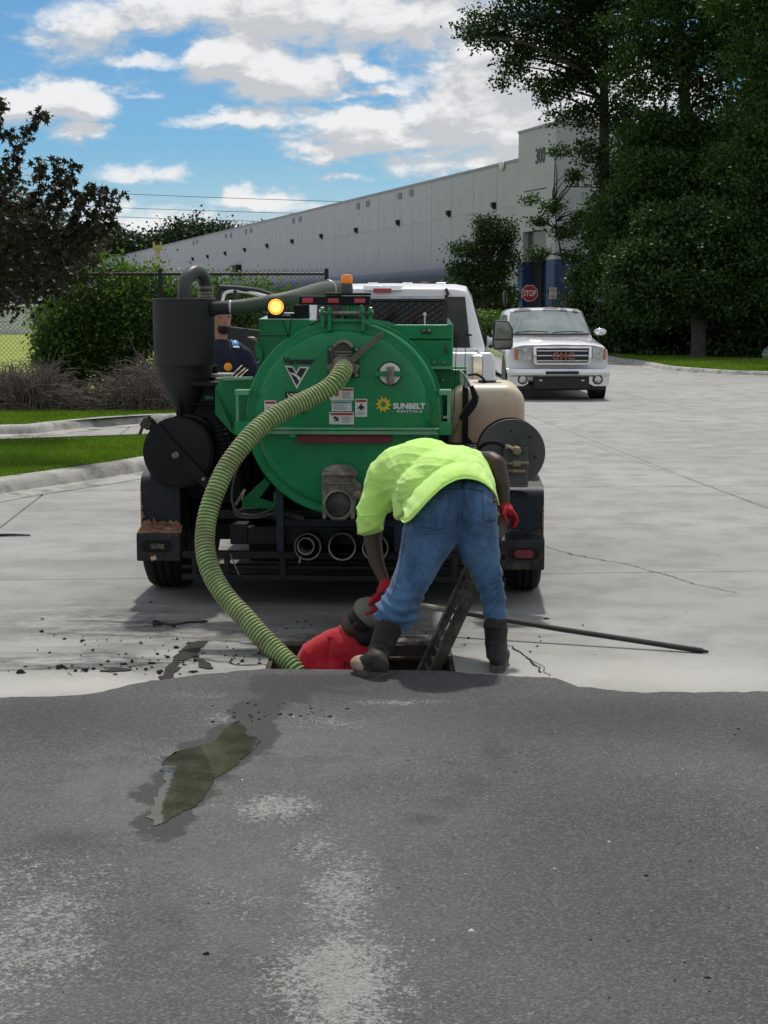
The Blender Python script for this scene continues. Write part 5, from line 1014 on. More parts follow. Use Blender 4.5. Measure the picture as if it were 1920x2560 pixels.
rg = [rrect(x0+d, x1-d, z0+d, z1-d, YW+y, .11-d*.5) for y, d in ((0.03, .085), (0, .06), (-.0, .05), (.012, .028), (.035, .008), (.07, 0), (.9, 0), (.96, .02), (.99, .06))]
rg = [rrect(x0+d, x1-d, z0+d, z1-d, YW+y, max(.03, .12-d)) for y, d in ((0, .05), (.012, .028), (.035, .008), (.07, 0), (.80, 0), (.86, .02), (.89, .06))]
mb = MB(); mb.rings(rg); mb.build('water_tank', TAN, tr, smooth=60)
mb = MB(); bxpx(mb, 1156, 950, 1170, 1120, YW-.02, .018); bxpx(mb, 1125, 1115, 1190, 1135, YW-.03, .03); mb.prism([T(1168, 1090, YW-.03), T(1200, 1128, YW-.03), T(1156, 1128, YW-.03)], (0, .02, 0)); mb.build('tank_strap', BP, tr)
c6 = T(1218, 961, YW+.30); mb = MB(); mb.lathe([(.105, -.02), (.105, .005), (.09, .012), (.06, .013), (.055, .028), (0, .030)], c6, (0, 0, 1), 32); mb.build('tank_lid', M('black lid', (.03, .032, .034), .3, var=.2, coat=.2), tr)
mb = MB(); mb.tube(spline([T(1172, 938, YW+.1), T(1190, 936, YW+.15), T(1205, 944, YW+.2), T(1214, 956, YW+.25)], 5), .008, 8); mb.build('vent_hose', RUB, tr)
# spray gun resting against the tank
gun = root('spray_gun', 'black pressure-washer gun hanging against the tan water tank', 'spray gun', TF.o, TF.a)
YG = YW-.12; mb = MB(); mb.tube([T(1190, 995, YG), T(1180, 1012, YG), T(1165, 1032, YG), T(1152, 1048, YG)], [.020, .030, .028, .018], 10); mb.tube([T(1178, 965, YG), T(1184, 980, YG), T(1190, 998, YG)], [.013, .017, .022], 8); mb.build('grip', RUB, gun, smooth=60)
mb = MB(); mb.tube([T(1150, 926, YG+.03), T(1162, 940, YG), T(1180, 975, YG)], .009, 8); mb.prism([T(1148, 930, YG), T(1162, 942, YG), T(1172, 975, YG), T(1152, 960, YG)], (0, .02, 0)); mb.build('guard', M('dull steel', (.32, .33, .33), .35, .8), gun)
mb = MB(); mb.tube([T(1158, 1040, YG), T(1146, 1062, YG), T(1137, 1078, YG), T(1132, 1095, YG)], [.014, .010, .009, .006], 8); mb.build('nozzle', M('brass', (.35, .26, .12), .45, .7), gun)
mb = MB()
for (x, y0_, y1_) in ((1164, 838, 1120), (1141, 852, 1030)): mb.tube([T(x, y0_, YG), T(x-3, (y0_+y1_)/2, YG), T(x-6, y1_, YG)], .0025, 5)
mb.tube([T(1163, 836, YG), T(1180, 838, YG)], .006, 5); mb.build('whip_wire', BP, tr)
# left hose reel
YL = .12; kl = scale(YL); cl_ = T(445, 1131, YL)
mb = MB(); mb.lathe([(0, -.018), (.16, -.016), (.192, -.010), (.198, .0), (.204, .0), (.204, .02), (.192, .025), (.192, .22), (.204, .225), (.204, .245), (0, .25)], cl_, (0.03, 1, 0), 56); mb.build('hose_reel', BP, tr, smooth=30)
mb = MB(); a, b = T(372, 1056, YL-.05), T(522, 1216, YL-.03); mb.beam(a, b, .055, .020, (0, 1, 0)); d_ = (b-a).normalized(); nx = d_.cross(Vector((0, 1, 0)))*.024
mb.tube([a+nx, b+nx], .010, 8); mb.build('reel_arm', BP, tr, bevel=.003)
mb = MB(); p = T(438, 1139, YL-.09); mb.lathe([(.020, .03), (.020, 0), (.014, -.006)], p, (0, 1, 0), 14); p = T(508, 1198, YL-.06); mb.lathe([(.010, .03), (.010, 0)], p, (0, 1, 0), 8); mb.build('reel_bolt', ZINC, tr)
mb = MB(); p = T(366, 1060, YL-.05); mb.box(p, (.055, .05, .05), (0, .6, 0)); mb.cyl(p+Vector((-.02, 0, -.01)), p+Vector((-.04, 0, -.06)), .010, n=8); mb.box(p+Vector((.02, 0, .03)), (.03, .04, .02), (0, .7, 0)); mb.build('reel_clamp', M('rusty bracket', (.07, .05, .04), .8, .3, var=.5, sc=30), tr, bevel=.003)
# right hose reel
RGR = M('reel grey', (.085, .088, .085), .5, .2, var=.12, sc=5, dirt=(.12, .115, .10), damt=.35)
YQ = .10; cr = T(1279, 1132, YQ)
mb = MB(); rq = 82*scale(YQ); mb.lathe([(0, 0), (rq*.98, 0), (rq*1.02, -.004), (rq*1.03, .006), (rq*.97, .010), (rq*.5, .012)], cr, (-.05, 1, 0), 64); mb.build('hose_reel', RGR, tr, smooth=30)
mb = MB(); mb.lathe([(rq*.45, .012), (rq*.45, .14)], cr, (-.05, 1, 0), 40); mb.lathe([(rq*.97, .14), (rq*1.03, .145), (rq*1.03, .155), (0, .156)], cr, (-.05, 1, 0), 64); mb.build('reel_drum', BP, tr)
mb = MB(); pts_ = []
for k in range(240):
    a = 2*math.pi*k/24; rr_ = rq*(.55+.32*(k/240)); pts_.append(Vector((cr.x+rr_*math.cos(a), YQ+.03+.09*((k % 96)/96), cr.z+rr_*math.sin(a))))
mb.tube(pts_, .011, 6); mb.build('reel_hose', RUB, tr)
mb = MB()
for (x, y) in ((1277, 1077), (1325, 1093), (1337, 1143), (1230, 1160), (1237, 1100)): p = T(x, y, YQ-.003); mb.lathe([(.0075, .004), (.0075, -.0015)], p, (0, 1, 0), 10)
mb.build('reel_hole', INK, tr)
mb = MB(); bxpx(mb, 1258, 1117, 1320, 1219, YQ-.05, .045); bxpx(mb, 1258, 1212, 1320, 1219, YQ-.07, .12); mb.build('reel_plate', RGR, tr, bevel=.006)
BRS = M('aged brass', (.26, .22, .13), .45, .7, var=.25, sc=20, dirt=(.12, .10, .07), damt=.45)
mb = MB(); yq = YQ-.085; p = T(1291, 1127, yq); mb.lathe([(.030, .03), (.030, 0), (.022, -.008), (.022, -.02)], p, (0, 1, 0), 6); p = T(1292, 1158, yq); mb.box(p, (.045, .04, .032)); mb.cyl(T(1255, 1159, yq), T(1322, 1157, yq), .010, n=10); mb.cyl(T(1316, 1158, yq), T(1322, 1158, yq), .014, n=6); mb.cyl(T(1256, 1158, yq), T(1268, 1158, yq), .013, n=6)
mb.tube([T(1262, 1181, yq), T(1275, 1178, yq), T(1290, 1178, yq), T(1314, 1178, yq)], [.008, .010, .014, .009], 8); mb.build('brass_fitting', BRS, tr, bevel=.002)
mb = MB()
for (x, y) in ((1270, 1108), (1310, 1108), (1272, 1130), (1309, 1127), (1278, 1190), (1298, 1190)): p = T(x, y, YQ-.055); mb.cyl((p.x, YQ-.06, p.z), (p.x, YQ-.04, p.z), .009, n=6)
mb.build('plate_bolt', RGR, tr)
mb = MB(); mb.tube(spline([T(1285, 1125, yq), T(1265, 1117, yq-.01), T(1240, 1106, yq-.01), T(1215, 1108, yq), T(1197, 1122, yq+.05), T(1188, 1140, yq+.12)], 6), .012, 10); mb.build('feed_hose', RUB, tr)
mb = MB(); mb.tube([T(1286, 1124, yq), T(1262, 1116, yq-.01)], .014, 8); mb.build('hose_end', ZINC, tr)
# deck and fenders with diamond plate
m, t = newmat('diamond plate'); v = t.n('ShaderNodeTexCoord').outputs['Object']; s3 = t.n('ShaderNodeSeparateXYZ', {0: v})
X_, Zc = t.m('MULTIPLY', s3.outputs[0], 46.0), t.m('MULTIPLY', t.m('ADD', s3.outputs[2], s3.outputs[1]), 46.0)
A_, B_2 = t.m('ADD', X_, Zc), t.m('SUBTRACT', X_, Zc)
chk = t.m('MODULO', t.m('ADD', t.m('ADD', t.m('FLOOR', A_), t.m('FLOOR', B_2)), 200.0), 2.0)
def bar(p_, q_):
    a = t.m('ABSOLUTE', t.m('SUBTRACT', t.m('FRACT', p_), .5)); b = t.m('ABSOLUTE', t.m('SUBTRACT', t.m('FRACT', q_), .5)); return t.m('MULTIPLY', t.ramp(a, .20, .08), t.ramp(b, .48, .38))
hgt = t.m('ADD', t.m('MULTIPLY', bar(A_, B_2), chk), t.m('MULTIPLY', bar(B_2, A_), t.m('SUBTRACT', 1.0, chk)))
nz = t.noise(v, 14, 7, .7); rr_ = t.noise(v, 5, 6, .65); low = t.ramp(s3.outputs[2], .52, .40)
rust = t.ramp(t.m('ADD', rr_, t.m('MULTIPLY', low, .22)), .60, .64)
c = t.mix(hgt, (.008, .012, .020), (.024, .034, .052)); c = t.mix(t.m('MULTIPLY', t.ramp(nz, .5, .7), .5), c, (.05, .048, .044)); c = t.mix(t.m('MULTIPLY', rust, .8), c, t.mix(t.ramp(nz, .3, .7), (.07, .035, .018), (.17, .11, .07)))
b = t.n('ShaderNodeBsdfPrincipled', {'Base Color': c, 'Roughness': .5, 'Metallic': .1, 'Specular IOR Level': .35}); bn = t.n('ShaderNodeBump', {'Strength': 1.0, 'Distance': .004, 'Height': hgt}); t.L.new(bn.outputs[0], b.inputs['Normal']); finish(t, b); DIA = m
RUST = M('flaking rust', (.20, .10, .055), .9, var=.5, sc=26, dirt=(.42, .30, .18), dsc=18, damt=.4, bump=.006, bs=60); BOXM = M('scuffed box paint', (.013, .017, .020), .55, .2, var=.4, sc=16, dirt=(.10, .065, .04), dsc=11, damt=.42, bump=.002, bs=50)
def fender(x0, x1, ztop, zskirt, ybox0, nm, side):
    prof = [(.22, zskirt), (.20, ztop-.08), (.22, ztop-.03), (.27, ztop), (2.02, ztop), (2.08, ztop-.04), (2.10, ztop-.3)]
    mb = MB(); th = .008; ring = []
    inn = [(y+.01, z-.01 if i not in (0, len(prof)-1) else z) for i, (y, z) in enumerate(prof)]
    for x in (x0, x1): ring.append([(x, y, z) for y, z in prof]+[(x, y, z) for y, z in inn[::-1]])
    mb.rings(ring); o = mb.build('fender', DIA, tr, smooth=40)
    xo = x0 if side < 0 else x1
    mb = MB(); n_ = 26
    for sgn in (1,):
        L_ = []
        for k in range(n_+1):
            z = ztop-.10-(ztop-.10-zskirt+.03)*k/n_; w_ = .006+abs(noise.noise(Vector((k*.55, side, 2))))*.045*(1 if side < 0 else .35)*(k/n_)**.4; L_.append((xo, z, w_))
        mb.add([(x, .198, z) for x, z, w_ in L_]+[(x-side*w_, .196+.004*noise.noise(Vector((z*40, 0, 0))), z) for x, z, w_ in L_], [(k, k+1, n_+2+k, n_+1+k) for k in range(n_)])
    mb.build('rust_flake', RUST, tr, smooth=0)
    # ragged rusty fringe above the lamp box
    mb = MB(); n_ = 24; top = [(x0+(x1-x0)*k/n_, zskirt+.012+abs(noise.noise(Vector((k*.7, side*3, 5))))*.05) for k in range(n_+1)]
    mb.add([(x, .205, zskirt-.03) for x, z in top]+[(x, .196+.008*noise.noise(Vector((x*30, z*30, 0))), z) for x, z in top], [(k, k+1, n_+2+k, n_+1+k) for k in range(n_)]); mb.build('rust_flake', RUST, tr, smooth=0)
a, b = T(350, 1184, .2), T(450, 1312, .2); fender(a.x, b.x, a.z, b.z, 0, 'l', -1)
a2, b2 = T(1262, 1218, .2), T(1359, 1345, .2); fender(a2.x, b2.x, a2.z, b2.z, 0, 'r', 1)
def lampbox(x0, y0, x1, y1, lens, side):
    mb = MB(); p, q = T(x0, y0, .10), T(x1, y1, .10); mb.bx(p.x, q.x, .10, .26, q.z, p.z); mb.build('lamp_box', BOXM, tr, bevel=.010, seg=3)
    mb = MB(); mb.prism([(p.x, .12, p.z), (q.x, .12, p.z), (q.x-.01, .22, p.z+.035), (p.x+.01, .22, p.z+.035)], (0, .0, -.012)); mb.build('box_top', RUST if side < 0 else BOXM, tr)
    cx, cz = ((x0+x1)/2-4*side*-1, (y0+y1)/2-3); c_ = T(cx, cz, .10); ov = lambda rx, rz: [(c_.x+math.copysign(max(0, rx-rz), math.cos(a))+rz*math.cos(a), 0, c_.z+rz*math.sin(a)) for a in [2*math.pi*k/28 for k in range(28)]]
    mb = MB(); mb.rings([[(x, .0985, z) for x, _, z in ov(.090, .036)], [(x, .094, z) for x, _, z in ov(.088, .034)]]); mb.build('lamp_gasket', RUB, tr, smooth=0)
    if lens:
        mb = MB(); mb.rings([[(x, .0935, z) for x, _, z in ov(.058, .026)], [(x, .084, z) for x, _, z in ov(.054, .022)]]); mb.build('tail_light', M('dull red lens', (.20, .010, .022), .3, var=.2, dirt=(.10, .03, .03), damt=.4), tr, bevel=.002)
    else:
        mb = MB()
        for k in range(5): z = c_.z+.012-.006*k; mb.tube([(c_.x-.035+.01*(k % 2), .090, z), (c_.x+.005*k, .086, z+.004), (c_.x+.045, .090, z-.003)], .0018, 4)
        mb.build('lamp_wire', ZINC, tr)
        mb = MB(); p2 = T(384, 1395, .09); mb.box(p2, (.032, .010, .022), (0, -.3, 0)); mb.build('torn_flap', M('bare tin', (.55, .42, .30), .5, .2), tr)
lampbox(340, 1333, 452, 1404, False, -1); lampbox(1250, 1350, 1361, 1426, True, 1)
# tyres and rims, tandem axles
def wheel(cx, cy_, w_, r_, side):
    o_ = (cx-w_/2, cy_, r_); pf = [(r_*.58, .0), (r_*.62, -.006), (r_*.86, -.004), (r_*.95, .010), (r_*.985, .030)]
    gr = [.30, .5, .70]; pr_ = list(pf)
    for g_ in gr: pr_ += [(r_, w_*(g_-.035)), (r_-.010, w_*(g_-.03)), (r_-.010, w_*(g_+.03)), (r_, w_*(g_+.035))]
    pr_ += [(r, w_-h) for r, h in pf[::-1]]
    mb = MB(); mb.lathe(pr_, o_, (1, 0, 0), 56, cap=False); ty = mb.build('tyre', RUB, tr, smooth=40)
    mb = MB(); mb.lathe([(0, .05), (r_*.25, .045), (r_*.5, .06), (r_*.58, .02), (r_*.585, w_-.02), (r_*.5, w_-.06), (0, w_-.05)], o_, (1, 0, 0), 32); mb.build('rim', M('grey rim', (.25, .25, .25), .5, .5), ty)
xl0, xl1 = T(351, 1440, .32).x, T(456, 1440, .32).x; xr0, xr1 = T(1266, 1450, .32).x, T(1354, 1450, .32).x
for (x0, x1, s_) in ((xl0, xl1, -1), (xr0, xr1, 1)):
    for cy_ in (.68, 1.50): wheel((x0+x1)/2, cy_, x1-x0, .355, s_)
# chassis
mb = MB()
for x in (-.62, .62): mb.bx(x-.05, x+.05, .15, 4.4, .34, .46)
mb.bx(-.62, .62, .16, .26, .34, .44); mb.bx(-.95, .95, .62, .74, .30, .40); mb.bx(-.95, .95, 1.44, 1.56, .30, .40)
mb.build('chassis', BP, tr, bevel=.004)
mb = MB()
for (p, q, yl) in (((455, 1378), (1265, 1402), .10), ((455, 1412), (1265, 1428), .12), ((455, 1436), (1265, 1457), .08)): a, b = T(*p, yl), T(*q, yl); mb.bx(a.x, b.x, yl, yl+.06, b.z, a.z)
for x in (480, 560, 700, 1000, 1130): a = T(x, 1395, .09); b = T(x+14, 1450, .09); mb.bx(a.x, b.x, .085, .12, b.z, a.z)
mb.build('rear_bumper', M('greasy black', (.006, .006, .0065), .6, .1, var=.6, sc=10, dirt=(.030, .027, .022), dsc=8, damt=.3, bump=.003, bs=30), tr, bevel=.004)
mb = MB()
for x in (690, 985): a, b = T(x, 1195 if x < 800 else 1280, .05), T(x+20, 1380, .05); mb.bx(a.x, b.x, .05, .11, b.z, a.z)
mb.build('tube_bracket', M('dark blue paint', (.006, .010, .026), .5, var=.3), tr, bevel=.003)
a, b = T(700, 1298, .2), T(1000, 1322, .2); mb = MB(); mb.bx(a.x, b.x, .2, .5, b.z, a.z); mb.build('cradle_beam', M('dark blue paint', (.006, .010, .026), .5), tr)
# dark machinery filling the middle, some boxes added to block daylight and puddle sky
mb = MB(); bxpx(mb, 470, 1100, 585, 1330, .75, .7); bxpx(mb, 455, 1050, 520, 1250, .5, .5); bxpx(mb, 560, 1100, 680, 1180, 1.0, 1.4); bxpx(mb, 575, 1262, 700, 1330, 1.1, 1.2); bxpx(mb, 606, 1175, 700, 1265, 1.1, 1.2); bxpx(mb, 515, 1000, 606, 1262, .47, .6); bxpx(mb, 600, 1300, 700, 1345, .9, .8); bxpx(mb, 1000, 1290, 1250, 1350, .4, .8); bxpx(mb, 1110, 1120, 1260, 1300, .55, .8); bxpx(mb, 560, 1290, 1240, 1330, 1.0, .3); mb.build('machinery_blocker', M('black machine', (.005, .005, .0055), .7, var=.5), tr, bevel=.02)
mb = MB()
mb.prism([T(605, 1250, .35), T(662, 1195, .35), T(676, 1210, .35), T(650, 1245, .35), T(688, 1258, .35), T(690, 1275, .35), T(605, 1268, .35)], (0, .03, 0)); mb.prism([T(684, 1230, .3), T(690, 1230, .3), T(690, 1300, .3), T(684, 1300, .3)], (0, .03, 0)); mb.build('tank_gusset', GREEN, tr, bevel=.003)
mb = MB()
for p in ([(598, 1150), (588, 1190), (580, 1230), (583, 1262), (600, 1283), (630, 1288), (665, 1280), (690, 1265)], [(583, 1265), (596, 1290), (640, 1294), (700, 1282), (760, 1294)], [(692, 1262), (712, 1285), (760, 1300)], [(540, 1420), (552, 1432), (575, 1410), (590, 1440)]): mb.tube(spline([T(x, y, .15) for x, y in p], 5), .008, 7)
mb.build('hydraulic_line', M('grey hose', (.055, .053, .048), .6, var=.3), tr)
mb = MB()
for (a, b) in (((575, 1383), (598, 1438)), ((605, 1180+70), (612, 1225))): mb.tube([T(*a, .06), T(*b, .06)], .004, 5)
mb.tube(spline([T(590, 1262, .2), T(600, 1245, .2), T(612, 1225, .2)], 4), .010, 6); mb.build('stay_rod', ZINC, tr)
# tongue to the truck
mb = MB(); mb.beam((-.55, 4.3, .42), (0.02, 5.6, .45), .08, .10); mb.beam((.55, 4.3, .42), (0.02, 5.6, .45), .08, .10); mb.beam((0, 5.5, .45), (0, 5.9, .45), .08, .08); mb.build('tongue', BP, tr)
mb = MB(); mb.bx(-.85, .85, .3, 4.3, .47, .52); mb.build('deck', BP, tr)
mb = MB(); mb.bx(-.60, .60, .40, 4.2, .20, .335); mb.bx(-1.0, 1.0, 1.95, 4.2, .24, .46); mb.bx(-.80, -.16, .95, 4.0, .53, 1.0); mb.bx(.30, .84, 1.0, 4.0, .53, .98); mb.build('underbody_blocker', M('black machine', (.005, .005, .0055), .7, var=.5), tr, bevel=.02)  # boxes added to block daylight under and beside the tank

# ================================================================ SUCTION HOSE
hp = [(859, 919, 8.43), (854, 933, 8.36), (838, 955, 8.31), (812, 976, 8.28), (770, 998, 8.24), (706, 1029, 8.16), (648, 1069, 8.08), (603, 1118, 8.00), (565, 1172, 7.94), (539, 1228, 7.88), (519, 1290, 7.83), (512, 1350, 7.77), (519, 1405, 7.70), (540, 1455, 7.64), (573, 1502, 7.57), (615, 1547, 7.50), (655, 1593, 7.43), (700, 1638, 7.36), (735, 1675, 7.30), (760, 1720, 7.26)]
hs = spline([Q(*p) for p in hp], 14)
hose = root('suction_hose', 'thick green suction hose with pale spiral ribs curving from tank door to pit', 'hose', hs[0])
o0 = hs[0]; hl = [p-o0 for p in hs]
HG = M('hose green', (.045, .20, .022), .5, var=.25, sc=8, dirt=(.13, .22, .06), dsc=6, damt=.4); HR = M('hose rib', (.36, .40, .20), .6, var=.2, sc=12, dirt=(.30, .24, .16), dsc=9, damt=.45)
mb = MB(); mb.tube(hl, .0465, 20); mb.build('hose_wall', HG, hose, smooth=60)
ds = [0]
for a, b in zip(hl[:-1], hl[1:]): ds.append(ds[-1]+(b-a).length)
Lh = ds[-1]; pitch = .0190; nt = int(Lh/pitch); pts_ = []; per = 18; x = (hl[1]-hl[0]).orthogonal().normalized(); prev = (hl[1]-hl[0]).normalized()
for k in range(nt*per+1):
    d_ = Lh*k/(nt*per); i = max(0, min(len(hl)-2, int(np.searchsorted(ds, d_))-1)); f = (d_-ds[i])/max(1e-6, ds[i+1]-ds[i]); c_ = hl[i].lerp(hl[i+1], f); tg = (hl[min(i+2, len(hl)-1)]-hl[max(i-1, 0)]).normalized()
    x = prev.rotation_difference(tg) @ x; x = (x-tg*x.dot(tg)).normalized(); prev = tg; y = tg.cross(x); a = 2*math.pi*k/per; pts_.append(c_+(x*math.cos(a)+y*math.sin(a))*.0475)
mb = MB(); mb.tube(pts_, .0056, 5, cap=True); mb.build('spiral_rib', HR, hose, smooth=80)
mb = MB(); mb.lathe([(.048, -.012), (.053, -.008), (.053, .022), (.050, .03)], hl[0], (hl[2]-hl[0]), 24, cap=False); mb.build('hose_cuff', ALU, hose)
# ================================================================ VEHICLES
CARW = M('white car paint', (.86, .87, .88), .2, var=.02, coat=.8, sc=2); GLS = M('car glass', (.008, .010, .011), .05, var=.1, spec=.5, coat=.1); GLSF = M('sky-tinted windscreen', (.20, .24, .235), .05, var=.25, sc=1.2, spec=.9, coat=1.0)  # windscreen colour raised to stand in for reflected sky
TRIM = M('black trim', (.014, .014, .015), .45, var=.2); TYRE = M('car tyre', (.016, .016, .016), .8); ALLOY = M('alloy wheel', (.55, .55, .56), .25, .9)
HLG = M('headlight glass', (.40, .40, .36), .12, .3, var=.35, sc=9, coat=.8); AMBR = M('amber reflector', (.50, .13, .02), .25, coat=.6); PEEL = M('peeled clearcoat', (.24, .22, .21), .8, var=.3, sc=6)
def loft(mb, secs, cap=True):
    """secs: list of (y, [(x,z)...]) half outlines from the bottom centre to the top centre"""
    rs = []
    for y, h in secs:
        yy = y if callable(y) else (lambda x, z, y=y: y)
        rs.append([(x, yy(x, z), z) for x, z in h]+[(-x, yy(x, z), z) for x, z in h[::-1] if x > 1e-6])
    return mb.rings(rs, cap)
def carwheel(par, x, y, r, w_, sx, n=32):
    mb = MB(); s_ = 1 if sx > 0 else -1; o_ = (x, y, r)
    mb.lathe([(r*.62, w_*.5), (r*.66, w_*.52), (r*.93, w_*.5), (r, w_*.40), (r, -w_*.40), (r*.93, -w_*.5), (r*.6, -w_*.5)], o_, (s_, 0, 0), n, cap=False); wt = mb.build('wheel', TYRE, par)
    mb = MB(); mb.lathe([(r*.63, w_*.50), (r*.60, w_*.42), (r*.57, w_*.25), (r*.2, w_*.22), (0, w_*.25)], o_, (s_, 0, 0), n); mb.lathe([(0, w_*.44), (r*.13, w_*.43), (r*.15, w_*.36)], o_, (s_, 0, 0), 12)
    for k in range(6):
        a = 2*math.pi*k/6; p = Vector((x+s_*w_*.34, y, r)); mb.beam(p+Vector((0, math.cos(a)*r*.1, math.sin(a)*r*.1)), p+Vector((0, math.cos(a)*r*.58, math.sin(a)*r*.58)), w_*.16, r*.14, (1, 0, 0))
    mb.build('rim', ALLOY, wt)
# ---- towing truck (white, seen from behind, front door open)
KF = Frame(-.055, 12.45, -3.0)
def K(px, py, yl): return KF.T(px, py, yl)
pk = root('towing_truck', 'white crew-cab pickup towing the green trailer with its far door open', 'pickup truck', KF.o, KF.a)
bed = lambda w_, zt: [(0, .62), (w_*.9, .62), (w_, .70), (w_*1.01, 1.0), (w_, zt-.05), (w_*.97, zt), (w_*.90, zt)]
mb = MB()
for s_ in (-1, 1):
    o_ = [(s_*x, z) for x, z in ((.86, .50), (.96, .52), (1.0, .62), (1.005, .98), (1.0, 1.30), (.97, 1.36), (.86, 1.36))]
    mb.rings([[(x, y, z) for x, z in o_] for y in (0.0, .06, 1.86)])
mb.bx(-.86, .86, 0, .06, .55, 1.36); mb.bx(-.86, .86, .06, 1.86, .55, .62); mb.bx(-.86, .86, 1.80, 1.86, .6, 1.36); mb.build('bed', CARW, pk, bevel=.02, smooth=40)
cabo = lambda sx, zs: [(0, .45), (.92, .45), (1.0, .58), (1.0, 1.02), (.97, 1.30)]
mb = MB(); loft(mb, [(1.92, [(0, .45), (.93, .45), (.99, .6), (1.0, 1.0), (.975, 1.30), (.0, 1.31)]), (4.45, [(0, .45), (.93, .45), (.99, .6), (1.0, 1.0), (.975, 1.30), (0, 1.31)]), (4.6, [(0, .45), (.93, .45), (.99, .6), (.99, 1.0), (.95, 1.25), (0, 1.27)]), (5.9, [(0, .5), (.9, .5), (.97, .65), (.96, 1.0), (.88, 1.15), (0, 1.20)]), (6.0, [(0, .55), (.8, .55), (.86, .65), (.86, .95), (.8, 1.05), (0, 1.1)])]); mb.build('body', CARW, pk, bevel=.02, smooth=40)
# cab upper
roofz = K(955, 712, 2.35).z
def gh(y, w0, z0, w1, z1, top): return (y, [(0, z0), (w0, z0), (w1, z1), (w1-.05, top-.02), (w1-.16, top), (0, top+.01)])
mb = MB(); loft(mb, [gh(1.98, .96, 1.29, .80, 1.80, roofz-.05), gh(2.10, .965, 1.29, .805, 1.84, roofz), gh(3.6, .965, 1.29, .80, 1.84, roofz+.01), gh(3.95, .96, 1.29, .78, 1.76, roofz-.06)]); mb.build('cab', CARW, pk, bevel=.015, smooth=40)
mb = MB()
for x in (-.5, -.17, .17, .5): mb.bx(x-.05, x+.05, 2.15, 3.6, roofz+.002, roofz+.018)
mb.build('roof_rib', CARW, pk, bevel=.006)
mb = MB(); a, b = K(905, 728, 1.96), K(1008, 714, 1.96); mb.bx(a.x, b.x, 1.955, 1.975, a.z, b.z); mb.build('brake_light_housing', CHR, pk, bevel=.008)
mb = MB(); a, b = K(931, 732, 1.95), K(979, 721, 1.95); mb.bx(a.x, b.x, 1.94, 1.954, a.z, b.z); mb.build('brake_light', REDL, pk)
mb = MB(); p = K(1066, 712, 2.3); mb.box(p, (.09, .12, .05)); mb.build('roof_antenna', TRIM, pk, bevel=.01)
mb = MB(); a, b = K(850, 742, 1.94), K(1118, 812, 1.94); mb.prism([(-.73, 1.955, 1.31), (.80, 1.955, 1.31), (.74, 1.965, a.z), (-.70, 1.965, a.z)], (0, .03, 0)); mb.build('rear_window', GLS, pk, smooth=0)
mb = MB(); a, b = K(1130, 736, 1.955), K(1158, 870, 1.955)
# black rubber seal down the rear pillar
mb.tube([K(1122, 722, 1.97), K(1128, 735, 1.96), K(1118, 745, 1.95)], .016, 6); mb.build('window_seal', TRIM, pk)
# headache rack with mesh
mb = MB(); zt_, zb2 = K(990, 748, 1.82).z, 1.30; xl, xr = K(850, 760, 1.82).x, K(1119, 760, 1.82).x
for (p, q) in (((xl, 1.82, zt_), (xr, 1.82, zt_)), ((xl, 1.82, zb2), (xr, 1.82, zb2)), ((xl, 1.82, zb2), (xl, 1.82, zt_)), ((xr, 1.82, zb2), (xr, 1.82, zt_))): mb.beam(p, q, .04, .04)
mb.build('rack_frame', TRIM, pk, bevel=.004)
mb = MB(); st = .05; hh = zt_-zb2; x = xl-hh*1.6
while x < xr:
    for sg in (1, -1):
        xa, za, xb, zc = (x, zb2, x+hh*1.6, zt_) if sg > 0 else (x+hh*1.6, zb2, x, zt_); k = (zc-za)/(xb-xa)
        if xa < xl: za += (xl-xa)*k; xa = xl
        if xb < xl: zc += (xl-xb)*k; xb = xl
        if xb > xr: zc += (xr-xb)*k; xb = xr
        if xa > xr: za += (xr-xa)*k; xa = xr
        if abs(xb-xa) > .01: mb.tube([(xa, 1.81, za), (xb, 1.81, zc)], .0055, 4, cap=False)
    x += .085
mb.build('rack_mesh', BLKM, pk, smooth=0)
mb = MB(); a, b = K(985, 740, 1.80), K(1118, 747, 1.80); mb.bx(xl, xr, 1.785, 1.80, b.z, a.z); mb.build('rack_plate', M('brushed plate', (.45, .46, .46), .4, .6), pk)
mb = MB(); p = K(1067, 786, 1.80); mb.ell(p, (.018, .012, .02)); mb.tube([p, p+Vector((0, 0, -.12))], .008, 6); mb.build('work_lamp', M('lamp glass', (.6, .6, .58), .3), pk)
# side glass on the visible flank
def flank(name, mat, pts, off=.004, th=.004):
    """pts (y, t): t 0 at the belt, 1 at the roof edge, on the sloped cab side"""
    mb = MB()
    P3 = lambda y, t_: Vector((.96-(.96-.80)*t_+off+.004, y, 1.29+(1.82-1.29)*t_))
    mb.prism([P3(y, t_) for y, t_ in pts], (th, 0, th*.4)); return mb.build(name, mat, pk, smooth=0)
flank('side_window', GLS, [(2.05, .04), (2.95, .04), (2.95, .86), (2.30, .86), (2.12, .5)]); flank('side_window', GLS, [(3.03, .04), (4.0, .04), (3.72, .84), (3.03, .86)])
flank('pillar_trim', TRIM, [(1.99, .02), (2.04, .02), (2.14, .9), (2.06, .95)])
mb = MB(); mb.bx(-.5, .5, 1.2, 1.75, 1.0, 1.34); mb.build('bed_box', TRIM, pk, bevel=.01)
mb = MB(); mb.bx(.90, .98, -.035, .01, .92, 1.10); mb.build('tail_light', REDL, pk, bevel=.01)
mb = MB(); mb.bx(.80, .90, -.045, .01, .75, 1.34); mb.build('tail_trim', CHR, pk, bevel=.015)
mb = MB(); mb.bx(-.98, .98, -.16, -.02, .48, .68); mb.build('bumper', CHR, pk, bevel=.03)
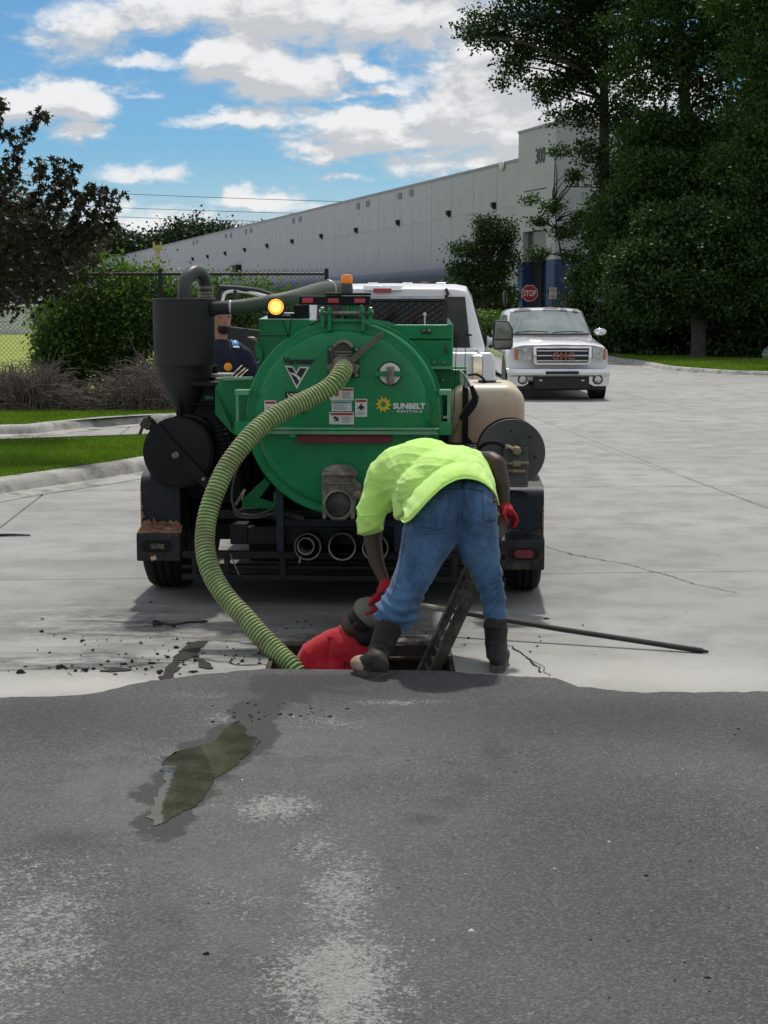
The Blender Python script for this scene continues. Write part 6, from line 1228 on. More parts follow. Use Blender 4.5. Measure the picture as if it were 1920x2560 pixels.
# fuel and chrome clutter by the bed corner
mb = MB(); mb.box((1.0, .9, 1.02), (.05, .5, .20)); mb.box((1.02, .3, .86), (.04, .2, .10)); mb.build('bed_step', CHR, pk, bevel=.015)
# right tow mirror
mb = MB(); c7 = K(1258, 836, 4.15); a, b = K(1231, 874, 4.15), K(1283, 800, 4.15)
mo = [(a.x, a.z+.03), (a.x+.02, a.z), (b.x-.02, a.z), (b.x, a.z+.04), (b.x, b.z-.10), (b.x-.05, b.z-.01), (a.x+.03, b.z), (a.x, b.z-.03)]
mb.rings([[(x, 4.15, z) for x, z in mo], [(x, 4.23, z) for x, z in mo], [((x-c7.x)*.8+c7.x, 4.30, (z-c7.z)*.85+c7.z) for x, z in mo]]); mb.build('mirror_housing', TRIM, pk, bevel=.01)
mg = M('tree-tinted mirror', (.26, .30, .27), .03, 1.0, var=.02); z1 = K(1258, 847, 4.14).z  # mirror colour darkened to green in place of reflected trees
mb = MB(); i_ = .016; mb.prism([(a.x+i_, 4.144, z1), (b.x-i_, 4.144, z1), (b.x-i_, 4.144, b.z-.11), (b.x-.055, 4.144, b.z-.025), (a.x+.03, 4.144, b.z-i_)], (0, .004, 0)); mb.prism([(a.x+i_, 4.144, a.z+i_), (b.x-i_, 4.144, a.z+i_+.01), (b.x-i_, 4.144, z1-.015), (a.x+i_, 4.144, z1-.015)], (0, .004, 0)); mb.build('mirror_glass', mg, pk, smooth=0)
mb = MB(); mb.tube([(.97, 3.9, K(1178, 838, 4.0).z), K(1232, 838, 4.17)], .022, 10); mb.tube([(.97, 3.9, K(1178, 866, 4.0).z), K(1234, 866, 4.17)], .018, 10); mb.build('mirror_arm', TRIM, pk)
# open door on the other side
dr = []; mb = MB(); p = [K(545, 722, 3.9), K(552, 716, 3.9), K(640, 720, 3.9), K(682, 736, 3.9)]
mb.tube([K(543, 800, 3.95), K(546, 740, 3.95), K(553, 719, 3.95), K(600, 722, 3.9), K(650, 728, 3.8), K(690, 742, 3.6)], .035, 8); mb.build('door_frame', TRIM, pk)
mb = MB(); mb.tube(spline([K(556, 790, 3.9), K(558, 745, 3.9), K(572, 729, 3.9), K(620, 730, 3.85), K(676, 744, 3.6)], 6), .018, 8); mb.build('door_edge', CARW, pk)
a, b = K(543, 850, 3.95), K(680, 900, 3.6); mb = MB(); mb.prism([K(540, 812, 3.95), K(690, 830, 3.6), K(690, 950, 3.6), K(540, 960, 3.95)], (0, .08, 0)); mb.build('door', TRIM, pk, bevel=.02)
mb = MB(); mb.tube([(-.98, 4.0, 1.5), K(600, 760, 3.9)], .02, 8); p = K(588, 756, 3.85); mb.box(p, (.03, .08, .26)); mb.build('mirror_housing', TRIM, pk, bevel=.01)
for y in (.95, 5.0):
    for s_ in (-1, 1): carwheel(pk, s_*.86, y, .40, .26, s_)
pk.scale = (.95, 1, 1)
for o in [q for q in bpy.data.objects if q.parent == pk and q.name.split('.')[0] in ('mirror_housing', 'mirror_glass', 'mirror_arm', 'door', 'door_frame', 'door_edge')]: o.scale = (1/.95, 1, 1)
# ---- white pickup parked facing us
PF = Frame(3.435, 30.35, .6)
gm = root('white_pickup', 'white pickup parked facing the camera with chrome grille and faded windscreen band', 'pickup truck', PF.o, PF.a)
def G(px, py, yl=0): return PF.T(px, py, yl)
W1 = 1.0
fr = lambda y0, bow: (lambda x, z: y0+bow*(x/1.0)**2)
hood_h = lambda zt, w_: [(0, .36), (.62, .36), (w_*.96, .44), (w_*1.0, .62), (w_*1.0, .88), (w_*.985, .98), (w_*.90, zt-.045), (w_*.70, zt-.01), (w_*.50, zt+.014), (w_*.35, zt+.008), (0, zt+.02)]
mb = MB(); loft(mb, [(fr(.10, .16), [(0, .50), (.62, .50), (.86, .52), (.92, .62), (.92, .86), (.90, .96), (.84, 1.03), (.70, 1.05), (.5, 1.06), (.35, 1.06), (0, 1.07)]),
 (fr(.04, .18), [(0, .40), (.62, .40), (.90, .46), (.98, .62), (.985, .88), (.96, .98), (.90, 1.03), (.70, 1.075), (.5, 1.085), (.35, 1.085), (0, 1.095)]),
 (fr(.12, .14), hood_h(1.11, 1.0)), (.75, hood_h(1.155, 1.005)), (1.40, hood_h(1.20, 1.01)), (1.62, [(0, .36), (.62, .36), (.96, .44), (1.0, .62), (1.01, .88), (1.0, 1.0), (.975, 1.14), (.90, 1.19), (.6, 1.22), (.35, 1.22), (0, 1.22)]), (3.95, [(0, .36), (.62, .36), (.96, .44), (1.0, .62), (1.01, .88), (1.0, 1.0), (.975, 1.16), (.90, 1.21), (.6, 1.22), (.35, 1.22), (0, 1.22)]), (5.75, [(0, .45), (.62, .45), (.94, .5), (.98, .62), (.99, .88), (.985, 1.0), (.965, 1.18), (.93, 1.22), (.6, 1.22), (.35, 1.22), (0, 1.22)])]); mb.build('body', CARW, gm, smooth=50)
rz_ = 1.80
mb = MB(); loft(mb, [(fr(1.50, .25), [(0, 1.19), (.90, 1.17), (.885, 1.22), (.85, 1.24), (.5, 1.24), (0, 1.245)]), (fr(2.22, .20), [(0, 1.19), (.955, 1.18), (.77, 1.70), (.70, 1.745), (.45, 1.765), (0, 1.775)]), (fr(2.6, .1), [(0, 1.19), (.965, 1.18), (.785, 1.75), (.70, 1.80), (.45, 1.82), (0, 1.83)]), (3.9, [(0, 1.19), (.965, 1.18), (.785, 1.75), (.70, 1.80), (.45, 1.82), (0, 1.83)]), (4.15, [(0, 1.19), (.955, 1.18), (.78, 1.70), (.70, 1.75), (.45, 1.77), (0, 1.78)])]); mb.build('cab', CARW, gm, smooth=45)
# windscreen laid just proud of the cab front
def ws(x, t_, off=.012):
    y = 1.50+.25*x*x+(.72-.05*x*x)*t_; return Vector((x*(1-.135*t_), y-off-.012, 1.246+.53*t_-.075*abs(x)**3*t_+off+.010))
mb = MB(); nx_, nz_ = 14, 6; vs = []; w0 = .86
for j in range(nz_+1):
    for i in range(nx_+1): vs.append(ws(w0*(2*i/nx_-1), .03+.93*j/nz_))
mb.add(vs, [(j*(nx_+1)+i, j*(nx_+1)+i+1, (j+1)*(nx_+1)+i+1, (j+1)*(nx_+1)+i) for j in range(nz_) for i in range(nx_)]); mb.build('windscreen', GLSF, gm, smooth=60)
mb = MB(); mb.tube([ws(w0*(2*i/nx_-1), .02, .016) for i in range(nx_+1)], .014, 6); mb.tube([ws(-w0, k/6, .014) for k in range(7)], .010, 5); mb.tube([ws(w0, k/6, .014) for k in range(7)], .010, 5); mb.build('windscreen_seal', TRIM, gm)
for (xa, xb) in ((-.72, -.05), (.05, .70)): mb = MB(); mb.tube([ws(xa, .05, .03), ws((xa+xb)/2, .10 if xa < 0 else .09, .035), ws(xb, .07, .03)], .010, 5); mb.build('wiper', TRIM, gm)
mb = MB()
for (xa, xb, ta) in ((-.80, -.38, .97), (-.10, .30, .98), (.30, .50, .955), (.62, .78, .94)):
    n_ = 8; top = [ws(xa+(xb-xa)*k/n_, min(1.06, ta+.075*math.sin(math.pi*k/n_)+.02*noise.noise(Vector((k*1.3, xa*9, 0)))), .022) for k in range(n_+1)]; bot = [ws(xa+(xb-xa)*k/n_, ta-.03, .024) for k in range(n_+1)]
    mb.add(bot+top, [(k, k+1, n_+2+k, n_+1+k) for k in range(n_)])
mb.build('peeled_paint', PEEL, gm, smooth=0)
mb = MB(); mb.tube([(.42, 2.5, 1.82), (.40, 2.56, 1.90)], .008, 5); mb.build('aerial', TRIM, gm)
# side windows on the visible flank (world left)
def gside(name, mat, pts, off, par=gm):
    mb = MB(); P3 = lambda y, t_: Vector((-(.965-(.965-.785)*t_)-off, y, 1.18+.57*t_)); mb.prism([P3(y, t_) for y, t_ in pts], (-.004, 0, .001)); return mb.build(name, mat, par, smooth=0)
gside('side_window', GLS, [(1.95, .12), (2.85, .12), (2.85, .88), (2.45, .86), (2.15, .6)], .004); gside('side_window', GLS, [(2.95, .12), (3.85, .12), (3.70, .86), (2.95, .88)], .004)
# grille
a, b = G(1334, 912, 0), G(1479, 866, 0); gx0, gx1, gz0, gz1 = a.x, b.x, a.z, b.z; gy = .035
mb = MB(); fo = [(gx0+.03, gz0), (gx1-.03, gz0), (gx1, gz0+.07), (gx1+.005, gz1), (gx0-.005, gz1), (gx0, gz0+.07)]; fi = [(gx0+.075, gz0+.04), (gx1-.075, gz0+.04), (gx1-.055, gz0+.09), (gx1-.05, gz1-.035), (gx0+.05, gz1-.035), (gx0+.055, gz0+.09)]
fv = [(x, gy-.03, z) for x, z in fo]+[(x, gy-.045, z) for x, z in fi]+[(x, gy+.10, z) for x, z in fo]+[(x, gy+.02, z) for x, z in fi]; n_ = 6
mb.add(fv, [(k, (k+1) % 6, 6+(k+1) % 6, 6+k) for k in range(6)]+[(k, 12+k, 12+(k+1) % 6, (k+1) % 6) for k in range(6)]+[(6+k, 6+(k+1) % 6, 18+(k+1) % 6, 18+k) for k in range(6)]); mb.build('grille_surround', CHR, gm, smooth=30)
mb = MB(); mb.prism([(x, gy-.005, z) for x, z in fi], (0, .03, 0)); mb.build('grille_back', TRIM, gm, smooth=0)
for py in (877, 889, 902):
    z = G(1400, py, 0).z; mb = MB(); mb.box(((gx0+gx1)/2, gy-.03, z), (gx1-gx0-.13, .03, .028)); mb.build('grille_bar', M('silver bar', (.6, .6, .6), .3, .4), gm, bevel=.008)
zc_ = G(1400, 890, 0).z; text('badge', 'GMC', .3, M('badge red', (.30, .10, .085), .3, .4), gm, ((gx0+gx1)/2+.01, gy-.075, zc_), (R(90), 0, 0), .014, .010, width=.44, height=.145, space=1.15)

for s_ in (-1, 1):
    xi, xo = (gx0-.04, G(1287, 890, .1).x) if s_ < 0 else (gx1+.03, G(1516, 890, .1).x)
    zt2, zb3 = G(1300, 867, .05).z, G(1300, 901, .05).z
    mb = MB(); L4 = [(xi, .035, zb3), (xo, .16, zb3+.01), (xo, .17, zt2-.04), (xi, .05, zt2)]; mb.prism(L4, (0, -.012, 0)); mb.build('headlight', HLG, gm, bevel=.004)
    mb = MB(); xm = xo+(xi-xo)*.22; xm2 = xo+(xi-xo)*.12; mb.prism([(xm, .125, zb3+.005), (xo, .147, zb3+.012), (xo, .157, zt2-.045), (xm2, .140, zt2-.03)], (0, -.012, 0)); mb.build('indicator', AMBR, gm)
    mb = MB()
    for zz in (zb3+.055, zt2-.075): mb.lathe([(.052, .0), (.048, -.012), (0, -.016)], ((xi*.6+xo*.4), .078, zz), (0, 1, 0), 14)
    mb.build('lamp_reflector', M('lamp silver', (.50, .50, .46), .15, .6, var=.3), gm)
# bumper
bz1, bz0, bzl = G(1400, 921, 0).z, G(1400, 940, 0).z, G(1400, 966, 0).z
def bump_sec(x): return .10*abs(x)**2.2-.06
xs_ = [k/10*1.01 for k in range(-10, 11)]
mb = MB(); vs = []
for x in xs_:
    y = bump_sec(x); vs += [(x, y+.16, bz1+.005), (x, y+.02, bz1+.004), (x, y-.02, bz1-.02), (x, y-.035, (bz1+bz0)/2), (x, y-.02, bz0), (x, y+.0, bz0-.012), (x, y+.20, bz0-.012)]
mb.add(vs, [(i*7+j, i*7+j+1, (i+1)*7+j+1, (i+1)*7+j) for i in range(20) for j in range(6)]); mb.build('chrome_bumper', CHR, gm, smooth=60)
mb = MB(); a, b = G(1364, 936, -.08), G(1447, 928, -.08); mb.bx(a.x, b.x, -.105, -.085, a.z, b.z); mb.build('bumper_slot', TRIM, gm, bevel=.006)
for s_ in (-1, 1):
    mb = MB(); x_in, x_out = s_*.60, s_*1.0; zz = [bz0-.01, bzl+.0]
    mb.prism([(x_in, -.04+.04, zz[0]), (x_out, .04, zz[0]), (x_out, .06, zz[1]+.03), (s_*.93, .04, zz[1]), (s_*.70, .0, zz[1]-.0), (x_in, .0, zz[1]+.05)], (0, .10, 0)); mb.build('chrome_corner', CHR, gm, bevel=.01)
    p = G(1307 if s_ < 0 else 1495, 949, -.03); mb = MB(); mb.lathe([(.098, .03), (.098, -.012), (.080, -.02), (.075, -.005)], (p.x, -.01, p.z), (0, 1, 0), 24, cap=False); mb.build('fog_surround', TRIM, gm)
    mb = MB(); mb.lathe([(.076, -.004), (.05, -.022), (0, -.030)], (p.x, -.01, p.z), (0, 1, 0), 20); mb.build('fog_lamp', M('fog glass', (.55, .55, .52), .08, .5, var=.4, sc=30), gm)
mb = MB(); a, b = G(1333, 985, .02), G(1477, 940, .02); mb.bx(a.x, b.x, .01, .2, bzl-.06, bz0-.011); mb.bx(-.95, .95, .12, .3, bzl-.08, bzl+.03); mb.bx(-.8, .8, .3, 4.8, .25, .36); mb.build('air_dam', TRIM, gm, bevel=.02)
for s_ in (-1, 1): mb = MB(); p = G(1352 if s_ < 0 else 1457, 951, 0); mb.box((p.x, .0, p.z), (.06, .03, .025)); mb.build('tow_hook', M('grey plastic', (.06, .065, .065), .5) if False else M('silver bar', (.6, .6, .6), .3, .4), gm)
# mirrors, arches, wheels
for s_ in (-1, 1): mb = MB(); mb.ell((s_*1.06, 1.72, 1.33), (.13, .09, .075), None, 16, 10); mb.build('mirror_cap', CHR, gm); mb = MB(); mb.tube([(s_*.93, 1.75, 1.27), (s_*1.0, 1.74, 1.29)], .03, 6); mb.build('mirror_arm', TRIM, gm)
for y in (.88, 4.55):
    for s_ in (-1, 1):
        carwheel(gm, s_*.86, y, .385, .27, s_)
        mb = MB(); mb.lathe([(.46, .0), (.46, .012), (.0, .012)], (s_*1.0, y, .43), (s_, 0, 0), 30); mb.build('wheel_arch', TRIM, gm)
mb = MB(); mb.bx(-1.02, -1.012, 1.7, 4.0, .80, .83); mb.build('side_moulding', CARW, gm)
mb = MB(); mb.bx(-1.0, -.90, 1.5, 3.9, .30, .38); mb.build('side_step', CHR, gm, bevel=.02)
# ---- car just entering at the far edge
CF = Frame(11.22, 42.7, 0)
sc_ = root('silver_car', 'silver car cut off at the frame edge, only its front corner showing', 'car', CF.o, 0)
SIL = M('silver paint', (.12, .125, .13), .25, .6, coat=.6)
prof = [(-.32, .35), (-.38, .55), (-.34, .72), (-.10, .88), (.75, .98), (1.35, 1.38), (1.9, 1.46), (2.9, 1.44), (3.7, 1.12), (4.2, 1.0), (4.3, .6), (4.2, .32)]
mb = MB(); rgs = []
for y, k, s2 in ((0, .9, 0), (.08, 1, 0), (1.62, 1, 0), (1.70, .9, 0)): rgs.append([(x*1.0, y+(0 if z < .95 else (.18 if y < .8 else -.18)), .5+(z-.5)*k) for x, z in prof])
mb.rings(rgs); mb.build('body', SIL, sc_, bevel=.04, smooth=50)
mb = MB(); mb.prism([(.95, .24, 1.02), (3.5, .24, 1.05), (2.9, .24, 1.36), (1.5, .24, 1.36)], (0, -.02, 0)); mb.build('side_window', GLS, sc_)
for x in (.42, 3.35):
    for y in (.10, 1.60):
        mb = MB(); mb.lathe([(.0, -.11), (.19, -.10), (.31, -.11), (.335, -.07), (.335, .07), (.31, .11), (0, .11)], (x, y, .335), (0, 1, 0), 28); mb.build('wheel', TYRE, sc_); mb = MB(); mb.lathe([(0, -.125), (.18, -.115), (.20, -.10)], (x, y, .335), (0, 1 if y < 1 else -1, 0), 20); mb.build('rim', ALLOY, sc_)
mb = MB(); mb.ell((-.28, .22, .66), (.10, .10, .06)); mb.build('headlight', HLG, sc_)
# ================================================================ PEOPLE
def organic(name, mat, parent, prims, voxel=.010, smooth=6, fn=None, cut=None, sub=0):
    mb = MB()
    for p in prims:
        if p[0] == 'c': mb.caps(p[1], p[2], p[3], p[4])
        elif p[0] == 'e': mb.ell(p[1], p[2], p[3] if len(p) > 3 else None, 20, 14)
    me = bpy.data.meshes.new(name); me.from_pydata(mb.v, [], mb.f); bm = bmesh.new(); bm.from_mesh(me); bmesh.ops.recalc_face_normals(bm, faces=bm.faces); bm.to_mesh(me); bm.free()
    o = bpy.data.objects.new('tmp', me); COL.objects.link(o)
    r_ = o.modifiers.new('r', 'REMESH'); r_.mode = 'VOXEL'; r_.voxel_size = voxel; r_.use_smooth_shade = True
    s_ = o.modifiers.new('s', 'SMOOTH'); s_.iterations = smooth; s_.factor = .5
    dg = bpy.context.evaluated_depsgraph_get(); m2 = bpy.data.meshes.new_from_object(o.evaluated_get(dg)); bpy.data.objects.remove(o)
    if fn is not None:
        n_ = len(m2.vertices); co = np.zeros(n_*3, np.float32); m2.vertices.foreach_get('co', co); co = co.reshape(-1, 3); nr = np.zeros(n_*3, np.float32); m2.vertices.foreach_get('normal', nr); nr = nr.reshape(-1, 3)
        co = co+nr*fn(co.astype(np.float64), nr.astype(np.float64))[:, None]; m2.vertices.foreach_set('co', co.astype(np.float32).ravel()); m2.update()
    if cut:
        bm = bmesh.new(); bm.from_mesh(m2)
        for (pc, pn) in cut: bmesh.ops.bisect_plane(bm, geom=bm.verts[:]+bm.edges[:]+bm.faces[:], plane_co=pc, plane_no=pn, clear_outer=True)
        bm.to_mesh(m2); bm.free()
    m2.materials.clear(); m2.materials.append(mat); m2.name = name
    m2.polygons.foreach_set('use_smooth', [True]*len(m2.polygons)); return link(name, m2, parent)
def folds(amp, dirs, seed=0, warp=.9):
    """cloth creases: ridged waves that wander. dirs: list of (unit vector along the fold normal, frequency, amplitude factor)"""
    def f(co, nr):
        x, y, z = co[:, 0], co[:, 1], co[:, 2]
        w1 = np.sin(x*11+seed)*np.cos(z*9+seed*1.7)+.6*np.sin(y*17+z*13); w2 = np.sin(z*14+seed*2.1)+.7*np.cos(x*19+y*7)
        out = np.zeros(len(co))
        for i, (d_, fr_, a_) in enumerate(dirs):
            ph = (x*d_[0]+y*d_[1]+z*d_[2])*fr_+warp*(w1 if i % 2 else w2)+i*1.9; ri = 1-np.abs(np.sin(ph)); env = .5+.5*np.sin(x*(6+i)+z*(8-i)+seed+i*2.3)
            out += a_*amp*(ri**2.2-.35)*env
        return out
    return f
SKIN = M('dark skin', (.045, .023, .015), .52, var=.12, sc=10, sss=.05, bump=.0006, bs=120); SKIN2 = M('tan skin', (.30, .15, .10), .5, var=.12, sc=8, sss=.1); HAIR = M('black hair', (.008, .007, .006), .8)
HIVIS = M('hi-vis cotton', (.56, .90, .19), .75, var=.04, sc=5, dirt=(.52, .84, .17), dsc=7, damt=.4, sheen=.3, bump=.012, bs=11)
REDC = M('red cotton', (.42, .004, .016), .85, var=.08, sc=5, dirt=(.34, .003, .012), dsc=8, damt=.4, sheen=.2, bump=.0008, bs=240)
m, t = newmat('denim'); v = t.n('ShaderNodeTexCoord').outputs['Object']; n1 = t.noise(v, 5, 6, .62); n2 = t.noise(v, 22, 5, .7)
wv = t.noise(t.n('ShaderNodeMapping', {0: v, 3: (320, 320, 60)}).outputs[0], 1.0, 2, .5)
c = t.mix(t.ramp(n1, .36, .64), (.011, .042, .105), (.060, .150, .285)); c = t.mix(t.m('MULTIPLY', t.ramp(n2, .5, .72), .35), c, (.10, .20, .34)); c = t.mix(t.m('MULTIPLY', t.ramp(wv, .45, .65), .35), c, (.12, .20, .33))
b = t.n('ShaderNodeBsdfPrincipled', {'Base Color': c, 'Roughness': .85, 'Sheen Weight': .15}); bn = t.n('ShaderNodeBump', {'Strength': .6, 'Distance': .004, 'Height': t.m('ADD', t.m('MULTIPLY', wv, .4), t.m('ADD', n2, t.m('MULTIPLY', n1, 1.6)))}); t.L.new(bn.outputs[0], b.inputs['Normal']); finish(t, b); DEN = m
DEN2 = M('dark denim', (.022, .055, .115), .85, var=.3, sc=14, bump=.001, bs=200); STITCH = M('denim stitch', (.11, .19, .30), .9)
BOOT = M('dark boot leather', (.014, .011, .010), .6, var=.35, sc=9, dirt=(.045, .038, .031), dsc=9, damt=.42, bump=.003, bs=40); TOE = M('dusty toe leather', (.34, .25, .17), .7, var=.25, sc=9, dirt=(.14, .10, .07), damt=.4, bump=.001, bs=60); SOLE = M('boot sole', (.060, .054, .046), .9, var=.3, sc=12, dirt=(.12, .11, .09), dsc=14, damt=.45)
GLR = M('red glove knit', (.36, .008, .018), .8, var=.2, sc=40, bump=.001, bs=300); GLB = M('black glove palm', (.018, .014, .014), .6, var=.4, sc=30, bump=.002, bs=90)
ROTX = lambda a: Matrix.Rotation(R(a), 3, 'X'); ROTZ = lambda a: Matrix.Rotation(R(a), 3, 'Z'); ROTY = lambda a: Matrix.Rotation(R(a), 3, 'Y')
# ---------------- man bending over the pit
wm = root('person', 'worker in hi-vis yellow-green shirt and blue jeans bending over the pit', 'person'); pm = Q
body = [('c', pm(1150, 1235, 7.25), pm(1080, 1190, 7.55), .13, .13), ('c', pm(1080, 1190, 7.55), pm(1050, 1190, 7.75), .13, .15), ('c', pm(970, 1200, 7.72), pm(1170, 1165, 7.76), .07, .07), ('c', pm(1050, 1195, 7.85), pm(1050, 1235, 8.0), .06, .055), ('e', pm(1050, 1285, 8.02), (.078, .10, .115)),
        ('c', pm(955, 1205, 7.66), pm(931, 1345, 7.60), .056, .047), ('c', pm(931, 1345, 7.60), pm(940, 1400, 7.53), .047, .042), ('c', pm(940, 1400, 7.53), pm(966, 1466, 7.43), .040, .026),
        ('c', pm(1175, 1160, 7.72), pm(1228, 1152, 7.60), .062, .050), ('c', pm(1228, 1152, 7.60), pm(1243, 1160, 7.56), .048, .046), ('c', pm(1243, 1160, 7.56), pm(1256, 1215, 7.50), .045, .040), ('c', pm(1256, 1215, 7.50), pm(1262, 1268, 7.46), .038, .026),
        ('c', pm(1090, 1300, 7.14), pm(1042, 1420, 7.05), .07, .05), ('c', pm(1042, 1420, 7.05), pm(975, 1590, 6.99), .04, .03), ('c', pm(1190, 1290, 7.14), pm(1213, 1430, 7.13), .07, .04), ('c', pm(1213, 1430, 7.13), pm(1237, 1590, 7.12), .036, .03)]
organic('body', SKIN, wm, body, .011, 5)
# shirt
sh = [('e', pm(1112, 1195, 7.30), (.165, .18, .135)), ('e', pm(1060, 1222, 7.30), (.13, .16, .12)), ('e', pm(1062, 1192, 7.55), (.20, .22, .195)), ('c', pm(1010, 1190, 7.62), pm(1150, 1195, 7.5), .165, .165), ('e', pm(1120, 1205, 7.46), (.165, .20, .175)), ('e', pm(1165, 1218, 7.40), (.135, .18, .160)), ('e', pm(1000, 1200, 7.66), (.160, .17, .168)), ('e', pm(1160, 1165, 7.70), (.085, .1, .075)),
      ('e', pm(965, 1210, 7.66), (.115, .12, .135)), ('c', pm(960, 1200, 7.66), pm(932, 1275, 7.62), .095, .082), ('c', pm(932, 1262, 7.62), pm(925, 1308, 7.60), .080, .078),
      ('e', pm(1030, 1245, 7.48), (.105, .17, .105)), ('e', pm(1020, 1270, 7.40), (.085, .14, .075)), ('e', pm(1045, 1255, 7.32), (.09, .09, .085)), ('e', pm(1200, 1230, 7.36), (.082, .15, .095)), ('c', pm(1195, 1195, 7.5), pm(1212, 1215, 7.35), .08, .062), ('e', pm(1180, 1150, 7.64), (.06, .09, .062))]
def shirtfold(co, nr):
    base = folds(.015, [((.85, 0, .5), 34, 1.0), ((.6, .2, -.75), 27, .7), ((.2, .5, .8), 48, .5)], 2.0)(co, nr)
    c_ = np.array(pm(1000, 1260, 7.4)); d_ = np.linalg.norm((co-c_)*np.array([1, .6, 1]), axis=1); pull = np.exp(-(d_/.17)**2)
    rad = np.arctan2(co[:, 2]-c_[2]-.12, co[:, 0]-c_[0]-.10); base += pull*.011*(1-np.abs(np.sin(rad*9+np.sin(d_*30)*.5)))
    c2 = np.array(pm(955, 1225, 7.6)); d2 = np.linalg.norm(co-c2, axis=1); base -= .016*np.exp(-(((co[:, 0]-(c2[0]+.055+.10*(co[:, 2]-c2[2])))/.014)**2))*np.exp(-(d2/.16)**2)
    top = np.clip((nr[:, 2]-.4)/.5, 0, 1); return base*(1-.6*top)
hemL = pm(925, 1302, 7.6)
shirt = organic('shirt', HIVIS, wm, sh, .0085, 30, shirtfold, [(pm(925, 1306, 7.6), Vector((-.28, 0, -1)))] if False else None)
# trousers
jn = [('e', pm(1094, 1300, 7.14), (.146, .14, .140)), ('e', pm(1188, 1285, 7.14), (.108, .14, .150)), ('e', pm(1150, 1245, 7.17), (.155, .13, .098)), ('e', pm(1190, 1235, 7.17), (.098, .12, .075)), ('e', pm(1110, 1255, 7.17), (.115, .12, .090)),
      ('c', pm(1076, 1330, 7.12), pm(1050, 1400, 7.06), .135, .104), ('c', pm(1050, 1400, 7.06), pm(1020, 1470, 7.02), .102, .084), ('c', pm(1020, 1470, 7.02), pm(992, 1530, 7.0), .084, .094), ('c', pm(992, 1530, 7.0), pm(985, 1552, 7.0), .092, .070), ('c', pm(962, 1548, 6.99), pm(1000, 1552, 7.0), .048, .055),
      ('c', pm(1190, 1330, 7.14), pm(1200, 1380, 7.13), .108, .096), ('c', pm(1200, 1380, 7.13), pm(1220, 1440, 7.13), .092, .070), ('c', pm(1220, 1440, 7.13), pm(1234, 1500, 7.13), .066, .056), ('c', pm(1234, 1500, 7.13), pm(1238, 1548, 7.13), .055, .050)]
def jf(co, nr):
    f1 = folds(.0085, [((.75, 0, .65), 30, 1.0), ((-.5, .2, .85), 38, .7)], 5.0)(co, nr); zc = co[:, 2]; k = np.exp(-((zc-.27)/.11)**2)*(co[:, 0] < .30)
    f1 += k*.018*(1-np.abs(np.sin(zc*62+co[:, 0]*22+np.sin(co[:, 0]*30)))); k2 = np.exp(-((zc-.32)/.20)**2)*(co[:, 0] > .30); f1 += k2*.010*(1-np.abs(np.sin(zc*42-co[:, 0]*30)))
    k3 = np.exp(-((zc-.75)/.05)**2); f1 += k3*.005*(1-np.abs(np.sin(co[:, 0]*30+zc*40)))
    # seam of the seat
    sx_ = .355+.10*(zc-.80)-.0; f1 -= .012*np.exp(-((co[:, 0]-sx_)/.010)**2)*(zc > .62)*(zc < .93)*(nr[:, 1] < 0); return f1
jeans = organic('jeans', DEN, wm, jn, .0085, 6, jf)
def drape_setup(o):
    me = o.data; return BVHTree.FromPolygons([v_.co.copy() for v_ in me.vertices], [tuple(p_.vertices) for p_ in me.polygons])
bj = drape_setup(jeans); bs_ = drape_setup(shirt); cam0 = Vector((0, 0, CAMH))
def hit(bv, px, py, off=.003):
    d = ray(px, py).normalized(); h_ = bv.ray_cast(cam0, d)
    return (h_[0]+h_[1]*off) if h_[0] is not None else None
def patch(name, mat, par, bv, quad, off=.004, nu=10, nv=10):
    (a, b, c_, d_) = [Vector((*q, 0)) for q in quad]; vs = []
    for j in range(nv+1):
        for i in range(nu+1):
            p = a.lerp(b, i/nu).lerp(d_.lerp(c_, i/nu), j/nv); h_ = hit(bv, p.x, p.y, off)
            vs.append(h_)
    last = next(v_ for v_ in vs if v_ is not None); vs = [v_ if v_ is not None else last for v_ in vs]
    mb = MB(); mb.add(vs, [(j*(nu+1)+i, j*(nu+1)+i+1, (j+1)*(nu+1)+i+1, (j+1)*(nu+1)+i) for j in range(nv) for i in range(nu)]); o = mb.build(name, mat, par, smooth=60)
    s_ = o.modifiers.new('t', 'SOLIDIFY'); s_.thickness = .0025; s_.offset = 0; return o
def seam(name, mat, par, bv, pts, r_=.0016, off=.002, closed=False):
    sp_ = spline([Vector((*p, 0)) for p in pts], 6); q = [hit(bv, p.x, p.y, off) for p in sp_]; q = [x for x in q if x is not None]
    if len(q) > 3: mb = MB(); mb.tube(q, r_, 5); return mb.build(name, mat, par)
patch('back_pocket', DEN, wm, bj, [(1036, 1250), (1120, 1246), (1110, 1322), (1034, 1318)], .004); patch('back_pocket', DEN, wm, bj, [(1207, 1229), (1240, 1232), (1240, 1300), (1211, 1306)], .004)
for q in ([(1036, 1250), (1120, 1246), (1116, 1290), (1110, 1322), (1072, 1332), (1034, 1318), (1032, 1285), (1036, 1250)], [(1041, 1258), (1115, 1254)], [(1041, 1318), (1074, 1326), (1105, 1316)], [(1207, 1229), (1240, 1232)], [(1207, 1229), (1209, 1270), (1211, 1306), (1226, 1312), (1240, 1300)], [(1156, 1222), (1154, 1270), (1145, 1320), (1133, 1345)], [(1012, 1330), (1003, 1400), (992, 1450), (978, 1490)]): seam('stitching', STITCH, wm, bj, q, .0016, .0058 if len(q) != 4 or q[0][0] in (1207,) else .002)
seam('waist_seam', DEN2, wm, bj, [(1085, 1232), (1118, 1224), (1160, 1222), (1200, 1226), (1232, 1238)], .0028, .001)
patch('belt_loop', DEN2, wm, bj, [(1155, 1197), (1163, 1197), (1162, 1222), (1154, 1222)], .006, 2, 5)
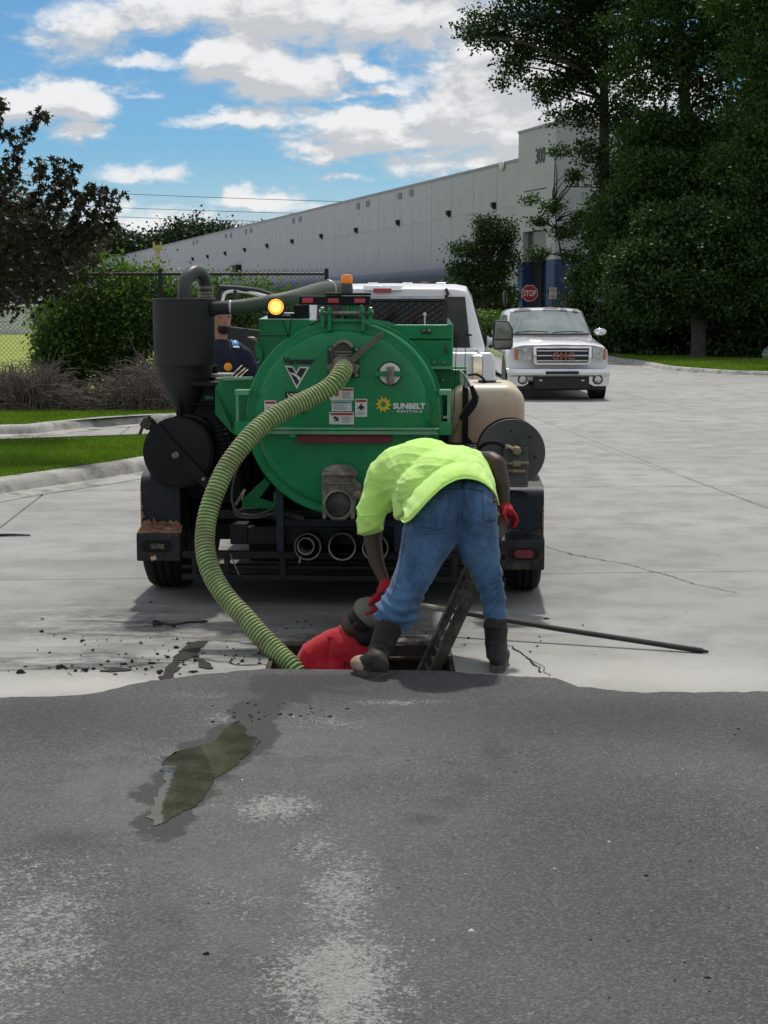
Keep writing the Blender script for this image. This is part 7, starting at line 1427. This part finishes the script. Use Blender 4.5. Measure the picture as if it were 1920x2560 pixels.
patch('leather_patch', M('brown patch', (.12, .04, .025), .7), wm, bj, [(1232, 1240), (1239, 1241), (1239, 1258), (1231, 1257)], .010, 2, 3)
# shirt hem ribs and sleeve seam
seam('hem', HIVIS, wm, bs_, [(890, 1282), (905, 1290), (925, 1290), (945, 1288), (958, 1292)], .003, .001)
seam('sleeve_seam', HIVIS, wm, bs_, [(903, 1212), (930, 1210), (958, 1218), (975, 1228)], .002, .0005)
# shirt tail hanging over the waistband, following the body down to the belly
hem = [(1002, 1296, 7.20), (1010, 1306, 7.04), (1028, 1297, 6.96), (1052, 1271, 6.93), (1078, 1243, 6.94), (1110, 1215, 6.97), (1148, 1197, 7.01), (1185, 1198, 7.07), (1215, 1211, 7.08), (1238, 1235, 7.10), (1247, 1262, 7.16)]
def to_px(p):
    d = Vector(p)-Vector((0, 0, CAMH)); c, s = math.cos(PITCH), math.sin(PITCH); z_ = d.y*c-d.z*s; return (CXP+FPX*d.x/z_, CYP-FPX*(d.y*s+d.z*c)/z_)
hs2 = spline([Q(*p) for p in hem], 6); mb = MB(); n_ = len(hs2); inner = []
for i, p in enumerate(hs2):
    f = i/(n_-1); pa, pb = to_px(hs2[max(i-1, 0)]), to_px(hs2[min(i+1, n_-1)]); tx, ty = pb[0]-pa[0], pb[1]-pa[1]; tl = math.hypot(tx, ty); c0 = to_px(p); q_ = None
    for dd_ in (46, 38, 30, 22, 14):
        q_ = hit(bs_, c0[0]+ty/tl*dd_, c0[1]-tx/tl*dd_, -.010)
        if q_ is not None: break
    inner.append(q_ if q_ is not None else p+Vector((0, .08, .01)))
rows = []
for k in range(6):
    t_ = k/5; rows.append([p.lerp(q, t_)+Vector((0, -.020*math.sin(math.pi*t_), .016*math.sin(math.pi*t_))) for p, q in zip(hs2, inner)])
mb.add([p for r_ in rows for p in r_], [(k*n_+i, k*n_+i+1, (k+1)*n_+i+1, (k+1)*n_+i) for k in range(5) for i in range(n_-1)]); o = mb.build('shirt_tail', HIVIS, wm, smooth=80); s_ = o.modifiers.new('t', 'SOLIDIFY'); s_.thickness = .004
mb = MB(); mb.tube([p+Vector((0, -.001, 0)) for p in hs2], .0035, 6); mb.build('hem', HIVIS, wm)
# boots
def boot(top, ank, heel, toe, rt, toecap, nm='boot'):
    b_ = root_part(nm); top, ank, heel, toe = map(Vector, (top, ank, heel, toe)); f = (toe-heel); f.z = 0; L_ = f.length; f.normalize(); z0 = heel.z; s_ = Vector((-f.y, f.x, 0)); up = Vector((0, 0, 1))
    an = math.degrees(math.atan2(f.y, f.x)); rm = ROTZ(an)
    prims = [('c', top, ank, rt, .052), ('e', heel+f*.045+up*.055, (.052, .040, .055), rm), ('c', heel+f*.06+up*.075, heel+f*(L_*.55)+up*.062, .048, .043), ('e', heel+f*(L_*.68)+up*.045, (.075, .045, .040), rm), ('e', heel+f*(L_*.45)+up*.045, (.10, .042, .045), rm), ('c', ank, heel+f*.06+up*.07, .052, .046)]
    o = organic('boot', BOOT, wm, prims, .007, 4, folds(.0045, [((.1, .1, 1), 46, 1.0), ((.7, .3, .6), 38, .6)], 3)); 
    t2 = organic('toe_cap', TOE if toecap else BOOT, o, [('e', heel+f*(L_*.80)+up*.042, (.066, .050, .040), rm), ('e', heel+f*(L_*.70)+up*.040, (.066, .050, .042), rm)], .006, 3)
    mb = MB(); out = []
    for k in range(36):
        a = 2*math.pi*k/36; x = math.cos(a); y = math.sin(a); l = L_*.5*(1.0)*math.copysign(abs(x)**.75, x); w_ = (.046 if x > -.2 else .040)*math.copysign(abs(y)**.7, y)*(1-.18*math.exp(-((x+.15)/.3)**2)); out.append((l, w_))
    c0_ = heel+f*(L_*.5)
    rg_ = [[c0_+f*(l*k)+s_*(w_*k)+up*h for l, w_ in out] for h, k in ((.0, 1.0), (.012, 1.04), (.026, 1.04), (.032, 1.0))]; mb.rings(rg_); mb.build('sole', SOLE, o, smooth=40)
    mb = MB(); hr = [q for q in out if q[0] < -L_*.18]; mb.rings([[c0_+f*(l*1.03)+s_*(w_*1.05)+up*h for l, w_ in hr] for h in (-.004, .030)]); mb.build('heel', SOLE, o, smooth=40); return o
root_part = lambda n: None
h1 = P(962, 1699, .036); t1_ = Vector((h1.x-.155, h1.y+.20, h1.z)); t1_ = Vector((h1.x-.128, h1.y+.16, h1.z)); boot(pm(975, 1560, 6.98), pm(945, 1640, 6.95), h1+Vector((.004, .01, 0)), t1_, .068, True)
h2 = P(1243, 1684, .004); boot(pm(1239, 1560, 7.12), pm(1241, 1632, 7.11), h2+Vector((0, .02, 0)), Vector((h2.x+.035, h2.y+.28, .004)), .058, False)
# cuff bands on the boots
mb = MB(); mb.tube([pm(1212, 1556, 7.08), pm(1226, 1566, 7.06), pm(1240, 1570, 7.055), pm(1252, 1566, 7.06), pm(1266, 1556, 7.08)], .004, 5); mb.build('boot_trim', BOOT, wm)
# gloves with separate curled fingers
def glove(wrist, palm, fdir, side, curl, par, pal=GLR, nm='glove', k=1.0, thumbdir=None):
    """fdir: direction the fingers point; side: direction from little finger to index; curl: direction fingers bend towards"""
    wrist, palm, fdir, side, curl = map(Vector, (wrist, palm, fdir, side, curl)); fdir.normalize(); side.normalize(); curl.normalize()
    pr = [('c', wrist, wrist.lerp(palm, .5), .030*k, .036*k), ('c', palm+side*.022*k, palm-side*.022*k, .023*k, .021*k), ('c', palm-fdir*.03*k+side*.012*k, palm-fdir*.03*k-side*.018*k, .023*k, .022*k)]
    o = organic(nm, pal, par, pr, .0055, 3)
    for i, (of, l) in enumerate(((.033, .072), (.011, .080), (-.011, .074), (-.032, .058))):
        b0 = palm+side*of*k+fdir*.014*k; b1 = b0+(fdir*.80+curl*.45).normalized()*l*.45*k; b2 = b1+(fdir*.25+curl*.95).normalized()*l*.33*k; b3 = b2+(fdir*-.35+curl*.9).normalized()*l*.26*k
        mb = MB(); mb.caps(b0, b1, .0115*k, .0105*k, 10); mb.caps(b1, b2, .0105*k, .0098*k, 10); mb.caps(b2, b3, .0098*k, .0085*k, 10); mb.build('finger', GLB if i % 2 == 2 else pal, o, smooth=80)
    td = (thumbdir if thumbdir is not None else (side*.75+curl*.55+fdir*.25)); td = Vector(td).normalized(); a = palm+side*.030*k-fdir*.028*k; mb = MB(); c_ = a+td*.040*k; mb.caps(a, c_, .0145*k, .0120*k, 10); mb.caps(c_, c_+(td*.5+fdir*.6+curl*.2).normalized()*.032*k, .0120*k, .0100*k, 10); mb.build('thumb', pal, o, smooth=80); return o
g1 = glove(pm(965, 1462, 7.43), pm(957, 1500, 7.37), pm(948, 1540, 7.33)-pm(957, 1500, 7.37), Vector((-.55, -.75, .1)), Vector((-.35, .1, -.2))+Vector((.0, -.3, 0)), wm, GLR, k=1.12)
mb = MB(); mb.ell(pm(961, 1500, 7.34), (.020, .012, .045), ROTY(-12), 12, 8); mb.build('palm_patch', GLB, g1, smooth=80)
g2 = glove(pm(1261, 1266, 7.46), pm(1272, 1280, 7.44), Vector((.75, .1, -.45)), Vector((.2, -.85, .25)), Vector((-.1, .1, -1)), wm, GLR, k=.92, thumbdir=(-.3, -.5, -.6))
# ---------------- man standing in the pit
rm_ = root('person', 'man in a red t-shirt and grey cap standing chest-deep in the open pit', 'person'); YP = 7.40
body = [('c', pm(862, 1600, YP), pm(880, 1572, YP), .058, .055), ('e', pm(896, 1560, YP), (.076, .092, .100), ROTY(48)), ('e', pm(905, 1584, YP-.01), (.060, .078, .070), ROTY(30)), ('c', pm(915, 1592, YP-.01), pm(935, 1585, YP-.02), .040, .018),
        ('c', pm(815, 1660, YP), pm(820, 1800, YP), .08, .10), ('c', pm(865, 1660, YP), pm(850, 1800, YP), .08, .10), ('c', pm(850, 1800, YP), pm(850, 2000, YP), .14, .13), ('c', pm(820, 2000, YP), pm(815, 2390, YP), .09, .06), ('c', pm(880, 2000, YP), pm(885, 2390, YP), .09, .06), ('c', pm(792, 1640, YP), pm(775, 1740, YP), .035, .035), ('c', pm(775, 1740, YP), pm(800, 1800, YP-.12), .035, .03), ('e', pm(806, 1808, YP-.13), (.04, .03, .035)), ('c', pm(905, 1640, YP), pm(925, 1760, YP), .05, .042)]
organic('body', SKIN, rm_, body, .008, 4)
mb = MB(); mb.ell(pm(889, 1562, YP-.088), (.012, .010, .020), ROTY(35), 10, 8); mb.ell(pm(925, 1574, YP-.05), (.020, .02, .016), None, 10, 8); mb.build('ear', SKIN, rm_)
mb = MB(); mb.ell(pm(908, 1590, YP-.028), (.058, .070, .050), ROTY(30), 16, 10); mb.build('beard', HAIR, rm_, smooth=80)
mb = MB(); mb.ell(pm(902, 1554, YP-.005), (.076, .094, .082), ROTY(48), 20, 12); mb.build('hair', HAIR, rm_, smooth=80)
CAPM = M('grey cap cloth', (.17, .165, .135), .9, var=.15, sc=12, dirt=(.10, .095, .08), damt=.4, bump=.0008, bs=200)
capo = organic('cap', CAPM, rm_, [('e', pm(920, 1533, YP-.01), (.084, .104, .062), ROTY(50)), ('e', pm(927, 1524, YP-.01), (.068, .086, .056), ROTY(50))], .007, 3)
mb = MB(); c_ = pm(958, 1572, YP-.02); mb.ell(c_, (.048, .060, .007), ROTY(62), 18, 8); mb.build('brim', CAPM, capo, smooth=80)
rs2 = [('c', pm(800, 1640, YP), pm(870, 1625, YP), .098, .115), ('e', pm(808, 1628, YP), (.085, .095, .085)), ('e', pm(840, 1622, YP), (.095, .10, .105)), ('c', pm(855, 1600, YP), pm(868, 1590, YP), .075, .062), ('e', pm(882, 1650, YP), (.105, .12, .125)), ('c', pm(785, 1640, YP-.01), pm(748, 1700, YP-.03), .078, .070), ('c', pm(830, 1690, YP), pm(840, 1820, YP), .155, .150), ('c', pm(900, 1650, YP), pm(918, 1710, YP), .07, .062)]
def rf(co, nr):
    b0 = folds(.006, [((.8, 0, .45), 36, 1.0), ((.95, 0, -.2), 50, .6)], 9)(co, nr); x0_ = pm(826, 1640, YP).x; b0 -= .012*np.exp(-((co[:, 0]-x0_-.10*(co[:, 2]-.1))/.010)**2)*(nr[:, 1] < 0)*(co[:, 2] < .10); return b0
rsh = organic('shirt', REDC, rm_, rs2, .008, 6, rf); br = drape_setup(rsh)
seam('collar', REDC, rm_, br, [(850, 1566), (858, 1580), (866, 1596), (880, 1612)], .006, .002); seam('sleeve_seam', REDC, rm_, br, [(790, 1592), (794, 1612), (800, 1640), (804, 1668)], .002, .001)
p = hit(br, 872, 1660, .004)
if p: text('shirt_lettering', 'M', .05, M('shirt print', (.05, .004, .01), .8), rm_, p+Vector((0, -.012, 0)), (R(90), 0, 0), .001, width=.05, height=.03)
# ---------------- man standing behind the trailer
nv = root('person', 'bearded man in a navy shirt standing behind the black separator drum', 'person'); YN = 13.6; n3 = lambda x, y, d=0: Q(x, y, YN+d)
NAV = M('navy cotton', (.0035, .0055, .022), .8, var=.15, sc=5, bump=.001, bs=120)
body = [('e', n3(556, 792), (.078, .10, .115)), ('e', n3(560, 812, -.03), (.058, .072, .065)), ('c', n3(550, 822), n3(550, 850), .060, .068), ('e', n3(565, 801, -.09), (.014, .022, .020)),
        ('c', n3(515, 900), n3(585, 900), .10, .10), ('c', n3(550, 900), n3(550, 1020), .17, .17), ('c', n3(500, 880), n3(486, 960), .055, .05), ('c', n3(486, 960), n3(500, 1040, -.1), .045, .03), ('c', n3(612, 885), n3(636, 955), .055, .05), ('c', n3(636, 955), n3(625, 1030, -.12), .045, .03), ('c', n3(530, 1030), n3(528, 1250), .09, .055), ('c', n3(572, 1030), n3(575, 1250), .09, .055), ('e', n3(500, 1055, -.13), (.035, .04, .05)), ('e', n3(622, 1048, -.15), (.035, .04, .05))]
organic('body', SKIN2, nv, body, .012, 5)
mb = MB(); mb.ell(n3(560, 822, -.045), (.060, .070, .048), None, 18, 10); mb.build('beard', HAIR, nv, smooth=80); mb = MB(); mb.ell(n3(553, 782, .02), (.084, .104, .095), None, 18, 10); mb.build('cap', BLKM, nv, smooth=80)
mb = MB(); mb.tube([n3(552, 816, -.117), n3(562, 814, -.125), n3(572, 817, -.115)], .006, 6); mb.build('lips', M('lips', (.20, .07, .06), .5), nv)
mb = MB()
for x in (550, 572): mb.ell(n3(x, 792, -.095), (.011, .008, .006), None, 8, 6)
mb.build('eye', HAIR, nv)
nsh = organic('shirt', NAV, nv, [('c', n3(505, 900), n3(600, 900), .11, .11), ('c', n3(515, 880), n3(590, 878), .09, .09), ('c', n3(552, 866), n3(552, 880), .075, .11), ('c', n3(550, 900), n3(550, 1045), .20, .185), ('c', n3(498, 885), n3(486, 955), .082, .072), ('c', n3(608, 888), n3(640, 958), .086, .074), ('c', n3(640, 958), n3(652, 990), .072, .06)], .012, 6, folds(.008, [((.8, 0, .4), 26, 1), ((.3, 0, .9), 30, .6)], 4)); bn_ = drape_setup(nsh)
organic('jeans', DEN2, nv, [('c', n3(530, 1050), n3(528, 1240), .11, .075), ('c', n3(572, 1050), n3(575, 1240), .11, .075), ('e', n3(550, 1050), (.18, .14, .10))], .014, 4)
mb = MB(); mb.ell(n3(527, 1258, -.05), (.05, .14, .05)); mb.build('boot', BOOT, nv); mb = MB(); mb.ell(n3(576, 1258, -.05), (.05, .14, .05)); mb.build('boot', BOOT, nv)
patch('logo', M('logo blue', (.03, .28, .62), .6), nv, bn_, [(577, 851), (594, 850), (597, 867), (580, 868)], .010, 3, 3)
patch('logo_mark', WHT, nv, bn_, [(584, 855), (589, 855), (590, 863), (585, 863)], .016, 2, 2); patch('logo_mark', WHT, nv, bn_, [(581, 868), (597, 867), (598, 871), (581, 871)], .012, 3, 2)
p = hit(bn_, 569, 917, .012); 
if p: mb = MB(); mb.lathe([(.034, .004), (.036, 0), (.030, -.005), (0, -.006)], p, (0, 1, 0), 18); mb.build('badge', M('orange badge', (.85, .30, .02), .4), nv)
mb = MB(); q = [hit(bn_, x, y, .006) for x, y in ((552, 862), (556, 880), (561, 900), (567, 912))]; q = [x for x in q if x]
if len(q) > 2: mb.tube(q, .003, 5); mb.build('lanyard', BLKM, nv)
# ================================================================ LADDER AND ROD
ALD = M('dirty ladder metal', (.10, .094, .078), .65, .3, var=.3, sc=14, dirt=(.05, .045, .038), dsc=10, damt=.5, bump=.002, bs=60)
ld = root('ladder', 'dirty metal ladder leaning out of the pit between the bending worker and the trailer', 'ladder')
topn = Q(1268, 1290, 7.44); botn = Q(1093, 1668, 7.34); dn = (topn-botn).normalized(); botn2 = botn-dn*1.15
off = Vector((-.036, .12, .028)); 
for k, (o_, nm) in enumerate(((Vector((0, 0, 0)), 'rail'), (off, 'rail'))):
    mb = MB(); w_ = .050 if k == 0 else .035; a, b = botn2+o_, topn+o_; sd = off.normalized()
    mb.beam(a, b, .008, w_, sd.cross(dn)); 
    fl = sd.cross(dn).normalized()
    for s_ in (-1, 1): mb.beam(a+fl*s_*w_*.5+sd*.010, b+fl*s_*w_*.5+sd*.010, .026, .004, fl)
    mb.build(nm, ALD, ld, smooth=0)
L_ = (topn-botn2).length; n_ = int(L_/.052)
for k in range(n_):
    p = botn2+dn*(.05+k*.052); mb = MB(); mb.beam(p, p+off+dn*.02, .012, .012, dn); mb.build('rung', ALD, ld, bevel=.003)
rod = MB(); a = P(1756, 1627, .012); b = Q(1052, 1514, 7.95); rod.tube([b, b.lerp(a, .5)+Vector((0, 0, -.006)), a], [.013, .014, .014], 10)
ro = root('long_rod', 'long black rod lying across the concrete from behind the jeans to the open road', 'rod'); rod.build('shaft', M('black rod', (.022, .021, .020), .5, var=.3, sc=8, dirt=(.06, .055, .045), damt=.3), ro)
mb = MB(); mb.tube([b+(b-a).normalized()*.002, b.lerp(a, .13)], .0148, 10); mb.build('worn_end', M('worn rod', (.30, .29, .23), .6, var=.3, sc=20), ro)
mb = MB(); mb.tube([a.lerp(b, .03), a-(b-a).normalized()*.03], [.016, .006], 8); mb.build('tip', STEEL, ro)
